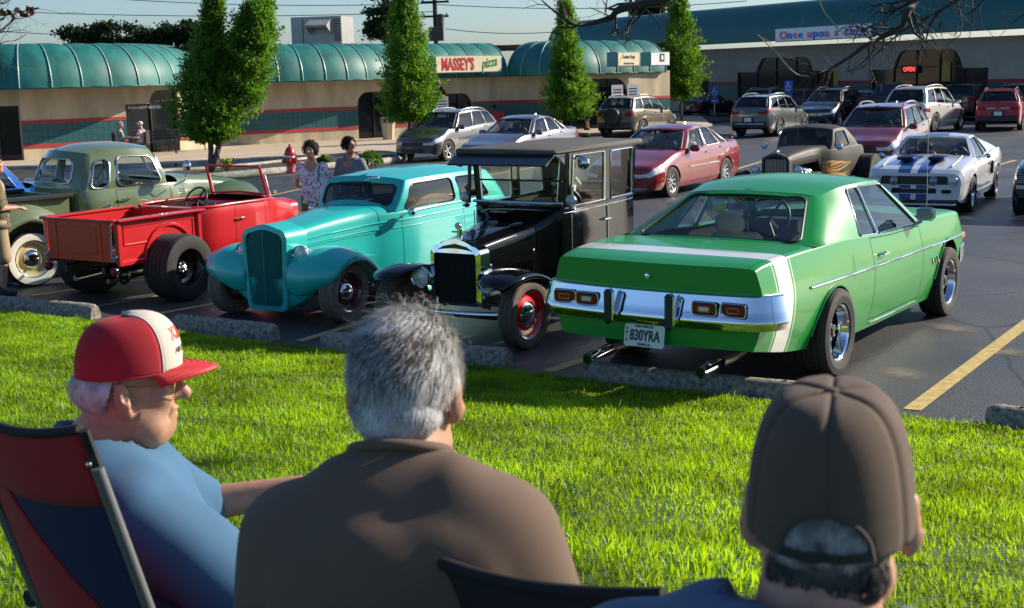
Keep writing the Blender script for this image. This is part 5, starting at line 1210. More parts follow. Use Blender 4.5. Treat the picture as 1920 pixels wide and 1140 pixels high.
# front apron sweeps between the fenders
g=G(); g.grid(lambda i,j:(lambda u,v:(X0+.125-.10*u*u-.05*(1-math.cos(v*math.pi/2)), u*.60, lerp(.50,.125+.24*abs(u)**1.8,math.sin(v*math.pi/2))))((i-10)/10,j/6),20,6); ap=g.mk('front_apron',turq,t,60); sm=ap.modifiers.new('s','SOLIDIFY'); sm.thickness=.015
for s in (1,-1):
    path=[(X0+.10,.35),(X0+.155,.46),(X0+.15,.58),(X0+.05,.725),(X0-.20,.80),(X0-.46,.75),(X0-.69,.59),(X0-.90,.40),(X0-1.10,.26),(X0-1.40,.215),(X0-2.8,.215)]
    fender(t,'front_fender',turq,path,[.30,.29,.29,.30,.32,.36,.42,.50,.58,.64,.66],[.64,.85,.93,.97,.985,.98,.965,.93,.89,.86,.86],s,.06,.05,10,.03)
    path=[(X0-2.78,.215),(X0-2.9,.33),(X0-3.06,.56),(X0-3.3,.74),(X0-3.6,.80),(X0-3.92,.70),(X0-4.15,.50),(X0-4.26,.30)]
    fender(t,'rear_fender',turq,path,[.66,.64,.62,.60,.58,.55,.50,.46],[.86,.87,.89,.91,.91,.88,.82,.76],s,.07,.05,10,.05)
    # inner fender apron to hood side
    g=G(); g.grid(lambda i,j:(X0-.05-1.1*i/10, s*lerp(.27+.015*i,.40+.02*i,j/2), lerp(.62,.70,math.sin(math.pi*min(1,i/8)))-.10*j/2*0),10,2); ap=g.mk('inner_panel',turq,t,60)
    b=lamp(t,Vector((X0+.02,s*.405,.775)),.098,chrome,depth=1.2); G().tube([(X0-.06,s*.30,.70),(X0-.05,s*.40,.69)],.02,6).mk('lamp_bracket',chrome,b)
    wheel(t,X0-.21,s*.80,.345,.19,'steel_maroon',tyre_m=rubber_sunlit); wheel(t,X0-3.6,s*.775,.36,.2,'steel_maroon',tyre_m=rubber_sunlit)
    for q_,r_ in ((.90,.010),(.80,.007)): G().tube([(lambda p:(X0-p[0],s*(p[1]+.002),p[2]))(sec(x,q_)) for x in np.linspace(.22,4.1,28)],r_,6).mk('belt_moulding',turq,t,60)
    p=sec(1.66,.98); G().tube([(X0-p[0],s*p[1],p[2]-.02),(X0-p[0]+.03,s*(p[1]+.10),p[2]+.02)],.009,6).mk('mirror_stalk',chrome,t); lamp(t,Vector((X0-p[0]+.02,s*(p[1]+.13),p[2]+.03)),.055,chrome,Vector((-1,0,0)),.6,'wing_mirror',chrome)
    p=sec(.62,.62); G().box((X0-.62,s*(p[1]+.002),p[2]-.02),(.36,.012,.022),.004).mk('hood_vent',turq_d,t)
    p=sec(.72,.30); G().tube([(X0-.28,s*.40,.70),(X0-.30,s*.50,.705)],.012,6).mk('signal_lamp',chrome,t)
a=Car.ws(.42,.83); G().tube([(a[0]+.03,a[1],a[2]),(a[0]+.05,a[1]+.10,a[2]+.035),(a[0]+.045,a[1]+.22,a[2]+.045)],.012,6).mk('wiper_motor',chrome_soft,t)
brown_v=M('brown_vinyl',(.09,.035,.022),.5); seats(t,[(2.35,(0,),1.1)],brown_v,X0,zc=.70,head=False,zh=.55); seats(t,[(3.4,(0,),1.0)],brown_v,X0,zc=.70,head=False,zh=.55); dash(t,X0,1.75,1.06,1.0,turq,y=.30,r=.18)
G().tube([(X0-.21,-.75,.33),(X0-.19,0,.27),(X0-.21,.75,.33)],.03,8).mk('front_axle',blackp,t); G().box((X0-1.9,0,.24),(3.6,.7,.06)).mk('chassis',blackp,t)
# ------------------------------------------------------------------ black antique car (tall cab)
blk=M('paint_black',(.004,.004,.005),.10,0,.25,spec=.4); vinyl=M('top_vinyl',(.075,.072,.066),.75,var=.15,vscale=12,bump=.3,bscale=150)
t=thing('antique_car','tall black 1920s antique car with chrome radiator and red wheels','car',(.18,13.28,0),R(-121)); t.scale=(1.0,.86,.86)
X0=1.30
S=dict(L=2.72,x0=X0,paint=blk,hw=[(.08,.29),(.5,.345),(.86,.42),(.98,.50),(1.14,.60),(1.4,.65),(2.5,.66),(2.72,.62)],sh=[(.08,.98),(.86,1.12),(1.0,1.20),(1.14,1.36),(2.72,1.38)],top=[(.08,1.13),(.5,1.19),(.86,1.24),(1.0,1.33),(1.14,1.39),(2.72,1.40)],
  bot=[(.08,.56),(.85,.56),(1.0,.48),(2.72,.50)],fc=0,rc=.04,side=[(0,.97),(.3,1),(.8,1),(1,.985)],kt=.985,tops=[(0,.985),(.22,.93),(.5,.72),(.75,.38),(1,0)],
  regs=[('door',blk,'body',(1.22,1.98),(.04,.99)),('hood',blk,'body',(.10,.85),(.62,2.0))],openq=1.05)
S['gh']=dict(xw0=1.13,xw1=1.15,xr1=2.70,xr0=2.72,cw=.015,ct=.015,cr=.01,crt=.01,zr=2.02,yr=.655,dA=0,dC=0,crown=.02,bulge=0,kb=1.0,kA=1,kC=1,side=[(.06,.50,.03,.92,.02,glass('thin_green_glass',(.88,.96,.88),.35)),(.60,.93,.03,.92,.02,glass('thin_green_glass',(.88,.96,.88),.35))],glass=glass_g,wsglass=glass('thin_green_glass',(.88,.96,.88),.35),rwglass=glass('thin_green_glass',(.88,.96,.88),.35),trim=chrome,tr=.010,wtrim=chrome,wtr=.010,ws=(.075,.925,.05,.93,.015),rw=(.15,.85,.2,.85,.03),rpaint=blk)
build_car(t,S); sec=Car.sec
# vinyl roof slab with front overhang, visor
g=G(); g.grid(lambda i,j:(lambda u,a:(X0-(.86+2.0*u),a*.668*(1 if 0<i<12 else .985),2.045+.045*(1-abs(a)**3)*(1-abs(2*u-1)**6)-.0))(i/12,(j-6)/6),12,12); g.box((X0-1.86,0,2.025),(2.0,1.345,.07),.025); g.mk('roof_top',vinyl,t,40)
visor=M('visor_navy',(.008,.014,.03),.3,coat=.5); g=G(); g.add([(X0-.88,-.655,2.0),(X0-.88,.655,2.0),(X0-.70,.655,1.895),(X0-.70,-.655,1.895),(X0-.88,-.655,1.985),(X0-.88,.655,1.985),(X0-.705,.655,1.878),(X0-.705,-.655,1.878)],[(0,1,2,3),(7,6,5,4),(3,2,6,7),(0,3,7,4),(1,5,6,2)]); g.mk('sun_visor',visor,t,0)
G().add([(X0-.88,.655,1.995),(X0-1.10,.655,1.995),(X0-1.10,.655,1.86)],[(0,1,2)]).mk('visor_cheek',visor,t,0); G().add([(X0-.88,-.655,1.995),(X0-1.10,-.655,1.995),(X0-1.10,-.655,1.86)],[(0,1,2)]).mk('visor_cheek',visor,t,0)
o=outline(.325,.42,1.08,.075,.10); i_=[(y*.93,z) for y,z in outline(.30,.45,1.0,.0,.03)]
shl=shell(t,'radiator_shell',chrome,o,i_,X0+.06,X0-.10,M('radiator_black',(.004,.004,.004),.8),.04)
g=G(); 
for k in range(-9,10): g.box((X0+.03,k*.030,.72),(.006,.004,.53))
g.mk('radiator_fins',M('radiator_black',(.004,.004,.004),.8),shl,0,kind='stuff')
G().add([(X0+.068,-.25,1.02),(X0+.068,.25,1.02),(X0+.068,.15,1.075),(X0+.068,0,1.105),(X0+.068,-.15,1.075)],[(0,1,2,3,4)]).mk('badge_panel',M('badge_black',(.01,.012,.01),.15,coat=1),shl,0)
m=G().tube([(X0-.03,0,1.14),(X0-.03,0,1.25)],.028,10).mk('radiator_cap',chrome,t); G().tube([(X0-.03,-.10,1.22),(X0-.03,.10,1.22)],.010,6).mk('cap_wing',chrome,m); lamp(t,Vector((X0-.02,0,1.29)),.036,chrome,Vector((1,0,0)),.3,'temperature_gauge',M('gauge_face',(.5,.45,.3),.3))
for s in (1,-1):
    b=lamp(t,Vector((X0+.10,s*.43,.715)),.118,chrome,depth=.9); G().tube([(X0-.02,s*.38,.62),(X0+.02,s*.42,.70)],.02,6).mk('lamp_bracket',blackp,b)
    c=lamp(t,Vector((X0-1.10,s*.72,1.47)),.062,chrome,depth=.8,nm='cowl_lamp'); G().tube([(X0-1.12,s*.72,1.36),(X0-1.12,s*.72,1.62)],.02,8).mk('lamp_post',chrome,c); G().ell((X0-1.12,s*.72,1.37),(.045,.045,.03),10,6).mk('lamp_base',chrome,c); G().ell((X0-1.12,s*.72,1.58),(.04,.04,.025),10,6).mk('lamp_cap',chrome,c)
    for k in range(13):
        x=.20+.048*k; p=sec(x,.33); G().box((X0-x,s*(p[1]+.004),p[2]+.02),(.010,.014,.15),.004).mk('hood_louvre',blk,t); 
        q=sec(x,1.35); 
        if k%1==0 and k<12: G().box((X0-x,s*q[1],q[2]+.002),(.012,.035,.010),.004,).mk('hood_louvre',blk,t)
    p=sec(.14,.80); 
    for x in (.14,.80): p=sec(x,.66); G().ell((X0-x,s*(p[1]+.008),p[2]),(.024,.012,.024),10,6).mk('hood_latch',chrome,t)
    G().tube([(lambda p:(X0-p[0],s*(p[1]+.003),p[2]))(sec(x,1.0)) for x in np.linspace(1.14,2.7,14)],.014,6).mk('belt_moulding',blk,t,60); G().tube([(lambda p:(X0-p[0],s*(p[1]+.004),p[2]-.05))(sec(x,1.0)) for x in np.linspace(1.14,2.7,14)],.005,6).mk('belt_chrome',chrome,t,60)
    p=sec(1.93,.75); handle(t,(X0-p[0],s*p[1],p[2]),s)
    path=[(X0+.42,.715),(X0+.33,.79),(X0+.15,.835),(X0-.05,.83),(X0-.26,.77),(X0-.48,.64),(X0-.68,.52),(X0-.95,.47),(X0-1.9,.47)]
    fender(t,'front_fender',blk,path,[.62,.50,.42,.38,.38,.40,.45,.52,.60],[.80,.90,.93,.93,.93,.93,.92,.90,.88],s,.035,.03,8,.02)
    path=[(X0-1.9,.47),(X0-2.05,.60),(X0-2.25,.77),(X0-2.55,.83),(X0-2.85,.76),(X0-3.02,.60)]
    fender(t,'rear_fender',blk,path,[.60]*6,[.88,.91,.93,.93,.93,.90],s,.035,.03,8,.02)
    wheel(t,X0-.03,s*.80,.375,.17,'steel_red',rimr=.265,tyre_m=M('sunlit_wall_rubber',(.105,.082,.062),.8,var=.3,vscale=25)); wheel(t,X0-2.57,s*.80,.39,.22,'steel_red',rimr=.245)  # front tyre: sunlight on the sidewall painted in as tan rubber
    G().box((X0-1.3,s*.33,.46),(2.7,.06,.10),.01).mk('frame_rail',blackp,t)
    G().ell((X0-.10,s*.30,.40),(.04,.03,.04),8,6).mk('signal_lamp',amber,t); G().tube([(X0-.10,s*.5,.42),(X0+.02,s*.35,.46),(X0-.02,s*.30,.58)],.022,6).mk('shock_absorber',chrome_soft,t)
    mp=Vector((X0-1.20,s*.70,1.93)); mm=lamp(t,mp+Vector((.03,s*.14,-.04)),.072,chrome,Vector((-1,0,0)),.5,'wing_mirror',chrome); G().tube([mp,mp+Vector((.02,s*.06,.04)),mp+Vector((.02,s*.14,.02))],.012,6).mk('mirror_stalk',chrome,mm)
    for x in (1.19,1.98): G().tube([(X0-x,s*.664,.62),(X0-x,s*.664,1.30)],.006,6).mk('door_bead',chrome_soft,t)
    G().tube([(X0-1.10,s*.665,1.40),(X0-1.13,s*.66,1.99)],.022,8).mk('windshield_post',blk,t)
G().tube([(X0+.06,y,.385-.05*math.cos(y/.6)) for y in np.linspace(-.62,.62,9)],.030,8).mk('spreader_bar',chrome,t,60)
G().tube([(X0-.03,-.8,.375),(X0-.03,-.5,.30),(X0-.03,.5,.30),(X0-.03,.8,.375)],.03,8).mk('front_axle',blackp,t); G().tube([(X0-2.57,-.8,.39),(X0-2.57,.8,.39)],.05,8).mk('rear_axle',blackp,t)
G().tube([(X0-1.115,-.60,1.68),(X0-1.115,.60,1.68)],.011,6).mk('windshield_divider',blackp,t); G().tube([(X0-1.10,-.60,1.425),(X0-1.10,.60,1.425)],.022,8).mk('windshield_rail',chrome,t)
G().tube([(X0-3.05,-.75,.75),(X0-3.12,-.5,.76),(X0-3.12,.5,.76),(X0-3.05,.75,.75)],.035,8).mk('rear_bumper',chrome,t); G().box((X0-2.88,.3,.75),(.4,.05,.05)).mk('bumper_iron',chrome,t); G().box((X0-2.88,-.3,.75),(.4,.05,.05)).mk('bumper_iron',chrome,t)
G().box((X0-.95,-.10,1.335),(.16,.24,.015),.005).mk('cowl_vent',chrome,t)
wood=M('tan_leather',(.22,.12,.06),.5); seats(t,[(1.85,(0,),1.1)],wood,X0,zc=.98,head=False,zh=.50); dash(t,X0,1.25,1.38,1.1,blk,y=.30,r=.19); seats(t,[(2.45,(0,),1.1)],red_vinyl,X0,zc=.98,head=False,zh=.5)
# ------------------------------------------------------------------ red roadster pickup
red=M('paint_red',(.50,.012,.016),.33,0,.6); 
t=thing('roadster_pickup','red roadster pickup hot rod with huge black rear tyres','pickup',(-3.90,16.39,0),R(58)); t.scale=(.93,.93,.93)
bx0,bx1=-2.02,-.60; bw=.62; z0,z1=.56,1.05
b=G(); b.box(((bx0+bx1)/2,0,z0+.03),(bx1-bx0,bw*2,.04)); bed=b.mk('bed_floor',M('bed_wood',(.10,.05,.03),.7),t,0)
for s in (1,-1):
    G().box(((bx0+bx1)/2,s*bw,(z0+z1)/2),(bx1-bx0,.03,z1-z0),.004).mk('bed_side',red,t)
    G().box(((bx0+bx1)/2,s*(bw+.03),z1+.015),(bx1-bx0+.03,.14,.03),.010).mk('bed_rail',red,t)
    G().box(((bx0+bx1)/2,s*(bw+.02),z0-.02),(bx1-bx0,.05,.07),.015).mk('bed_skirt',red,t)
    for x in (bx0+.03,bx1-.06): G().box((x,s*(bw+.025),(z0+z1)/2),(.07,.05,z1-z0),.012).mk('stake_pocket',red,t)
    g=G(); g.tube([(bx0+.12,s*(bw+.016),z0+.20),(bx0+.12,s*(bw+.016),z1-.07),(bx1-.16,s*(bw+.016),z1-.07),(bx1-.16,s*(bw+.016),z0+.20)],.011,6); g.tube([(bx0+.12,s*(bw+.016),z0+.20),(bx0+.50,s*(bw+.016),z0+.20)],.011,6); g.mk('panel_bead',red,t,60)
    G().tube([(-1.18+.40*math.cos(a),s*(bw+.018),z0-.02+.40*math.sin(a)) for a in np.linspace(0,math.pi,18)],.026,6).mk('wheel_arch_bead',red,t,60)
    # tail lamps on a bracket, chain
    lamp(t,Vector((bx0-.02,s*.60,z0-.10)),.055,chrome,Vector((-1,0,0)),1.0,'tail_light',redlens); lamp(t,Vector((bx0+.0,s*.60,z0+.06)),.05,chrome,Vector((-1,0,0)),.8,'signal_lamp',M('smoky_lens',(.2,.2,.2),.1,.6,1))
    for k in range(12):
        a=Vector((bx0-.035,s*(.60-.002*k),z1-.04-.034*k)); G().tube([a+Vector((.006*math.cos(q)*(k%2),.011*math.cos(q)*((k+1)%2)+.0,.022*math.sin(q))) for q in np.linspace(0,2*math.pi,8,endpoint=False)],.0045,5,closed=True).mk('chain_link',chrome_soft,t)
    wheel(t,-1.2,s*.80,.415,.42,'steel_black',rimr=.225); wheel(t,1.42,s*.72,.33,.17,'steel_black',rimr=.20)
    G().box((0,s*.34,.44),(4.0,.06,.11),.01).mk('frame_rail',blackp,t)
    G().tube([(-1.9,s*.30,.30),(-1.0,s*.36,.33),(.4,s*.40,.33)],.035,8).mk('exhaust_pipe',chrome_soft,t,60)
tg=G().box((bx0-.012,0,(z0+z1)/2+.005),(.03,1.13,z1-z0+.01),.008).mk('tailgate',red,t); G().box((bx0-.022,0,z1+.012),(.06,1.36,.03),.010).mk('tailgate_cap',red,tg)
for y in (-.40,.40,0): 
    if y: G().box((bx0-.030,y,(z0+z1)/2),(.016,.03,z1-z0-.04),.006).mk('tailgate_rib',red,tg)
G().box((bx0-.029,0,(z0+z1)/2+.01),(.014,.66,.32),.006).mk('tailgate_panel',red,tg)
G().box((bx1-.0,0,(z0+z1)/2),(.03,1.2,z1-z0)).mk('bed_front',red,t)
g=G(); g.tube([(-1.2,-.8,.41),(-1.2,.8,.41)],.06,10); g.ell((-1.2,0,.41),(.16,.15,.16),14,10); g.mk('rear_axle',chrome_soft,t,40)
for s in (1,-1): G().tube([(-1.25,s*.22,.38),(-1.3,s*.25,.62)],.045,8).mk('coil_spring',chrome_soft,t)
g=G(); g.tube([(-1.75+.10*math.cos(a),-.42,.40+.14*math.sin(a)) for a in np.linspace(math.pi,2*math.pi,12)],.022,6); g.tube([(-1.85,-.42,.46),(-1.15,-.42,.42)],.022,6); g.mk('brass_hoop',M('brass',(.55,.45,.15),.2,1),t,60)
X0=1.60
S=dict(L=2.24,x0=X0,paint=red,hw=[(.02,.30),(.5,.36),(.68,.48),(.9,.60),(1.3,.66),(1.9,.66),(2.12,.60),(2.2,.50),(2.24,.40)],sh=[(.02,.86),(.5,.98),(.7,1.04),(1.0,1.06),(1.6,1.07),(2.24,1.06)],top=[(.02,.97),(.5,1.08),(.72,1.13),(.80,1.13),(2.24,1.08)],bot=[(.02,.60),(.5,.52),(.8,.44),(2.24,.46)],fc=0,rc=0,side=[(0,.95),(.3,1),(.85,1),(1,.98)],kt=.98,tops=[(0,.98),(.25,.92),(.5,.72),(.75,.38),(1,0)],
   regs=[('door',red,'body',(.98,1.60),(.06,.99)),('hood',red,'body',(.05,.62),(.5,2.0))],gh=None)
S2=dict(S); 
# open cockpit: leave the deck out between cowl and seat back
_gh=dict(xw0=.84,xr0=2.16); 
def greenhouse_open(*a): pass
_old=greenhouse; greenhouse=greenhouse_open; S['gh']=_gh; S['openq']=1.08; S['liner']=M('dark_red_inner',(.06,.006,.006),.6); build_car(t,S); greenhouse=_old; sec=Car.sec
for s in (1,-1):
    G().tube([(lambda p:(X0-p[0],s*p[1],p[2]+.012))(sec(x,1.05)) for x in np.linspace(.84,2.2,14)],.022,8).mk('cockpit_rim',red,t,60); p=sec(1.52,.70); handle(t,(X0-p[0],s*p[1],p[2]),s)
    G().tube([(X0-.80,s*.52,1.08),(X0-.92,s*.50,1.52)],.017,8).mk('windshield_post',red,t); G().tube([(X0-.76,s*.53,1.10),(X0-.84,s*.52,1.40)],.009,6).mk('stanchion',chrome,t)
    lamp(t,Vector((X0-.86,s*.58,1.28)),.03,chrome,Vector((-1,0,0)),.5,'wing_mirror',chrome) if False else None
G().tube([(X0-.92,-.51,1.52),(X0-.92,.51,1.52)],.017,8).mk('windshield_top_rail',red,t); G().tube([(X0-.80,-.51,1.13),(X0-.79,0,1.155),(X0-.80,.51,1.13)],.015,8).mk('windshield_base',red,t)
mk('windshield',[(X0-.805,-.50,1.13),(X0-.805,.50,1.13),(X0-.915,.49,1.51),(X0-.915,-.49,1.51)],[(0,1,2,3)],glass('pale_windshield',(.62,.74,.68)),t,0)
seats(t,[(1.75,(0,),1.05)],red,X0,zc=.72,head=False,zh=.44); dash(t,X0,.95,1.06,1.0,red,y=.28,r=.19)
for y in (-.1,.05,.18): G().lathe([(.002,.012),(.035,.012),(.04,0)],12,Matrix.Translation((X0-1.13,y,1.0))@Matrix.Rotation(-math.pi/2,4,'Y')).mk('dial',chrome,t)
o=outline(.30,.45,.97,.03,.10); i_=outline(.26,.50,.93,.02,.08); shell(t,'grille_shell',red,o,i_,X0+.06,X0-.08,blackm)
for s in (1,-1): lamp(t,Vector((X0+.02,s*.44,.72)),.09,chrome)
G().tube([(1.42,-.72,.33),(1.42,.72,.33)],.03,8).mk('front_axle',chrome_soft,t); G().box((X0-.02,.1,1.08),(.08,.10,.05),.01).mk('radiator_cap',chrome,t)
# ------------------------------------------------------------------ olive late 1940s pickup
olive=M('paint_olive',(.135,.18,.085),.24,0,1.0)
t=thing('vintage_pickup','olive green 1940s pickup with rounded cab and wide whitewall tyres','pickup',(-5.62,17.95,0),R(46)); t.scale=(1.0,.97,.97)
X0=2.18
S=dict(L=2.95,x0=X0,paint=olive,hw=[(.02,.46),(.3,.52),(1.15,.60),(1.35,.72),(1.7,.80),(2.6,.82),(2.85,.78),(2.95,.70)],sh=[(.02,.98),(.3,1.05),(1.15,1.14),(1.5,1.16),(2.95,1.16)],top=[(.02,1.08),(.3,1.16),(1.15,1.27),(1.45,1.28),(2.95,1.20)],bot=[(.02,.55),(1.2,.50),(1.4,.42),(2.95,.44)],fc=.12,rc=.10,rl=.35,side=[(0,.95),(.25,.99),(.5,1),(.85,.985),(1,.95)],kt=.95,tops=[(0,.95),(.22,.90),(.5,.70),(.75,.37),(1,0)],
  regs=[('door',olive,'body',(1.52,2.36),(.04,.985)),('hood',olive,'body',(.06,1.25),(.55,2.0))],openq=1.1,
  gh=dict(xw0=1.38,xw1=1.62,xr1=2.78,xr0=2.94,cw=.16,ct=.10,cr=.16,crt=.20,zr=1.69,yr=.63,dA=.03,dC=.05,crown=.09,bulge=.055,bx=.05,rang=80,round=.17,rit=10,kb=.98,kA=.94,kC=.90,side=[(.07,.63,.06,.82,.09),(.735,.955,.06,.80,.09)],glass=glass('pickup_glass',(.66,.76,.72)),wsglass=glass_c,rwglass=glass('pickup_glass',(.66,.76,.72)),trim=chrome_soft,tr=.014,wtrim=chrome_soft,wtr=.014,ws=(.06,.94,.08,.84,.07),rw=(.16,.84,.14,.80,.08)))
build_car(t,S); sec=Car.sec
a=Car.ws(.5,.08);b=Car.ws(.5,.84); G().tube([a,b],.018,6).mk('windshield_divider',olive,t)
for s in (1,-1):
    path=[(X0-.05,.36),(X0+.02,.55),(X0-.02,.80),(X0-.2,1.0),(X0-.5,1.06),(X0-.82,.98),(X0-1.08,.76),(X0-1.25,.50),(X0-1.4,.36),(X0-2.3,.36)]
    fender(t,'front_fender',olive,path,[.40,.40,.40,.42,.44,.48,.55,.64,.72,.76],[.72,.82,.90,.94,.96,.96,.95,.93,.90,.90],s,.09,.06,10,.07)
    path=[(X0-3.0,.40),(X0-3.12,.62),(X0-3.3,.86),(X0-3.62,1.0),(X0-3.95,.92),(X0-4.2,.70),(X0-4.35,.45)]
    fender(t,'rear_fender',olive,path,[.66]*7,[.93,.96,.98,.98,.98,.96,.92],s,.09,.06,10,.07)
    G().box((X0-3.85,s*.66,.80),(1.75,.03,.62),.006).mk('bed_side',olive,t); G().box((X0-3.85,s*.69,1.125),(1.80,.14,.06),.015).mk('bed_rail',M('rail_black',(.03,.028,.026),.4),t)
    wheel(t,X0-.68,s*.80,.36,.18,'steel_cream',rimr=.235); wheel(t,X0-3.62,s*.80,.36,.18,'steel_cream',rimr=.235)
    p=sec(2.26,.80); handle(t,(X0-p[0],s*p[1],p[2]),s); p=sec(2.20,.62); G().ell((X0-p[0],s*(p[1]+.005),p[2]),(.018,.012,.018),8,6).mk('door_lock',chrome,t)
    p=sec(2.5,.66); cpp=lamp(t,Vector((X0-p[0],s*(p[1]+.03),p[2])),.055,chrome,Vector((0,s,0)),.6,'fuel_cap',chrome)
    G().tube([(X0-1.5,s*.82,1.14),(X0-1.42,s*.98,1.22),(X0-1.42,s*1.02,1.36)],.01,6).mk('mirror_stalk',chrome,t); lamp(t,Vector((X0-1.40,s*1.02,1.42)),.08,chrome,Vector((-1,0,0)),.5,'wing_mirror',chrome)
    for k in range(8): p=sec(1.32,.90-.05*k); G().box((X0-1.32,s*(p[1]+.012),p[2]),(.10,.012,.012),.004).mk('cowl_vent',chrome_soft,t)
    p=sec(.95,.7); G().box((X0-.95,s*(p[1]+.01),p[2]),(.26,.012,.05),.005).mk('hood_emblem',chrome,t)
    lamp(t,Vector((X0-.02,s*.68,.80)),.10,olive); lamp(t,Vector((X0-4.55,s*.80,.62)),.07,chrome,Vector((-1,0,0)),1.1,'tail_light',redlens); G().tube([(X0-4.5,s*.70,.62),(X0-4.42,s*.66,.66)],.02,6).mk('lamp_arm',blackp,t)
g=G(); g.box((X0-3.85,0,.62),(1.75,1.3,.04)); g.mk('bed_floor',M('bed_wood',(.10,.05,.03),.7),t,0); G().box((X0-4.72,0,.80),(.03,1.32,.6),.006).mk('tailgate',olive,t); G().box((X0-2.98,0,.82),(.03,1.32,.6),.006).mk('bed_front',olive,t)
G().box((X0-2.3,0,.45),(4.6,.8,.08)).mk('chassis',blackp,t); bar_sweep(t,'rear_bumper',chrome,[(0,.55),(.03,.54),(.035,.48),(.03,.42),(0,.41)],list(np.linspace(-.8,.8,9)),lambda y:(X0-4.80,-1.0))
seats(t,[(2.45,(0,),1.35)],interior_tan,X0,zc=.85,head=False,zh=.5); dash(t,X0,1.62,1.22,1.2,olive,y=.36,r=.22)
# ------------------------------------------------------------------ blue pickup at the left edge
bl_=M('paint_blue',(.012,.12,.50),.22,.1,1.0)
t=thing('blue_pickup','bright blue old pickup mostly hidden behind the olive pickup at left edge','pickup',(-8.3,19.6,0),R(48))
X0=2.2
S=dict(L=4.7,x0=X0,paint=bl_,hw=[(.02,.80),(.3,.88),(4.4,.9),(4.7,.88)],sh=[(.02,.88),(.3,.95),(4.7,1.0)],top=[(.02,.92),(.3,1.0),(1.4,1.06),(4.7,1.03)],bot=[(.02,.42),(4.7,.45)],fc=.06,rc=.02,arch=[(.85,.36,.42),(3.7,.36,.42)],regs=[('door',bl_,'body',(1.55,2.5),(.08,.985))],
  gh=dict(xw0=1.35,xw1=1.85,xr1=2.70,xr0=2.80,cw=.12,ct=.08,cr=.02,crt=.02,zr=1.60,yr=.68,side=[(.10,.90,.04,.92,.05)],glass=glass_c,wsglass=glass_c,rwglass=glass_c,trim=bl_,rpaint=whitep,fpaint=bl_))
build_car(t,S); G().box((X0-3.8,0,1.04),(1.7,1.5,.03)).mk('bed_cover',blackp,t)
for x in (.85,3.7):
    for s in (1,-1): wheel(t,X0-x,s*.80,.36,.22,'steel_black')
# ================================================================== trees and plants
def leaf_mesh(C, D, size, spread=.9):
    """C centres (n,3); D rough facing; one folded leaf (2 tris) each"""
    n=len(C); a=RNG.normal(size=(n,3)); a/=np.linalg.norm(a,axis=1,keepdims=True); a=a*spread+D; a/=np.linalg.norm(a,axis=1,keepdims=True)
    b=np.cross(a,RNG.normal(size=(n,3))); b/=np.linalg.norm(b,axis=1,keepdims=True)+1e-9
    s=size*RNG.uniform(.6,1.25,(n,1)); c=np.cross(a,b)
    V=np.stack([C-a*s*.5, C+b*s*.30+c*s*.06, C+a*s*.55, C-b*s*.30+c*s*.06],1).reshape(-1,3)
    F=np.arange(n)[:,None]*4; F=np.concatenate([F+np.array([0,1,2]),F+np.array([0,2,3])],0)
    return V,F
def crown_pts(spine, rad, ntw, nleaf, tw=.30, up=.9):
    sp_=np.array([tuple(p) for p in spine]); N=len(sp_); t=RNG.uniform(0,1,ntw)*(N-1); i=np.minimum(t.astype(int),N-2); f=(t-i)[:,None]
    base=sp_[i]*(1-f)+sp_[i+1]*f; r=np.interp(t/(N-1),np.linspace(0,1,len(rad)),rad)
    az=RNG.uniform(0,2*np.pi,ntw); lob=(1+.24*np.sin(az*3+t*2.3)+.17*np.sin(az*5-t*5.1)+.14*np.sin(t*9+az))*np.where(RNG.random(ntw)<.07,1.25,1)
    rr=r*lob*np.sqrt(RNG.uniform(.12,1,ntw)); o=np.stack([np.cos(az),np.sin(az),np.zeros(ntw)],1)
    P0=base+o*rr[:,None]; d=o*.6+np.array([0,0,up])+RNG.normal(0,.3,(ntw,3)); d/=np.linalg.norm(d,axis=1,keepdims=True)
    L=tw*RNG.uniform(.5,1.3,ntw)
    k=RNG.uniform(0,1,(ntw,nleaf)); C=P0[:,None]+d[:,None]*(k*L[:,None])[:,:,None]+RNG.normal(0,.035,(ntw,nleaf,3))
    return C.reshape(-1,3), np.repeat(d,nleaf,0)*.7
hornbeam=leafmat('hornbeam_leaf',(.050,.135,.010),(.20,.42,.015),.45,1.6); bark=M('bark',(.10,.085,.07),.9,var=.3,vscale=14,bump=.6,bscale=40)
def columnar(label,px,py,stems,ntw,trunk_r=.07,leaf=.11,lean=0,props=False):
    b=gp(px,py); d=b.y; k=d/FPX
    t=thing('street_tree',label,'tree',(b.x,b.y,zg(b.y)+.1),0,'columnar street trees')
    Cs=[];Ds=[]; tg=G()
    for pts,rad,w_ in stems:     # pts in pixels offset from base (x right, y up)
        sp_=[Vector((x*k,0,y*k)) for x,y in pts]; C,D=crown_pts(crom(sp_,4),[r*k for r in rad],int(ntw*w_),12,.34); Cs.append(C);Ds.append(D)
        q=[Vector((0,0,-.1)),Vector((sp_[0].x*.4,0,sp_[0].z*.5))]+sp_
        tg.tube(q,[trunk_r*(1-.8*i/(len(q)-1)) for i in range(len(q))],8)
        rr=random.Random(px)
        for p in sp_[:-1]:
            for z in range(5):
                a=rr.uniform(0,6.28); e=Vector((math.cos(a)*.4,math.sin(a)*.4,.55))*rr.uniform(.7,1.4); tg.tube([p,p+e*.5,p+e],[.025,.016,.006],5)
    tg.mk('trunk',bark,t,60)
    V,F=leaf_mesh(np.concatenate(Cs),np.concatenate(Ds),leaf); mk_np('crown',V,F,hornbeam,t,False)
    if props: G().tube([(.35,-.1,0),(.20,-.1,.9)],.025,6).mk('tree_stake',M('stake',(.06,.04,.03),.8),t); G().tube([(.20,-.1,.85),(0,0,.9)],.01,5).mk('tree_tie',blackp,t)
    return t
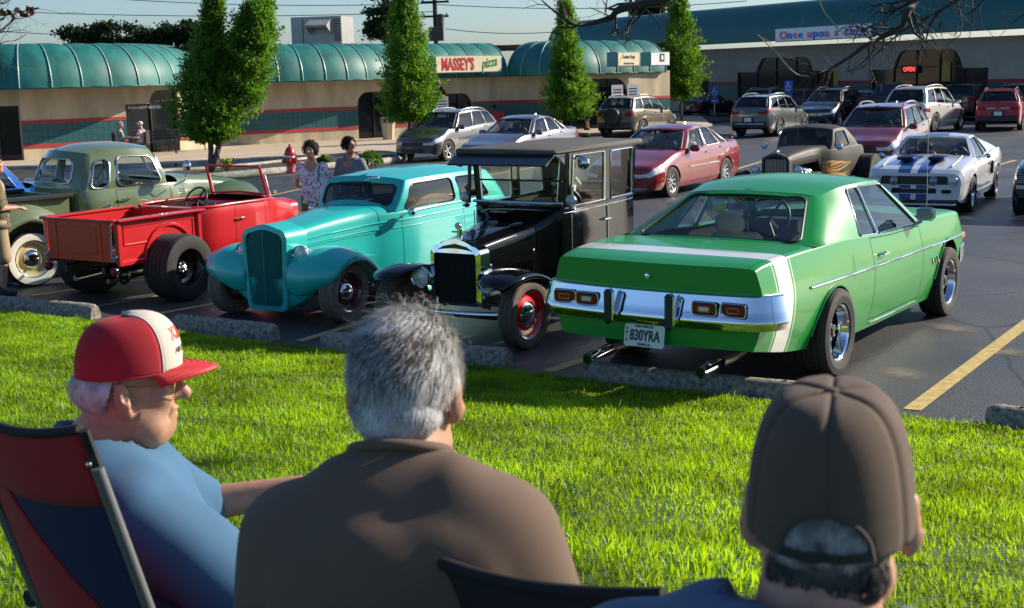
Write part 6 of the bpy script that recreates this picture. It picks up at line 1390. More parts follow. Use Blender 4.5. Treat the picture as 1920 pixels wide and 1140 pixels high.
columnar('double topped bushy street tree behind the red roadster pickup, largest of the row',396,333,[([(4,58),(8,110),(8,170),(14,235),(27,312)],[30,62,44,16,3],1.0),([(52,120),(72,185),(92,245),(108,300)],[37,43,35,10],.75)],3800,.09,.082,props=True)
columnar('columnar street tree between the pizza window and the dark grey suv',768,292,[([(2,55),(4,100),(4,150),(2,215),(0,298)],[31,44,38,27,4],1)],3200,.07,.085)
columnar('narrow waisted street tree right of the pizza sign',1070,262,[([(2,32),(0,75),(-4,110),(-6,150),(-6,242)],[32,43,24,22,4],1)],2800,.07,.09)
columnar('slender street tree in front of the black luxury sedan',1278,231,[([(0,40),(-1,80),(-2,130),(-2,216)],[18,35,33,5],1)],2600,.06,.105)
pine=leafmat('pine_needles',(.020,.040,.014),(.02,.045,.01),.4,.6)
def far_tree(label,px,top,base_y,w,d,mat,kind='clump',n=3600,cat='tree',grp='trees beyond the plaza roof',leaf=.5):
    c=at(px,base_y,d); tp=at(px,top,d); k=d/FPX; t=thing('background_tree',label,cat,(c.x,c.y,zg(c.y)),0,grp)
    hz=tp.z-zg(c.y); b0=c.z-zg(c.y)
    G().tube([(0,0,0),(.1,0,hz*.5),(0,0,hz*.93)],[.30,.2,.05],8).mk('trunk',M('dark_bark',(.05,.04,.03),.9),t)
    rr=np.random.default_rng(int(px)); Cs=[]
    for q in range(18 if kind=='clump' else 22):
        z=rr.uniform(b0-.8,hz-.2) if kind=='clump' else b0+(hz-b0)*rr.uniform(-.1,1); e=(1-((z-b0)/(hz-b0+.01)-.4)**2); x=rr.uniform(-1,1)*w*k*.5*max(.25,e); y=rr.uniform(-1,1)*w*k*.4
        r=rr.uniform(.4,.9)*w*k*.24; m=n//9; v=rr.normal(size=(m,3)); v/=np.linalg.norm(v,axis=1,keepdims=True); Cs.append(np.array([x,y,z])+v*r*np.abs(rr.normal(0,.75,(m,1)))*np.array([1.5,1,.75]))
    C=np.concatenate(Cs); V,F=leaf_mesh(C,np.zeros_like(C),leaf); mk_np('crown',V,F,mat,t,False)
for i,(px,top,w_) in enumerate(((148,52,60),(190,44,66),(238,42,70),(290,50,60),(330,38,62),(366,44,46))):
    far_tree(['leftmost dark pine crown above the awning','dark pine second from left above the awning','bushy dark pine in the middle of the row above the awning','thin dark pine with gaps right of the bushy pine','dark pine just left of the double topped street tree','pine crown partly behind the double topped street tree'][i],px,top,84,w_,92,pine,leaf=.26)
far_tree('tall airy tree behind the plaza, left of the utility pole',722,-30,75,64,85,leafmat('airy_leaf',(.035,.07,.025),(.06,.12,.03),.3,.6),'tall',5200,leaf=.28)
far_tree('dark tree top behind the store roof at top centre',1226,-6,18,60,125,pine,leaf=.5); far_tree('small dark tree top right of the other behind the store roof',1262,2,20,30,128,pine,n=1200,leaf=.45)
shr=leafmat('shrub_leaf',(.045,.12,.012),(.12,.28,.02),.3,4)
for px,py,w_,h_,lb in ((608,317,34,20,'low green shrub between the woman and the man in the grey hoodie'),(694,314,52,26,'rounded green shrub on the island right of the man in the grey hoodie'),(660,314,26,14,'small green shrub behind the man in the grey hoodie'),(1100,268,20,14,'small shrub in the bed behind the grey metallic sedan')):
    b=gp(px,py); k=b.y/FPX; t=thing('shrub',lb,'shrub',(b.x,b.y,zg(b.y)+.1),0,'island shrubs'); v=RNG.normal(size=(700,3)); v/=np.linalg.norm(v,axis=1,keepdims=True); v[:,2]=np.abs(v[:,2]); C=v*np.array([w_*k*.5,w_*k*.4,h_*k])*RNG.uniform(.4,1,(700,1))**.5
    V,F=leaf_mesh(C,v*.6,.09); mk_np('foliage',V,F,shr,t,False)
b=gp(427,330); t=thing('flower_clump','yellow green clump of spiky flowers on the island by the tree stake','plant',(b.x,b.y,zg(b.y)+.12),0); g=G(); fl_=G(); rr=random.Random(3)
for k in range(60):
    a=rr.uniform(0,6.28); e=Vector((math.cos(a),math.sin(a),0))*rr.uniform(.1,.42); h_=rr.uniform(.18,.36); q=Vector((-math.sin(a),math.cos(a),0))*.018; g.add([q,-q,e*.6-q+Vector((0,0,h_*.8)),e*.6+q+Vector((0,0,h_*.8)),e+Vector((0,0,h_))],[(0,1,2,3),(3,2,4)])
    if k%3==0: fl_.ell(e*.8+Vector((0,0,h_+.02)),(.035,.035,.03),6,4)
g.mk('blades',shr,t,0); fl_.mk('blossoms',M('yellow_petal',(.6,.45,.04),.6),t,60,kind='stuff')
# ---- overhanging bare twigs of a tree standing beyond the right edge of the picture
twigm=M('twig_bark',(.030,.024,.020),.8)
t=thing('bare_tree','bare dark branches of a tree hanging in from the top right corner','tree',(8.2,3.2,.0))
def br(pts,r0,r1,y=8.0,spurs=0,seed=1,mat=twigm,par=None,nm='branch'):
    par=par or t; rr=random.Random(seed); P=crom([at(x,yy,y+rr.uniform(-.06,.06))-par.location for x,yy in pts],4); n=len(P); g=G(); g.tube(P,[lerp(r0,r1,i/(n-1))*(1+.15*rr.uniform(-1,1)) for i in range(n)],6)
    def spur(p,d,L,r,dep):
        q=[p]; e=d.normalized()
        for k in range(3):
            e=(e+Vector((rr.uniform(-.5,.5),rr.uniform(-.5,.5),rr.uniform(-.5,.5)))*.6).normalized(); q.append(q[-1]+e*L/3)
            if dep and rr.random()<.6: spur(q[-1],e+Vector((rr.uniform(-1,1),rr.uniform(-.6,.6),rr.uniform(-1,1))),L*.55,r*.6,dep-1)
        g.tube(q,[r,r*.8,r*.6,r*.35],5)
    for k in range(spurs):
        i=rr.randrange(1,n-1); d=(P[i+1]-P[i-1]).normalized(); a=rr.choice((-1,1))*rr.uniform(.5,1.1); c=Vector((d.x*math.cos(a)-d.z*math.sin(a),rr.uniform(-.3,.3),d.x*math.sin(a)+d.z*math.cos(a))); spur(P[i],c,rr.uniform(.06,.26),lerp(r0,r1,i/n)*.5,2)
    return g.mk(nm,mat,par,60)
br([(2260,-520),(1900,-330),(1560,-120),(1300,-22),(1224,2),(1163,17),(1147,32),(1126,39),(1092,47),(1066,41),(1045,25),(1026,10),(1012,-4)],.035,.003,8,16,4)
br([(1179,14),(1180,40),(1182,62),(1180,74),(1168,84)],.005,.002,8,4,5); br([(1045,25),(1046,8),(1052,-8)],.004,.002,8,1,6); br([(1147,32),(1120,20),(1105,14)],.004,.002,8,2,7); br([(1240,-4),(1238,18),(1236,31)],.005,.002,8,3,8)
br([(2260,-520),(1980,-330),(1780,-90),(1717,0),(1699,26),(1691,50),(1657,68),(1620,87),(1599,103),(1562,126),(1536,137),(1516,143)],.032,.003,7.6,26,9)
br([(2000,-200),(1850,-60),(1794,0),(1757,26),(1741,55),(1736,80)],.016,.003,7.8,12,10); br([(1741,30),(1690,60),(1650,95),(1620,124),(1600,132)],.007,.002,7.7,10,11); br([(1860,-20),(1830,16),(1812,28),(1795,36)],.007,.002,7.6,6,12)
br([(1699,26),(1670,12),(1640,10),(1618,0)],.006,.002,7.6,6,13); br([(1880,-40),(1760,20),(1700,62),(1640,80)],.006,.002,7.5,8,14); br([(1757,26),(1762,50),(1768,72)],.004,.0015,7.8,3,15); br([(1930,20),(1905,38),(1896,44)],.005,.002,7.6,2,16)
lt=M('sunlit_twig',(.22,.19,.15),.7); br([(1420,64),(1440,84),(1459,103),(1478,126),(1496,140),(1516,143)],.003,.004,7.6,2,17,lt); br([(1532,-6),(1545,22),(1560,40),(1578,60),(1596,70)],.004,.002,7.6,2,18,lt)  # twigs caught by the sun, the light painted in as a paler bark
G().tube([(0,0,-.1),(.05,.05,2),(0,.1,4.4),at(2260,-520,8)-t.location],[.20,.16,.12,.04],10).mk('trunk',bark,t,60)
t=thing('leafy_branch','reddish leafed twigs reaching in at the top left corner','tree branch',at(-260,-60,7)); par=t
for i,(p,r0) in enumerate((([(-260,-60),(-120,-10),(-30,24),(10,28),(40,22),(66,16)],.008),([(-120,60),(-30,70),(8,52),(28,36),(45,34)],.006),([(-80,110),(-20,92),(10,78),(28,76),(50,64)],.004),([(-60,-30),(0,6),(20,-2),(40,-10)],.004),([(-60,20),(-10,10),(8,2),(14,-8)],.004),([(-40,60),(0,62),(14,44)],.003))): br(p,r0,.0015,7,5,30+i,twigm,t)
rl_=leafmat('dark_red_leaf',(.05,.012,.014),(.10,.03,.01),.4,8); C=[]
for x,y in ((4,24),(10,30),(18,22),(26,28),(34,20),(40,26),(48,20),(54,24),(60,18),(66,18),(2,38),(12,22),(22,34),(30,32),(44,30),(58,28),(-10,30),(-20,26),(6,16)):
    for k in range(2): 
        q=at(x+RNG.uniform(-4,4),y+RNG.uniform(-4,4),7+RNG.uniform(-.05,.05))-t.location; C.append(tuple(q))
V,F=leaf_mesh(np.array(C),np.zeros((len(C),3)),.042); mk_np('leaves',V,F,rl_,t,False)
# ================================================================== street furniture
hr=paint('hydrant_red',(.42,.012,.012),rough=.35); b=gp(546,331)
t=thing('fire_hydrant','bright red fire hydrant with white band beside the woman','fire hydrant',(b.x,b.y,zg(b.y)+.1),R(-10)); t.scale=(1.02,1.02,1.02)
G().lathe([(.001,0),(.17,0),(.17,.03),(.125,.05),(.115,.08),(.112,.40),(.12,.42)],20).mk('barrel',hr,t,30); G().lathe([(.121,.42),(.125,.42),(.125,.47),(.121,.47)],20).mk('white_band',whitep,t,30)
G().lathe([(.12,.47),(.165,.48),(.165,.52),(.14,.54),(.12,.62),(.07,.69),(.03,.71),(.03,.77),(.001,.77)],20).mk('bonnet',hr,t,30)
for a in (0,math.pi,-math.pi/2):
    T=Matrix.Translation((0,0,.33))@Matrix.Rotation(a,4,'Z')@Matrix.Rotation(math.pi/2,4,'Y'); G().lathe([(.001,.23),(.03,.23),(.03,.20),(.075,.19),(.075,.13),(.055,.12),(.055,.08)],14,T).mk('outlet_cap',hr,t,30)
G().tube([(-.2,0,.30),(-.22,-.02,.22),(-.15,-.1,.18),(-.08,-.11,.25)],.008,5).mk('cap_chain',blackp,t)
iron=M('bench_metal',(.03,.03,.032),.5)
def bench(label,px,py,dd,rz):
    p=pd(px,dd); t=thing('bench',label,'bench',(p.x,p.y,zg(p.y)+.13),R(rz))
    for k in range(4): G().box((0,-.15+.12*k,.45),(1.5,.09,.03),.006).mk('seat_slat',iron,t)
    for k in range(3): G().box((0,.30+.03*k,.58+.12*k),(1.5,.03,.085),.006).mk('back_slat',iron,t)
    for s in (-.7,.7): G().tube([(s,-.2,0),(s,-.2,.62),(s,.3,.62)],.022,6).mk('leg',iron,t); G().tube([(s,.3,0),(s,.3,.5),(s,.38,.92)],.022,6).mk('leg',iron,t)
bench('dark metal bench right of the seated couple, under the awning',306,285,48.6,20); bench('dark bench half hidden behind the double topped street tree',366,285,50.5,28)
p=pd(259,47.3); t=thing('patio_table','round grey patio table between the seated couple','table',(p.x,p.y,zg(p.y)+.13)); G().lathe([(.001,.72),(.42,.72),(.43,.70),(.42,.68),(.001,.68)],24).mk('table_top',M('table_grey',(.18,.18,.18),.5),t); G().tube([(0,0,.03),(0,0,.69)],.04,8).mk('pedestal',iron,t); G().lathe([(.001,.05),(.26,.04),(.26,0)],16).mk('base',iron,t)
tag(G().lathe([(.001,0),(.03,0),(.036,.1),(.001,.1)],10).mk('red_cup',hr,None),'small red cup on the patio table','cup').location=(p.x+.1,p.y-.1,zg(p.y)+.13+.72)
def patio_chair(label,x,y,rz,mat):
    t=thing('patio_chair',label,'chair',(x,y,zg(y)+.13),R(rz),'patio chairs along the shop wall')
    G().box((0,0,.44),(.46,.46,.035),.01).mk('seat',mat,t); G().box((0,-.22,.70),(.44,.035,.46),.012).mk('backrest',mat,t)
    for a in (-.2,.2):
        for c in (-.2,.2): G().tube([(a,c,0),(a,c,.44)],.016,6).mk('leg',iron,t)
p=pd(241,47.4); patio_chair('dark patio chair under the man in grey at the patio table',p.x-.05,p.y,-90,iron); p=pd(279,47.4); patio_chair('dark patio chair under the man in the white cap',p.x,p.y,90,iron)
rp_=M('red_plastic',(.32,.02,.02),.4); p=pd(936,61); patio_chair('red patio chair of the person sitting by the teal wall',p.x,p.y-.6,20,rp_); p=pd(952,61); patio_chair('empty red patio chair beside the teal wall behind the grey sedan',p.x,p.y-.6,-40,rp_)
p=pd(738,56.6); t=thing('trash_receptacle','beige trash receptacle against the shop wall left of the second tree','trash can',(p.x,p.y,zg(p.y)+.13)); G().lathe([(.001,0),(.24,0),(.30,.62),(.31,.66)],8).mk('bin_body',cream,t,20); G().lathe([(.31,.66),(.33,.68),(.33,.90),(.30,.95),(.001,.98)],8).mk('bin_lid',M('bin_lid',(.3,.27,.2),.6),t,20); G().box((0,-.30,.80),(.3,.03,.12)).mk('flap',blackp,t)
p=pd(1043,52.0); t=thing('sandwich_board','small white sandwich board sign behind the grey metallic sedan','sign',(p.x,p.y,zg(p.y)+.1),R(10)); 
for s in (-1,1): G().box((0,s*.14,.35),(.62,.03,.72),.01,mat=Matrix.Rotation(R(-s*10),4,'X')).mk('panel',sign_w,t)
for k in range(3): G().box((0,-.29+.03*k,.30+.13*k),(.4,.01,.05)).mk('print_line',ink,t)
# ================================================================== people (signed distance fields -> one continuous surface)
def rcone(a,b,r1,r2):
    a=np.array(a,np.float32);b=np.array(b,np.float32);ab=b-a;l2=float(ab@ab)+1e-9
    def f(X,Y,Z):
        t=np.clip(((X-a[0])*ab[0]+(Y-a[1])*ab[1]+(Z-a[2])*ab[2])/l2,0,1)
        return np.sqrt((X-a[0]-t*ab[0])**2+(Y-a[1]-t*ab[1])**2+(Z-a[2]-t*ab[2])**2)-(r1+(r2-r1)*t)
    return f
def elli(c,r,rot=None):
    c=np.array(c,np.float32); r=np.array(r,np.float32); Rm=None if rot is None else np.array(rot.to_3x3().transposed(),np.float32)
    def f(X,Y,Z):
        x,y,z=X-c[0],Y-c[1],Z-c[2]
        if Rm is not None: x,y,z=Rm[0,0]*x+Rm[0,1]*y+Rm[0,2]*z,Rm[1,0]*x+Rm[1,1]*y+Rm[1,2]*z,Rm[2,0]*x+Rm[2,1]*y+Rm[2,2]*z
        k0=np.sqrt((x/r[0])**2+(y/r[1])**2+(z/r[2])**2); k1=np.sqrt((x/r[0]**2)**2+(y/r[1]**2)**2+(z/r[2]**2)**2)+1e-9
        return k0*(k0-1)/k1
    return f
def smin(a,b,k):
    h=np.clip(.5+.5*(b-a)/k,0,1); return b*(1-h)+a*h-k*h*(1-h)
def union(parts):   # [(f,k)] smooth union; negative k subtracts
    def f(X,Y,Z):
        d=parts[0][0](X,Y,Z)
        for g,k in parts[1:]:
            e=g(X,Y,Z); d = smin(d,e,k) if k>0 else -smin(-d,e,-k)
        return d
    return f
def snet(fn,lo,hi,h):
    B=8; lo=np.array(lo,float); n=[int(math.ceil((hi[i]-lo[i])/h/B))*B for i in range(3)]
    cn=[k//B for k in n]; ax=[lo[i]+h*(np.arange(cn[i])*B+B/2-.5) for i in range(3)]
    CX,CY,CZ=np.meshgrid(*ax,indexing='ij'); cv=fn(CX,CY,CZ).astype(np.float32)
    act=np.abs(cv)<h*B*1.15
    full=np.repeat(np.repeat(np.repeat(cv,B,0),B,1),B,2); m=np.repeat(np.repeat(np.repeat(act,B,0),B,1),B,2)
    I,J,K=np.nonzero(m); full[m]=fn((lo[0]+h*I).astype(np.float32),(lo[1]+h*J).astype(np.float32),(lo[2]+h*K).astype(np.float32))
    s=full<0; cs=[s[i:n[0]-1+i,j:n[1]-1+j,k:n[2]-1+k] for i in (0,1) for j in (0,1) for k in (0,1)]
    cnt=sum(c.astype(np.int8) for c in cs); ac=(cnt>0)&(cnt<8); ci=np.argwhere(ac); idx=-np.ones(ac.shape,np.int32); idx[ac]=np.arange(len(ci))
    P=np.zeros((len(ci),3)); w=np.zeros(len(ci)); off=[(i,j,k) for i in (0,1) for j in (0,1) for k in (0,1)]
    vv=[full[ci[:,0]+o[0],ci[:,1]+o[1],ci[:,2]+o[2]] for o in off]
    for a in range(8):
        for b in range(a+1,8):
            d=np.array(off[b])-np.array(off[a])
            if np.abs(d).sum()!=1: continue
            c=(vv[a]<0)!=(vv[b]<0); t=np.where(c,vv[a]/(vv[a]-vv[b]+1e-12),0); P+=np.where(c[:,None],np.array(off[a])+t[:,None]*d,0); w+=c
    P=(P/w[:,None]+ci)*h+lo
    F=[]
    for ax_ in range(3):
        o=[0,0,0];o[ax_]=1; s0=s[:n[0]-o[0],:n[1]-o[1],:n[2]-o[2]]; s1=s[o[0]:,o[1]:,o[2]:]; e=np.argwhere(s0!=s1)
        u,v=[(1,2),(2,0),(0,1)][ax_]; e=e[(e[:,u]>0)&(e[:,v]>0)&(e[:,u]<n[u]-1)&(e[:,v]<n[v]-1)]
        if not len(e): continue
        fl=s0[e[:,0],e[:,1],e[:,2]]
        def cell(du,dv): q=e.copy(); q[:,u]-=du; q[:,v]-=dv; return idx[q[:,0],q[:,1],q[:,2]]
        q=np.stack([cell(1,1),cell(0,1),cell(0,0),cell(1,0)],1); q[~fl]=q[~fl][:,::-1]; F.append(q[(q>=0).all(1)])
    return P,np.concatenate(F)
def sdf(name,fn,lo,hi,h,mat,par,**kw):
    V,F=snet(fn,lo,hi,h); return mk_np(name,V,F,mat,par,True,**kw)
def skin(name,c): return M(name,c,.5,var=.26,vscale=38,bump=.05,bscale=240,col2=(c[0]*1.08,c[1]*.90,c[2]*.84))
skin_f=skin('skin_fair',(.47,.275,.185)); skin_t=skin('skin_tan',(.40,.21,.14)); skin_b=skin('skin_brown',(.16,.075,.045))
for _m in (skin_f,skin_t):
    _b=_m.node_tree.nodes['Principled BSDF']; _b.inputs['Subsurface Weight'].default_value=.15; _b.inputs['Subsurface Radius'].default_value=(.012,.004,.002); _b.inputs['Subsurface Scale'].default_value=.6
def head_parts(c,rz=0.0,tilt=0.0,s=1.0,jowl=0.0,ears=True,roll=0.0):
    """head centred at c, facing +Y turned by rz; returns sdf list"""
    T=Matrix.Translation(c)@Matrix.Rotation(rz,4,'Z')@Matrix.Rotation(-tilt,4,'X')@Matrix.Rotation(roll,4,'Y')@Matrix.Scale(s,4); p=lambda x,y,z:tuple(T@Vector((x,y,z))); Rr=T.to_3x3().normalized()
    E=lambda c_,r_,rt=None:elli(p(*c_),[q*s for q in r_],Rr.to_4x4()@(rt if rt is not None else Matrix()))
    L=[(E((0,-.014,.032),(.076,.099,.090)),.02),(E((0,.030,-.045),(.060,.068,.072)),.035),(E((0,.070,-.088),(.026,.024,.022)),.03),
       (rcone(p(0,.090,.022),p(0,.116,-.014),.010*s,.0155*s),.014),(E((.011,.098,-.017),(.009,.010,.008)),.008),(E((-.011,.098,-.017),(.009,.010,.008)),.008),
       (E((0,.078,.040),(.052,.018,.012)),.018),(E((.036,.064,-.012),(.024,.022,.020)),.022),(E((-.036,.064,-.012),(.024,.022,.020)),.022),
       (E((.030,.092,.014),(.017,.014,.011)),-.014),(E((-.030,.092,.014),(.017,.014,.011)),-.014),
       (E((0,.091,-.046),(.024,.012,.007)),.008),(E((0,.089,-.060),(.021,.012,.008)),.008),(E((0,.102,-.053),(.026,.012,.0022)),-.004),
       (E((.030,.080,.014),(.013,.012,.012)),.003),(E((-.030,.080,.014),(.013,.012,.012)),.003)]
    if jowl: L+= [(E((.045,.035,-.085),(.030*jowl,.036,.030)),.03),(E((-.045,.035,-.085),(.030*jowl,.036,.030)),.03),(E((0,.030,-.112),(.045,.045,.024*jowl)),.035)]
    if jowl:
        for q in (1,-1): L+= [(rcone(p(q*.024,.092,-.022),p(q*.036,.078,-.066),.0022*s,.003*s),-.007),(rcone(p(q*.050,.074,.010),p(q*.062,.060,.002),.0012*s,.0012*s),-.004),(rcone(p(q*.052,.073,.002),p(q*.064,.058,-.010),.0012*s,.0012*s),-.004),(rcone(p(q*.045,.070,-.002),p(q*.030,.086,-.006),.0015*s,.0015*s),-.006),(rcone(p(q*.060,-.005,-.105),p(q*.030,.055,-.118),.002*s,.002*s),-.008),(rcone(p(q*.066,-.02,-.088),p(q*.052,.03,-.098),.002*s,.002*s),-.008)]
    if ears:
        for q in (1,-1):
            rt=Matrix.Rotation(R(-32*q),4,'Z')@Matrix.Rotation(R(12),4,'X')
            L+= [(E((q*.087,-.014,-.004),(.0105,.021,.036),rt),.006),(E((q*.098,-.004,.003),(.0075,.011,.019),rt),-.006),(E((q*.085,-.004,-.036),(.008,.011,.011),rt),.006)]
    return L,T
def hand_parts(w,d,side,up,curl=.6,s=1.0,spread=.012):
    """w wrist, d pointing direction, up = back of the hand; palm, four fingers and a thumb"""
    w=Vector(w);d=Vector(d).normalized();n=Vector(up);n=(n-d*n.dot(d)).normalized();x=d.cross(n)*side
    L=[]; P=lambda a,b,c:tuple(w+(d*a+x*b+n*c)*s)
    for b in (-.028,-.010,.010,.028): L.append((rcone(P(.012,b*.6,0),P(.085,b,0),.014*s,.0115*s),.014))
    for i,(b,ln) in enumerate(((.030,.070),(.011,.080),(-.010,.075),(-.029,.060))):
        q=Vector(P(.088,b,0)); e=(d+x*(b*1.6)).normalized(); r=.0098*s
        for k in range(3):
            a=curl*(.6+.5*k)*.8; e2=(e*math.cos(a)-n*math.sin(a)).normalized() if k==0 else (e*math.cos(curl*.7)-(e.cross(x)).normalized()*(-1)*0).normalized()
            e=(d*math.cos(curl*(.5+.75*k))-n*math.sin(curl*(.5+.75*k))+x*(b*1.2)).normalized(); q2=q+e*ln*s*(.45,.32,.25)[k]; L.append((rcone(q,q2,r,r*.92),.004)); q=q2; r*=.92
    q=Vector(P(.025,.026,-.006)); e=(d*.65+x*.75-n*.25).normalized(); q2=q+e*.042*s; e3=(d*.9+x*.25-n*.45).normalized(); q3=q2+e3*.034*s; L+= [(rcone(q,q2,.0145*s,.012*s),.012),(rcone(q2,q3,.0115*s,.0095*s),.005)]
    return L
def wr(f,am,fx,seed=0,warp=.0):   # cloth folds
    r=np.random.default_rng(seed); ph=r.uniform(0,6.28,8)
    def g(X,Y,Z):
        d=f(X,Y,Z); w_=np.sin(fx*(.9*Z+.7*X)+2.2*np.sin(fx*.35*X+ph[0])+ph[1])*np.sin(fx*.33*(X-Y)+ph[2])+.7*np.sin(fx*.6*(Z*1.3-X)+1.8*np.sin(fx*.4*Y+ph[3])+ph[4])*np.cos(fx*.21*(X+Z)+ph[5])
        return d-am*w_*.5
    return g
def cut(f,pts):   # keep the half spaces: [(point, outward normal)]
    def g(X,Y,Z):
        d=f(X,Y,Z)
        for p,n in pts: d=np.maximum(d,(X-p[0])*n[0]+(Y-p[1])*n[1]+(Z-p[2])*n[2])
        return d
    return g
def neckcut(f,c,p,n,r=.125):
    n=np.array(n,float); n/=np.linalg.norm(n)
    def g(X,Y,Z):
        d=f(X,Y,Z); pl=(X-p[0])*n[0]+(Y-p[1])*n[1]+(Z-p[2])*n[2]; return np.maximum(d,-np.maximum(-pl,np.sqrt((X-c[0])**2+(Y-c[1])**2)-r))
    return g
def strands(par,name,mat,roots,nrm,dirs,length,wd,lift=.25,seg=4,curl=.25,droop=.0,jit=.25):
    n=len(roots); d=dirs+RNG.normal(0,jit,(n,3)); d-=nrm*(d*nrm).sum(1,keepdims=True); d/=np.linalg.norm(d,axis=1,keepdims=True)+1e-9
    L=length*RNG.uniform(.6,1.2,(n,1)); side=np.cross(d,nrm); side/=np.linalg.norm(side,axis=1,keepdims=True)+1e-9; bend=RNG.normal(0,curl,(n,1))
    K=max(8,n//22); ci=RNG.integers(0,n,K); cr=roots[ci]; near=np.concatenate([np.argmin(((roots[i:i+2000,None]-cr[None])**2).sum(2),1) for i in range(0,n,2000)]); pull=cr[near]-roots; pull*=np.clip(.022/(np.linalg.norm(pull,axis=1,keepdims=True)+1e-6),0,1)
    pts=[]
    for k in range(seg+1):
        t=k/seg; pts.append(pull*.75*t**1.3+roots+d*L*t+nrm*(lift*L*np.sin(np.pi*min(t*.75,1))-L*droop*t*t)+side*bend*L*t*t)
    w_=[wd,wd,wd*.9,wd*.65,wd*.15]
    V=np.stack([np.stack([p-side*w_[min(k,4)],p+side*w_[min(k,4)]],1) for k,p in enumerate(pts)],1).reshape(-1,3)
    b=np.arange(n)[:,None]*(2*(seg+1)); F=np.concatenate([b+np.array([2*k,2*k+1,2*k+3,2*k+2]) for k in range(seg)],0)
    return mk_np(name,V,F,mat,par,True,kind='stuff')
def hairmat(name,a,b,vs=30):
    m=M(name,a,.62,var=.25,vscale=vs,col2=b,detail=3,spec=.12); return m
hair_grey=hairmat('hair_grey',(.20,.195,.19),(.70,.70,.70),16); hair_white=hairmat('hair_white',(.42,.42,.42),(.75,.75,.75),25); hair_dark=hairmat('hair_dark_brown',(.018,.011,.008),(.06,.035,.022),20); hair_salt=hairmat('hair_salt',(.07,.07,.08),(.5,.5,.52),40); hair_blk=hairmat('hair_black',(.008,.006,.005),(.02,.015,.012),20)
def scalp_roots(T,n,sel,cen=(0,-.014,.032),r=(.078,.101,.092)):
    v=RNG.normal(size=(n*6,3)); v/=np.linalg.norm(v,axis=1,keepdims=True); p=v*np.array(r)+np.array(cen); nn=v/np.array(r); nn/=np.linalg.norm(nn,axis=1,keepdims=True); k=sel(p,nn); p=p[k][:n]; nn=nn[k][:n]
    M3=np.array(T.to_3x3()); sc=np.linalg.norm(M3[0]); return p, nn, (p@M3.T)+np.array(T.translation), nn@(M3.T/sc)
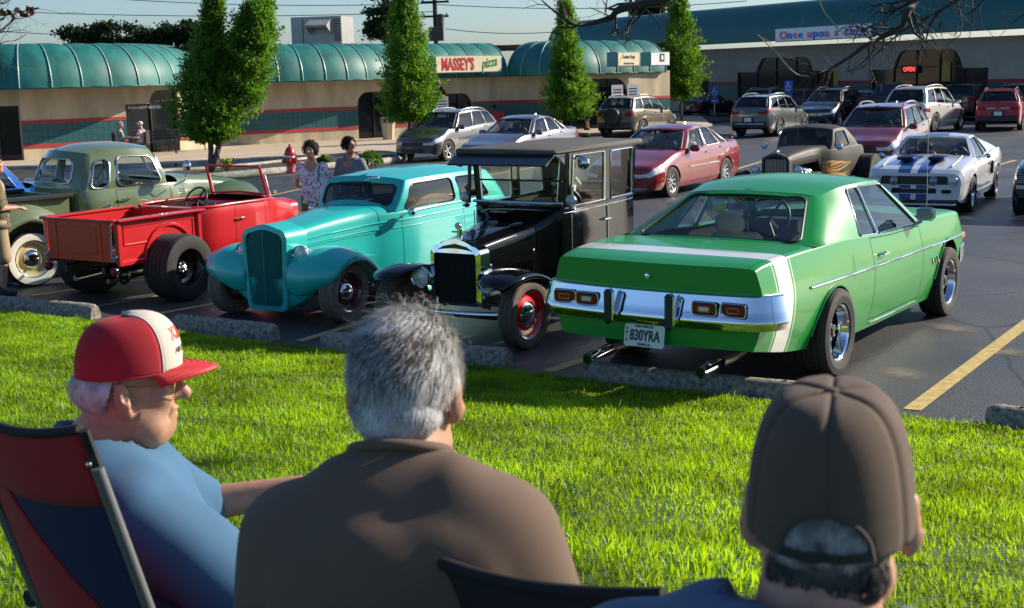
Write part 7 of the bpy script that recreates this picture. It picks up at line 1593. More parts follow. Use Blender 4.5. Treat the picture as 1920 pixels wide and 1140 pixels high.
# ------------------------------------------------------------------ small figures
def figure(name_label,pos,rz,h=1.70,pose='stand',sk=skin_f,top=None,bottom=None,shoes=None,hair=hair_dark,sleeve=.45,short=False,res=.016,arms='down',headrz=0.0,cap=None,glasses=False,slim=1.0,hairbig=0.0,group=None,hood=False,tilt=.0):
    t=thing('person',name_label,'person',pos,rz,group); s=h/1.72; t.scale=(s,s,s)
    sit = pose=='sit'; hz=.46 if sit else .92; sz=hz+.52; hd=Vector((0,.03,sz+.235)); 
    hl,T=head_parts(hd,headrz,tilt)
    J={}
    for q in (1,-1):
        J['s',q]=Vector((q*.185*slim,-.01,sz-.02))
        if arms=='down': J['e',q]=Vector((q*.25,-.03,sz-.31)); J['w',q]=Vector((q*.24,.06,sz-.55))
        elif arms=='front': J['e',q]=Vector((q*.25,.02,sz-.30)); J['w',q]=Vector((q*.06,.24,sz-.32))
        elif arms=='back': J['e',q]=Vector((q*.27,-.10,sz-.29)); J['w',q]=Vector((q*.07,-.17,sz-.46))
        elif arms=='table': J['e',q]=Vector((q*.26,.10,sz-.26)); J['w',q]=Vector((q*.10,.34,sz-.24))
        J['h',q]=Vector((q*.095,0,hz))
        if sit: J['k',q]=Vector((q*.13,.44,hz+.02)); J['a',q]=Vector((q*.13,.42,.08))
        else: J['k',q]=Vector((q*.105,.02,.50)); J['a',q]=Vector((q*.11,-.01,.09))
    if pose=='sit_cross': pass
    body=hl+[(rcone(hd+Vector((0,-.02,-.06)),hd+Vector((0,-.05,-.22)),.056,.066),.03)]
    for q in (1,-1):
        body+= [(rcone(J['s',q],J['e',q],.050*slim,.040),.03),(rcone(J['e',q],J['w',q],.040,.028),.015)]
        d=J['w',q]-J['e',q]; body+= [(f,k) for f,k in hand_parts(J['w',q],d,q,(0,0,1) if arms!='down' else (q,0,0),.5)]
        body+= [(rcone(J['k',q],J['a',q],.056,.040),.02),(rcone(J['h',q],J['k',q],.08,.060),.02)]
    body+= [(rcone((0,0,hz+.05),(0,-.01,sz-.06),.12*slim,.12*slim),.05)]
    sdf('body',union(body),(-.45,-.45,-.02),(.45,.70,sz+.42),res*.72,sk,t)
    w=slim; tp=[(elli((0,-.005,sz-.16),(.195*w,.125*w,.20)),.05),(elli((0,.01,hz+.14),(.175*w,.135*w,.20)),.06),(elli((0,.0,hz-.02),(.185*w,.14*w,.10)),.05)]
    for q in (1,-1):
        tp.append((rcone(J['s',q]-Vector((q*.02,0,-.0)),J['s',q].lerp(J['e',q],min(1,sleeve/.45*1.0) if sleeve<.45 else 1),.075*w,.062),.04))
        if sleeve>=.45: tp.append((rcone(J['e',q],J['e',q].lerp(J['w',q],.92),.058,.046),.03))
    if hood: tp+= [(elli((0,-.085,sz+.045),(.115,.07,.075)),.04),(elli((.075,.0,sz+.03),(.05,.07,.04)),.04),(elli((-.075,.0,sz+.03),(.05,.07,.04)),.04)]
    tp.append((rcone(hd+Vector((0,-.04,-.18)),hd+Vector((0,-.03,-.12)),.058 if hood else .075,.060),-.012))
    sdf('shirt',cut(wr(union(tp),.012,22,int(abs(pos[0])*10)),[((0,0,hz-.07),(0,0,-1))]),(-.45,-.45,hz-.2),(.45,.55,sz+.2),res,top or M('cloth_grey',(.12,.13,.14),.9),t)
    bt=[(elli((0,-.01,hz),(.175*w,.135*w,.13)),.05)]
    for q in (1,-1):
        bt.append((rcone(J['h',q],J['k',q],.098*w,.078),.05))
        if not short: bt.append((rcone(J['k',q],J['a',q],.076,.060),.04))
    fb=wr(union(bt),.012,20,3)
    sdf('trousers',fb,(-.35,-.3,.03),(.35,.6,hz+.2),res,bottom or M('denim',(.03,.05,.10),.9),t) if not short else sdf('shorts',union([(bt[0][0],.05)]+[(rcone(J['h',q],J['h',q].lerp(J['k',q],.98),.10,.105),.05) for q in (1,-1)]),(-.35,-.3,.2),(.35,.6,hz+.2),res,bottom,t)
    for q in (1,-1):
        a=J['a',q]; sdf('shoe',union([(rcone(a+Vector((0,-.05,-.045)),a+Vector((0,.13,-.055)),.042,.036),.03),(elli(tuple(a+Vector((0,-.02,-.01))),(.045,.06,.06)),.03)]),a-Vector((.09,.16,.12)),a+Vector((.09,.24,.12)),.012,shoes or blackp,t)
    if hair is not None:
        hb=sdf('hair',cut(union([(elli(tuple(T@Vector((0,-.022,.040))),(.084+hairbig,.104+hairbig,.094+hairbig)),.02)]+([(elli(tuple(T@Vector((q*.07,-.02,-.03))),(.035,.05,.07)),.03) for q in (1,-1)] if hairbig else [])),[(tuple(T@Vector((0,.06,.045))),tuple((T.to_3x3()@Vector((0,.75,-.66))).normalized())),(tuple(T@Vector((0,-.1,-.07 if hairbig else -.045))),(0,0,-1))]),hd-Vector((.2,.2,.2)),hd+Vector((.2,.2,.22)),.010,hair,t)
        p,nn,Wp,Wn=scalp_roots(T,900,lambda p,n_:(p[:,2]>-.03)&(p[:,1]<.055+.3*(p[:,2]-.05)),r=(.084+hairbig,.104+hairbig,.096+hairbig)); strands(hb,'hair_strands',hair,Wp,Wn,np.tile([0,-.3,-1.0],(len(Wp),1))+Wn*.2,.05+hairbig,.003,.5,jit=.5)
    if cap:
        cp_=G(); cp_.ell(tuple(T@Vector((0,-.012,.045))),(.088,.108,.082),18,10,Matrix.Rotation(headrz,4,'Z')); cc=cp_.mk('cap',cap,t); b_=G(); b_.grid(lambda i,j:tuple(T@Vector(((i/8-.5)*.15,.075+.09*j/3*(1-(2*i/8-1)**2*.5),.062-.012*j/3-.02*(2*i/8-1)**2))),8,3); b_.mk('cap_brim',cap,cc,60)
    if glasses:
        g=G()
        for q in (1,-1): g.tube([tuple(T@Vector((q*.03+.022*math.cos(a),.098,.012+.016*math.sin(a)))) for a in np.linspace(0,6.28,12,endpoint=False)],.0035,5,closed=True); g.tube([tuple(T@Vector((q*.052,.096,.014))),tuple(T@Vector((q*.083,-.01,.014)))],.003,5)
        g.tube([tuple(T@Vector((-.008,.10,.014))),tuple(T@Vector((.008,.10,.014)))],.003,5); g.mk('glasses',blackp,t)
    return t,T,J
def speckle(name,a,b,sc,thr=.5):
    def f(n):
        p=n.nodes.new('ShaderNodeBsdfPrincipled'); p.inputs['Roughness'].default_value=.9; tc=n.nodes.new('ShaderNodeTexCoord'); v=n.nodes.new('ShaderNodeTexNoise'); v.inputs['Scale'].default_value=sc; v.inputs['Detail'].default_value=3; n.links.new(tc.outputs['Object'],v.inputs['Vector'])
        r=n.nodes.new('ShaderNodeValToRGB'); r.color_ramp.interpolation='CONSTANT'; e=r.color_ramp.elements; e[0].color=(*a,1); e[1].position=thr; e[1].color=(*b[0],1)
        for i,c in enumerate(b[1:]): q=e.new(min(.95,thr+.08*(i+1))); q.color=(*c,1)
        n.links.new(v.outputs[0],r.inputs[0]); n.links.new(r.outputs[0],p.inputs['Base Color']); return p.outputs[0]
    return MIX(name,f)
floral=speckle('floral_print',(.66,.66,.72),[(.10,.09,.16),(.55,.55,.62),(.20,.18,.28)],22,.54); camo=speckle('camouflage',(.10,.09,.045),[(.20,.16,.09),(.03,.028,.018),(.14,.11,.06)],14,.45)
def stand(px,topy,h): 
    # ground point so that a person of height h has the crown at that pixel
    d=ray(px,topy); lo,hi=3.0,80.0
    for _ in range(50):
        m=(lo+hi)/2; z=H+d.z*(m/d.y)-zg(m)
        lo,hi=(m,hi) if z>h else (lo,m)
    p=at(px,topy,m); return (p.x,p.y,zg(p.y))
t,T,J=figure('woman in a white floral top with short dark hair standing behind the turquoise sedan',stand(582,266,1.63),R(172),1.55,top=floral,bottom=M('olive_trousers',(.16,.19,.06),.9),hair=hair_dark,sleeve=.20,arms='back',hairbig=.014,slim=1.06,glasses=False,res=.014)
G().tube([(-.13,.12,1.20),(-.15,.13,1.40),(-.14,.0,1.47),(-.16,-.12,1.30)],.014,6).mk('bag_strap',M('teal_strap',(.02,.20,.19),.8),t)
figure('young man in glasses and a grey hoodie looking right, behind the turquoise sedan',stand(655,257,1.68),R(168),1.60,top=M('hoodie_grey',(.15,.17,.19),.95),bottom=None,hair=hair_blk,sleeve=.6,headrz=R(62),hood=True,glasses=True,sk=skin_t,res=.014)
q=gp(26,553); figure('person in camouflage shirt and khaki cargo shorts cropped by the left edge',(q.x-.12,q.y,0),R(-62),1.62,top=camo,bottom=M('khaki',(.34,.25,.15),.9),shoes=M('dark_trainers',(.02,.03,.04),.6),hair=hair_dark,sleeve=.40,short=True,arms='front',slim=1.14,res=.012)
p=pd(241,47.4); figure('grey haired man in a grey shirt sitting at the patio table, left one',(p.x-.02,p.y,zg(p.y)+.13),R(-80),1.62,'sit',hair=hair_grey,sleeve=.25,arms='table',top=M('grey_tee',(.20,.22,.26),.9),res=.02)
p=pd(279,47.4); figure('person in white cap and pale pink shirt sitting at the patio table, right one',(p.x,p.y,zg(p.y)+.13),R(78),1.62,'sit',cap=M('white_cap',(.7,.7,.7),.8),hair=None,sleeve=.22,arms='table',short=True,top=M('pink_tee',(.55,.42,.46),.9),bottom=M('khaki',(.34,.25,.15),.9),shoes=whitep,res=.02)
p=pd(936,61); figure('dark haired person sitting on a red chair by the teal wall, behind the grey suv',(p.x,p.y-.6,zg(p.y)+.13),R(150),1.6,'sit',hair=hair_blk,sk=skin_b,sleeve=.25,top=M('navy_tee',(.02,.03,.06),.9),res=.02)
p=pd(1107,61.4); figure('person in white shirt and grey shorts walking behind the narrow waisted tree',(p.x,p.y-.6,zg(p.y)+.13),R(100),1.66,top=M('white_tee',(.6,.6,.6),.9),short=True,bottom=M('grey_shorts',(.10,.11,.12),.9),hair=hair_dark,sleeve=.2,res=.02)
# driver dummy in the turquoise sedan and the bear in the black car
def in_car(parent_loc,rz,sc,lx,ly,lz): return Vector(parent_loc)+Matrix.Rotation(rz,3,'Z')@Vector((lx*sc[0],ly*sc[1],lz*sc[2]))
v=in_car((-1.80,15.06,0),R(-119.7),(.96,.93,.93),-.62,.30,.15); figure('figure with dark hair and headscarf sitting inside the turquoise sedan',tuple(v),R(-119.7-90),1.42,'sit',hair=hair_blk,top=M('rose_cloth',(.20,.10,.11),.9),sleeve=.4,res=.018,hairbig=.01)
v=in_car((.18,13.28,0),R(-121),(1,.86,.86),-.62,.18,1.47); t=thing('teddy_bear','white teddy bear sitting on the seat back inside the black antique car','toy',tuple(v),R(-121-90)); fur=M('white_fur',(.62,.60,.54),.95,bump=1,bscale=120)
sdf('body',union([(elli((0,0,.09),(.085,.07,.10)),.02),(elli((0,.01,.23),(.075,.068,.068)),.02),(elli((0,.07,.215),(.03,.025,.024)),.015),(elli((.065,0,.285),(.03,.018,.03)),.01),(elli((-.065,0,.285),(.03,.018,.03)),.01),(rcone((.07,.02,.14),(.15,.07,.09),.03,.028),.02),(rcone((-.07,.02,.14),(-.15,.07,.09),.03,.028),.02),(rcone((.05,.03,.03),(.09,.13,.02),.038,.034),.02),(rcone((-.05,.03,.03),(-.09,.13,.02),.038,.034),.02)]),(-.22,-.13,-.05),(.22,.2,.34),.009,fur,t)
G().ell((0,.094,.222),(.012,.008,.010),8,6).mk('nose',ink,t)
for q in (1,-1): G().ell((q*.028,.066,.25),(.009,.006,.009),8,6).mk('eye',ink,t)
# ================================================================== three men seated in the foreground
def cloth(name,c,fine=900,var=.10): return M(name,c,.92,var=var,vscale=7,bump=.10,bscale=fine,sheen=.04)
def ribs_axis(a,b): return (Vector(b)-Vector(a))
# ---- middle man, grey hair, seen from behind
hd=at(762,735,2.08); zh=hd.z; hd=hd-Matrix.Rotation(R(-6),3,'Z')@Vector((0,.075,0)); gz_=lz(hd.x,hd.y)
t=thing('person','grey haired man in a brown t-shirt seen from behind, in the middle','person',(hd.x,hd.y,gz_),R(-6)); Z=zh-gz_   # head centre height above his ground
hc=Vector((0,.075,Z)); sh=Z-.155   # shoulder height
hl,T=head_parts(hc,R(-4),R(15),1.0,.9,roll=R(2))
SX=.245
el={1:Vector((.262,.06,sh-.36)),-1:Vector((-.262,.06,sh-.36))}; wr_={1:Vector((.26,.30,sh-.42)),-1:Vector((-.24,.30,sh-.42))}
body=hl+[(rcone(hc+Vector((0,-.02,-.055)),hc+Vector((0,-.085,-.16)),.062,.074),.03),(rcone((0,-.02,sh-.5),(0,-.02,sh-.12),.12,.10),.05)]
for q in (1,-1):
    body+= [(rcone((q*.165,-.02,sh-.07),el[q],.052,.048),.03),(rcone(el[q],wr_[q],.046,.032),.02)]+hand_parts(wr_[q],wr_[q]-el[q],q,(0,0,1),.7)
    body+= [(rcone((q*.10,-.02,sh-.52),(q*.14,.42,sh-.56),.09,.07),.04),(rcone((q*.14,.42,sh-.56),(q*.14,.46,.08),.062,.045),.03)]
sdf('body',union(body),(-.5,-.35,-.02),(.5,.75,Z+.16),.0055,skin_f,t)
brown=cloth('brown_tee',(.120,.078,.055))
tp=[(elli((0,-.045,sh-.10),(.200,.130,.155)),.06),(elli((0,-.02,sh-.36),(.196,.160,.26)),.09),(elli((0,.02,sh-.55),(.235,.175,.14)),.06),(rcone((-.08,-.045,sh+.030),(.08,-.045,sh+.030),.055,.055),.07),(rcone(hc+Vector((0,-.10,-.20)),hc+Vector((0,-.045,-.02)),.084,.074),.03),(elli((.075,-.135,sh-.13),(.10,.045,.11)),.07),(elli((-.075,-.135,sh-.13),(.10,.045,.11)),.07)]
for q in (1,-1): tp.append((rcone((q*.165,-.03,sh-.055),tuple(Vector((q*.165,-.03,sh-.05)).lerp(el[q],.80)),.086,.080),.06))
def folds(f):
    def g(X,Y,Z):
        d=f(X,Y,Z); a=.0
        # folds running from the right armpit and across the lower back
        for (x0,z0,dx,dz,wl,am) in ((.145,sh-.13,.35,-1,.014,.013),(.175,sh-.15,.12,-1,.013,.013),(.11,sh-.19,.7,-1,.016,.010),(.12,sh-.27,-.5,-1,.015,.009),(-.165,sh-.17,-.3,-1,.016,.011),(-.12,sh-.23,-.6,-1,.015,.009),(-.05,sh-.30,-.9,-1,.014,.007)):
            n_=math.hypot(dx,dz); u=((X-x0)*dx+(Z-z0)*dz)/n_; v=((X-x0)*dz-(Z-z0)*dx)/n_; a=a+am*np.exp(-(v/wl)**2)*np.clip(u/.03,0,1)*np.exp(-np.clip(u,0,9)/.16)
        a=a+.004*np.sin(46*Z+3*np.sin(6*X)+1.0)*np.clip((sh-.22-Z)/.2,0,1)
        return d-a
    return g
sdf('tshirt',neckcut(cut(folds(wr(union(tp),.011,17,4)),[((0,0,sh-.62),(0,0,-1))]),hc+Vector((0,-.06,0)),hc+Vector((0,-.10,-.062)),(0,.40,.92)),(-.52,-.36,sh-.70),(.52,.40,sh+.16),.0055,brown,t)
G().tube([tuple(hc+Vector((.0775*math.cos(a),-.066+.076*math.sin(a),-.080-.032*math.sin(a)))) for a in np.linspace(0,2*math.pi,40,endpoint=False)],.009,8,closed=True).mk('collar',brown,t,60)
sdf('trousers',union([(elli((0,.0,sh-.58),(.20,.17,.12)),.05)]+[(rcone((q*.10,0,sh-.56),(q*.14,.42,sh-.58),.105,.085),.05) for q in (1,-1)]+[(rcone((q*.14,.42,sh-.58),(q*.14,.46,.12),.08,.065),.04) for q in (1,-1)]),(-.4,-.3,0),(.4,.65,sh-.3),.014,M('denim',(.03,.05,.10),.9),t)
for q in (1,-1): sdf('shoe',union([(rcone((q*.14,.43,.05),(q*.15,.62,.04),.05,.042),.03)]),(q*.14-.1,.3,-.03),(q*.15+.1,.74,.14),.014,blackp,t)
hb=sdf('hair',cut(union([(elli(tuple(T@Vector((0,-.017,.036))),(.0815,.103,.094),T.to_3x3().to_4x4()),.02),(elli(tuple(T@Vector((0,-.062,-.030))),(.064,.05,.045),T.to_3x3().to_4x4()),.03)]+[(elli(tuple(T@Vector((q*.092,.005,-.012))),(.028,.046,.046),T.to_3x3().to_4x4()),-.010) for q in (1,-1)]),[(tuple(T@Vector((0,.05,.045))),tuple((T.to_3x3()@Vector((0,.8,-.6))).normalized())),(tuple(T@Vector((0,-.1,-.056))),(0,0,-1))]),hc-Vector((.16,.17,.15)),hc+Vector((.16,.17,.18)),.006,hair_grey,t)
sel=lambda p,n_:((p[:,2]>-.050)&(p[:,1]<.05+.4*(p[:,2]-.03)))&((np.abs(p[:,0])<.060)|(p[:,2]>.030)|(p[:,1]<-.055))
p,nn,Wp,Wn=scalp_roots(T,15000,sel,(0,-.018,.034),(.0825,.104,.095)); low=np.where(p[:,2]<-.03)[0]; Wp[low]+= np.array([0,.012,0])
# hair is swept from the crown to the left on top and straight down at the back
kx=np.clip((p[:,2]-.03)/.07,0,1)[:,None]; dirs=(1-kx)*np.array([-.25,-.12,-1])+kx*np.array([-.50,-.70,-.2])+np.stack([np.clip(p[:,0]*9,-.2,.8)*kx[:,0],0*p[:,0],0*p[:,0]],1); dirs+=np.stack([.35*np.sin(p[:,2]*60+p[:,0]*35),0*p[:,0],.2*np.sin(p[:,0]*50)],1)*.6
strands(hb,'hair_strands',hair_grey,Wp[::2],Wn[::2],dirs[::2],.050,.00075,.13,4,.12,.03,.09); k=(np.arange(len(p))%2==1)&((np.sin(p[:,0]*38+p[:,2]*22)+RNG.normal(0,.5,len(p)))>-.5); strands(hb,'hair_strands',hair_white,Wp[k],Wn[k],dirs[k],.050,.0007,.15,4,.14,.03,.10)
k=(np.abs(p[:,0]-.005)<.050)&(p[:,2]>.045)&(p[:,2]<.105)&(p[:,1]<.02); strands(hb,'hair_strands',hairmat('hair_dark_grey',(.035,.03,.028),(.14,.12,.10),30),Wp[k],Wn[k],dirs[k],.050,.0008,.16,4,.2,.03,.15)
k=p[:,2]>.085; strands(hb,'stray_hairs',hair_white,Wp[k][:160],Wn[k][:160],dirs[k][:160],.05,.0003,.55,4,.5,-.05,.6)
p2,n2,W2,N2=scalp_roots(T,3500,lambda p,n_:(p[:,2]<-.018)&(p[:,2]>-.064)&(p[:,1]<-.055),(0,-.060,-.028),(.068,.054,.050)); strands(hb,'nape_strands',hair_grey,W2,N2,np.tile([-.15,0,-1.0],(len(W2),1)),.026,.0008,.12,4,.2,.0,.2)
# ---- right man, brown cap
hd=at(1557,955,1.44); zq=hd.z; hd=hd-Matrix.Rotation(R(-27),3,'Z')@Vector((0,.07,0)); gz_=lz(hd.x,hd.y); Z=zq-gz_
t=thing('person','man in a brown six panel cap and blue shirt seen close from behind at right','person',(hd.x,hd.y,gz_),R(-27)); hc=Vector((0,.07,Z)); sh=Z-.125
hl,T=head_parts(hc,R(11),R(2),1.04,.9)
body=hl+[(rcone(hc+Vector((0,-.025,-.05)),hc+Vector((0,-.085,-.16)),.066,.076),.03),(rcone((0,-.02,sh-.4),(0,-.02,sh-.12),.12,.10),.05)]
for q in (1,-1):
    e=Vector((q*.34,.08,sh-.34)); w_=Vector((q*.2,.33,sh-.38)); body+= [(rcone((q*.20,-.02,sh-.08),e,.058,.046),.03),(rcone(e,w_,.045,.032),.02)]+hand_parts(w_,w_-e,q,(0,0,1),.7)+[(rcone((q*.10,-.02,sh-.52),(q*.14,.42,sh-.54),.09,.07),.04),(rcone((q*.14,.42,sh-.54),(q*.14,.46,.08),.062,.045),.03)]
sdf('body',union(body),(-.5,-.35,-.02),(.5,.75,Z+.18),.0058,skin_f,t)
bsh=cloth('slate_blue_tee',(.075,.115,.19))
tp=[(elli((0,-.04,sh-.12),(.235,.13,.15)),.06),(elli((0,-.02,sh-.36),(.23,.16,.26)),.09),(rcone((-.10,-.04,sh-.0),(.10,-.04,sh-.0),.055,.055),.07),(rcone(hc+Vector((0,-.10,-.20)),hc+Vector((0,-.05,-.05)),.088,.080),.03)]
for q in (1,-1): tp.append((rcone((q*.21,-.03,sh-.07),(q*.31,.05,sh-.30),.086,.08),.06))
sdf('tshirt',neckcut(cut(wr(union(tp),.008,15,8),[((0,0,sh-.6),(0,0,-1))]),hc+Vector((0,-.07,0)),hc+Vector((0,-.10,-.085)),(0,.34,.94),.10),(-.5,-.35,sh-.7),(.5,.4,sh+.14),.008,bsh,t)
sdf('trousers',union([(elli((0,.0,sh-.58),(.20,.17,.12)),.05)]+[(rcone((q*.10,0,sh-.54),(q*.14,.42,sh-.56),.105,.085),.05) for q in (1,-1)]+[(rcone((q*.14,.42,sh-.56),(q*.14,.46,.12),.08,.065),.04) for q in (1,-1)]),(-.4,-.3,0),(.4,.65,sh-.3),.016,M('khaki',(.34,.25,.15),.9),t)
capm=cloth('cap_brown_cotton',(.085,.056,.040),700,.16)
HT=T@Matrix.Translation((0,-.008,.030))@Matrix.Rotation(R(5),4,'X')
def dome(th,u,dr=0.0,a=(.0885,.121,.146)):   # th azimuth (0=+Y front), u 0 rim .. 1 top
    seam=min(abs(((th/(math.pi/3)+.5)%1)-.5),1)*math.pi/3
    g_=-.0042*math.exp(-(seam*math.sin(math.acos(min(1,u*.98)))/.05)**2)
    ph=u*math.pi/2; rr=max(0,math.cos(ph))**.44; zz=math.sin(ph)**1.05
    if u<.16: rr*=1.0+.004
    return Vector(((a[0]+dr+g_)*rr*math.sin(th),(a[1]+dr+g_)*rr*math.cos(th),(a[2]+dr+g_)*zz-.040+.022*max(0,math.cos(th))*(1-u)))
nt_,nu_=120,52
def opening(i,j):
    th=2*math.pi*(i+.5)/nt_; u=(j+.5)/nu_; b=abs(th-math.pi); return (b<.56 and u< .235*math.sqrt(max(0,1-(b/.56)**2)))
g=G(); V=[HT@dome(2*math.pi*i/nt_,j/nu_) for i in range(nt_) for j in range(nu_+1)]
F=[(i*(nu_+1)+j,((i+1)%nt_)*(nu_+1)+j,((i+1)%nt_)*(nu_+1)+j+1,i*(nu_+1)+j+1) for i in range(nt_) for j in range(nu_) if not opening(i,j)]
g.add(V,F); cap=g.mk('cap',capm,t,70); sm=cap.modifiers.new('s','SOLIDIFY'); sm.thickness=.0025
seam_m=cloth('cap_seam',(.060,.046,.042))
for k in range(6):
    th=k*math.pi/3; u0=.26 if k==3 else .0
    for o in (-.0035,.0035): G().tube([HT@(dome(th+o/.1/max(.15,math.cos(u*1.5)),u,.0008)) for u in np.linspace(u0,.985,18)],.0007,4).mk('seam_stitching',seam_m,cap,60)
    if k in (0,1,2,3,4,5): 
        G().ell(HT@dome(th+math.pi/6,.52,-.005),(.0072,.0072,.0072),10,6).mk('eyelet',M('eyelet_navy',(.008,.010,.014),.6),cap,60)
G().ell(HT@Vector((0,0,.1075)),(.0085,.0085,.0045),12,8).mk('button',capm,cap,60)
ed=[]
for b in np.linspace(-.56,.56,25): ed.append(HT@dome(math.pi+b,.235*math.sqrt(max(0,1-(b/.56)**2)),.0012))
G().tube(ed,.0028,6).mk('opening_binding',seam_m,cap,60)
G().grid(lambda i,j:HT@dome(math.pi-.66+1.32*i/16,.002+.05*j/3,.002),16,3).mk('adjuster_strap',M('black_strap',(.010,.010,.011),.6),cap,60)
bg_=G(); bg_.grid(lambda i,j:HT@Vector(((i/12-.5)*.17,.098-.02*((i/12-.5)*2)**2+.075*j/4*(1-.45*((i/12-.5)*2)**2),-.012-.012*j/4-.018*((i/12-.5)*2)**2)),12,4); br_=bg_.mk('cap_brim',capm,cap,60); br_.modifiers.new('s','SOLIDIFY').thickness=.003
hb=sdf('hair',cut(union([(elli(tuple(T@Vector((0,-.018,.010))),(.0785,.099,.076),T.to_3x3().to_4x4()),.02),(elli(tuple(T@Vector((0,-.060,-.046))),(.060,.044,.042),T.to_3x3().to_4x4()),.03)]),[(tuple(T@Vector((0,.02,0))),tuple((T.to_3x3()@Vector((0,1,-.3))).normalized())),(tuple(T@Vector((0,-.1,-.085))),(0,0,-1))]),hc-Vector((.16,.17,.15)),hc+Vector((.16,.17,.16)),.006,hairmat('hair_charcoal',(.03,.03,.03),(.10,.10,.10),30),t)
p,nn,Wp,Wn=scalp_roots(T,5000,lambda p,n_:(p[:,1]<-.07)&(p[:,2]>-.015)&(p[:,2]<.05)&(np.abs(p[:,0])<.055),(0,-.018,.010),(.080,.101,.078)); strands(hb,'hair_strands',hair_salt,Wp,Wn,np.tile([-.1,0,-1.0],(len(Wp),1)),.026,.0008,.10,4,.2,.0,.2)
p,nn,Wp,Wn=scalp_roots(T,2600,lambda p,n_:(p[:,1]<-.01)&(p[:,2]<-.03),(0,-.058,-.050),(.064,.043,.047)); strands(hb,'hair_strands',hairmat('hair_charcoal',(.03,.03,.03),(.10,.10,.10),30),Wp,Wn,np.tile([0,0,-1.0],(len(Wp),1)),.016,.0007,.10,4,.2,.0,.2)
# ---- left man, red trucker cap, profile to the right
FZ=R(-72); hd=at(244,727,3.0); zq=hd.z; hd=hd-Matrix.Rotation(FZ,3,'Z')@Vector((0,.055,0)); gz_=lz(hd.x,hd.y); Z=zq-gz_
t=thing('person','older man in a red and white trucker cap and blue t-shirt in profile at left','person',(hd.x,hd.y,gz_),FZ); hc=Vector((0,.055,Z)); sh=Z-.165
hl,T=head_parts(hc,R(-4),R(3),1.07,.85)
# heavy shoulders, leaning back; right arm reaches forward to the knee
el={1:Vector((.335,.31,sh-.33)),-1:Vector((-.30,.20,sh-.24))}; wq={1:Vector((.20,.46,sh-.38)),-1:Vector((-.22,.47,sh-.20))}
body=hl+[(rcone(hc+Vector((0,-.020,-.055)),hc+Vector((0,-.095,-.16)),.074,.088),.035),(rcone((0,.0,sh-.5),(0,-.02,sh-.12),.13,.11),.05)]
for q in (1,-1): body+= [(rcone((q*.20,.05,sh-.09),el[q],.058,.052),.03),(rcone(el[q],wq[q],.050,.034),.02)]+hand_parts(wq[q],wq[q]-el[q],q,(0,0,1),.7)+[(rcone((q*.10,-.02,sh-.50),(q*.15,.42,sh-.50),.09,.07),.04),(rcone((q*.15,.42,sh-.50),(q*.15,.46,.08),.062,.045),.03)]
sdf('body',union(body),(-.5,-.40,-.02),(.5,.75,Z+.18),.0052,skin_f,t)
blu=cloth('blue_tee',(.042,.120,.225))
tp=[(elli((0,.03,sh-.13),(.255,.165,.17)),.07),(elli((0,.08,sh-.38),(.26,.235,.25)),.10),(rcone((-.10,-.04,sh+.01),(.10,-.04,sh+.01),.065,.065),.08),(rcone(hc+Vector((0,-.11,-.20)),hc+Vector((0,-.05,-.05)),.100,.088),.03)]
for q in (1,-1): tp.append((rcone((q*.21,.05,sh-.07),tuple(Vector((q*.21,.05,sh-.06)).lerp(el[q],.92)),.098,.094),.06))
sdf('tshirt',neckcut(cut(wr(union(tp),.019,20,21),[((0,0,sh-.6),(0,0,-1))]),hc+Vector((0,-.07,0)),hc+Vector((0,-.12,-.098)),(0,.40,.92),.112),(-.55,-.42,sh-.7),(.55,.42,sh+.16),.0065,blu,t)
G().tube([tuple(hc+Vector((.093*math.cos(a),-.074+.094*math.sin(a),-.120-.041*math.sin(a)))) for a in np.linspace(0,2*math.pi,40,endpoint=False)],.0115,8,closed=True).mk('collar',blu,t,60)
sdf('trousers',union([(elli((0,.06,sh-.56),(.22,.20,.13)),.05)]+[(rcone((q*.11,0,sh-.52),(q*.15,.42,sh-.52),.115,.09),.05) for q in (1,-1)]+[(rcone((q*.15,.42,sh-.52),(q*.15,.46,.12),.085,.07),.04) for q in (1,-1)]),(-.4,-.35,0),(.4,.65,sh-.3),.014,M('denim',(.03,.05,.10),.9),t)
for q in (1,-1): sdf('shoe',union([(rcone((q*.15,.43,.05),(q*.16,.62,.04),.05,.042),.03)]),(q*.15-.1,.3,-.03),(q*.16+.1,.74,.14),.014,blackp,t)
hb=sdf('hair',cut(union([(elli(tuple(T@Vector((0,-.022,.010))),(.0825,.0985,.070),T.to_3x3().to_4x4()),.02),(elli(tuple(T@Vector((0,-.062,-.022))),(.064,.046,.042),T.to_3x3().to_4x4()),.03)]),[(tuple(T@Vector((0,.045,0))),tuple((T.to_3x3()@Vector((0,1,-.25))).normalized())),(tuple(T@Vector((0,-.034,-.02))),tuple((T.to_3x3()@Vector((0,.62,-.78))).normalized()))]),hc-Vector((.16,.17,.15)),hc+Vector((.16,.17,.16)),.006,hair_white,t)
p,nn,Wp,Wn=scalp_roots(T,5200,lambda p,n_:(p[:,2]<.04)&(p[:,2]>-.05)&(p[:,1]<-.042+.3*p[:,2]),(0,-.024,.006),(.084,.098,.068)); strands(hb,'hair_strands',hair_white,Wp,Wn,np.tile([0,0,0],(len(Wp),1))+(np.array(T.to_3x3())@np.array([0,-.7,-1.0])),.030,.0008,.10,4,.3,.0,.22)
redc=cloth('cap_red_mesh',(.36,.008,.020),420,.12); redb=M('cap_red_brim',(.52,.012,.018),.6,sheen=.04); crm=cloth('cap_cream_foam',(.56,.50,.43),500,.06)
HT=T@Matrix.Translation((0,-.004,.056))@Matrix.Rotation(R(5),4,'X')
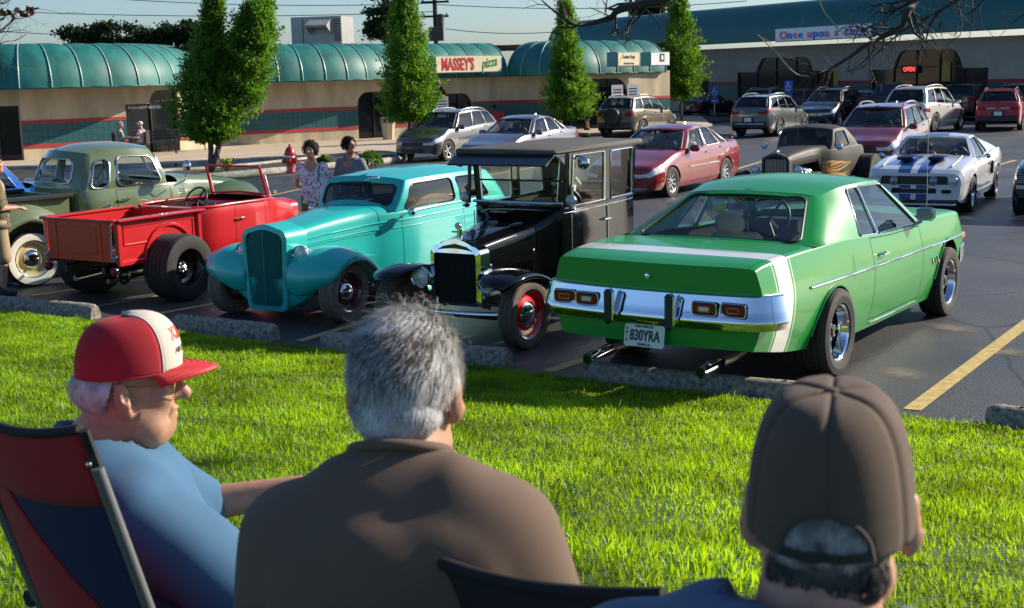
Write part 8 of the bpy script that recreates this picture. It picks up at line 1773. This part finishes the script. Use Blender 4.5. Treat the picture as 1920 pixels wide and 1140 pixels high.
def d2(th,u,dr=0.0):   # th 0 = front; tall foam front panel
    f=max(0,math.cos(th)); ph=u*math.pi/2; rr=max(0,math.cos(ph))**.60; zz=math.sin(ph)**1.05
    hx=.118+.010*f**2; return Vector(((.0925+dr)*rr*math.sin(th),(.112+dr)*rr*math.cos(th)*(1-.0*u)+.018*f*zz*math.cos(ph)*1.2,(hx+dr)*zz-.016))
nt_,nu_=72,24; front=lambda th:abs(((th+math.pi)%(2*math.pi))-math.pi)
for nm,mt,ok in (('cap',redc,lambda a:a>=.84),('front_panel',crm,lambda a:a<.84)):
    V=[HT@d2(2*math.pi*i/nt_,j/nu_,.0015 if nm!='cap' else 0) for i in range(nt_) for j in range(nu_+1)]
    F=[(i*(nu_+1)+j,((i+1)%nt_)*(nu_+1)+j,((i+1)%nt_)*(nu_+1)+j+1,i*(nu_+1)+j+1) for i in range(nt_) for j in range(nu_) if ok(front(2*math.pi*(i+.5)/nt_))]
    o=mk(nm,V,F,mt,t if nm=='cap' else cap2,70) if nm!='cap' else mk(nm,V,F,mt,t,70)
    if nm=='cap': cap2=o
    o.modifiers.new('s','SOLIDIFY').thickness=.002
for q in (1,-1):
    G().tube([HT@d2(q*.85,u,.002) for u in np.linspace(0,.97,16)],.0022,6).mk('panel_piping',M('piping_white',(.6,.58,.56),.8),cap2,60)
G().tube([HT@d2(a,.0,.001) for a in np.linspace(.9,2*math.pi-.9,40)],.003,6).mk('sweatband_edge',redc,cap2,60)
def brimp(i,j,n=18,m=6,dz=0.0):
    th=lerp(-1.12,1.12,i/n); k=(th/1.12)**2; r0=d2(th,.0); return HT@Vector((r0.x*(1-.10*j/m*(1-k)),r0.y-.003+(.080*(1-.80*k)+.004)*j/m,r0.z+.004-.014*j/m-.020*k*(j/m)+.006*math.sin(math.pi*j/m)+dz))
bb=G(); bb.grid(lambda i,j:brimp(i,j),18,6); bo=bb.mk('cap_brim',redb,cap2,60); bo.modifiers.new('s','SOLIDIFY').thickness=.004
for j in range(1,6): G().tube([brimp(i,j,18,6,.0006) for i in range(19)],.0006,4).mk('brim_stitching',M('stitch_red',(.30,.006,.01),.8),bo,60)
def wrap_text(s,size,m,th0,z0,sx=1.0,bold=0.0,shear=0.0):
    o=text('cap_lettering',s,size,m,cap2,(0,0,0),depth=.0012,sx=1,bold=bold,shear=shear); me=o.data
    for v in me.vertices:
        th=th0+v.co.x*sx/.098*-1; z=z0+v.co.y; u=min(.95,max(.02,math.asin(min(1,max(0,(z+.016)/.128)))/(math.pi/2))); q=HT@d2(th,u,.0030+v.co.z); v.co=q
    o.rotation_euler=(0,0,0)
wrap_text('K&N',.036,M('lettering_red',(.60,.015,.015),.5),.10,.060,1.15,.0012,.15); wrap_text('AIR FILTERS',.0165,ink,.05,.026,1.0,.0006)
gl=M('gold_wire',(.60,.42,.14),.25,1.0); g=G()
for q in (1,-1):
    g.tube([tuple(T@Vector((q*.034+.025*math.cos(a),.104-.010*abs(math.cos(a))*(1 if q*math.cos(a)>0 else 0),.008+.021*math.sin(a)))) for a in np.linspace(0,6.28,18,endpoint=False)],.0013,5,closed=True); g.tube([tuple(T@Vector((q*.060,.094,.018))),tuple(T@Vector((q*.082,.040,.020))),tuple(T@Vector((q*.086,-.018,.020)))],.0014,5); g.tube([tuple(T@Vector((q*.086,-.018,.020))),tuple(T@Vector((q*.084,-.038,.004)))],.002,5)
g.tube([tuple(T@Vector((-.009,.108,.012))),tuple(T@Vector((0,.112,.016))),tuple(T@Vector((.009,.108,.012)))],.0012,5); g.mk('glasses',gl,t,60)
# ---- folding chairs
def folding_chair(label,x,y,rz,back_top,wid,fab1,fab2,trimm,frame,lean=.12,group='folding lawn chairs',sag=.055,low=None,arm=.52):
    z=lz(x,y); t=thing('folding_chair',label,'chair',(x,y,z),rz,group); hw_=wid/2; zs=.38
    yb=lambda zz:-.22-lean*(zz-zs)/max(.1,back_top-zs)
    def back(u,v):  # u across, v up
        zz=lerp(zs-.02,back_top,v)+sag*(abs(2*u-1)**2)*v; return Vector((lerp(-hw_,hw_,u),yb(zz)-.05*math.sin(math.pi*u)*(1-.3*v),zz))
    nb=20
    vb=lambda u:0.0 if low is None else min(.70,max(0.0,low[0]-low[1]*u))
    bo=G(); bo.grid(lambda i,j:back(i/nb,lerp(vb(i/nb),.70,j/14)),nb,14); o=bo.mk('backrest',fab2,t,60); o.modifiers.new('s','SOLIDIFY').thickness=.004
    if low is not None: bo=G(); bo.grid(lambda i,j:back(i/nb,lerp(0,vb(i/nb),j/14))+Vector((0,-.004,0)),nb,14); o=bo.mk('lower_back_panel',fab1,t,60); o.modifiers.new('s','SOLIDIFY').thickness=.004
    tb=G(); tb.grid(lambda i,j:back(i/nb,.70+.30*j/6)+Vector((0,-.006,0)),nb,6); o=tb.mk('back_band',fab1,t,60); o.modifiers.new('s','SOLIDIFY').thickness=.006
    G().tube([back(i/nb,1.0) for i in range(nb+1)],.011,8).mk('edge_trim',trimm,t,60)
    for q in (0,1):
        G().tube([back(q,k/8)+Vector(((.012 if q else -.012),0,0)) for k in range(9)],.010,6).mk('edge_trim',trimm,t,60)
        a=back(q,.97); s_=1 if q else -1; G().tube([Vector((s_*(hw_+.012),yb(zs)+.02,.02)),Vector((s_*(hw_+.012),yb(zs)-.0,zs)),a+Vector((s_*.02,.012,-.06))],.0125,10).mk('back_pole',frame,t,60)
        G().tube([Vector((s_*(hw_+.03),-.24,arm)),Vector((s_*(hw_+.05),.0,arm+.005)),Vector((s_*(hw_+.03),.28,arm-.02))],.022,8).mk('armrest',trimm,t,60); G().tube([Vector((s_*hw_,.26,arm)),Vector((s_*hw_,.27,.02))],.0125,8).mk('leg',frame,t); G().tube([Vector((s_*hw_,-.22,.05)),Vector((s_*hw_,.26,.36))],.010,8).mk('leg',frame,t)
        G().ell(a+Vector((s_*.018,-.004,-.05)),(.006,.006,.006),8,6).mk('rivet',chrome,t)
    st_=G(); st_.grid(lambda i,j:Vector((lerp(-hw_,hw_,i/10),lerp(-.22,.26,j/10),zs-.05*math.sin(math.pi*i/10)*math.sin(math.pi*j/10))),10,10); st_.mk('seat',fab2,t,60)
    return t,back
redf=cloth('chair_red_fabric',(.30,.010,.015),500); navyf=cloth('chair_navy_fabric',(.010,.014,.060),500); blkt=M('chair_black_trim',(.008,.008,.009),.85); pole=M('pole_grey',(.16,.17,.18),.4,.3); blkf=M('chair_black_fabric',(.010,.010,.011),.9,bump=.2,bscale=300)
F_=Vector((math.cos(FZ+math.pi/2),math.sin(FZ+math.pi/2),0)); LP=Vector(t.location)
mt_=bpy.data.objects
for o in list(COL.objects):
    if o.get('label','').startswith('grey haired man in a brown'): pm_=o
    if o.get('label','').startswith('man in a brown six'): pr_=o
def sh_of(o,hz): return hz
def chair_at(px,py,Y,rz,wid,label,*a,**k):
    P=at(px,py,Y); b=P-Matrix.Rotation(rz,3,'Z')@Vector((wid/2,-.22-a[4],0)); return folding_chair(label,b.x,b.y,rz,P.z-lz(b.x,b.y)-k.get('sag',.055),wid,*a,**k)
chair_at(1245,1112,1.66,R(-34),.50,'black folding chair under the grey haired man, just showing at bottom edge',blkf,blkf,blkt,pole,.10,sag=.02)
chair_at(158,803,2.42,R(-40),.46,'red and navy folding chair with black trim under the man in the red cap',redf,navyf,blkt,pole,.14,low=(.98,.98),sag=.03,arm=.40)
folding_chair('dark folding chair under the man in the brown cap, below the frame',pr_.location.x,pr_.location.y+.02,pr_.rotation_euler.z,.56,.56,blkf,blkf,blkt,pole,.06)
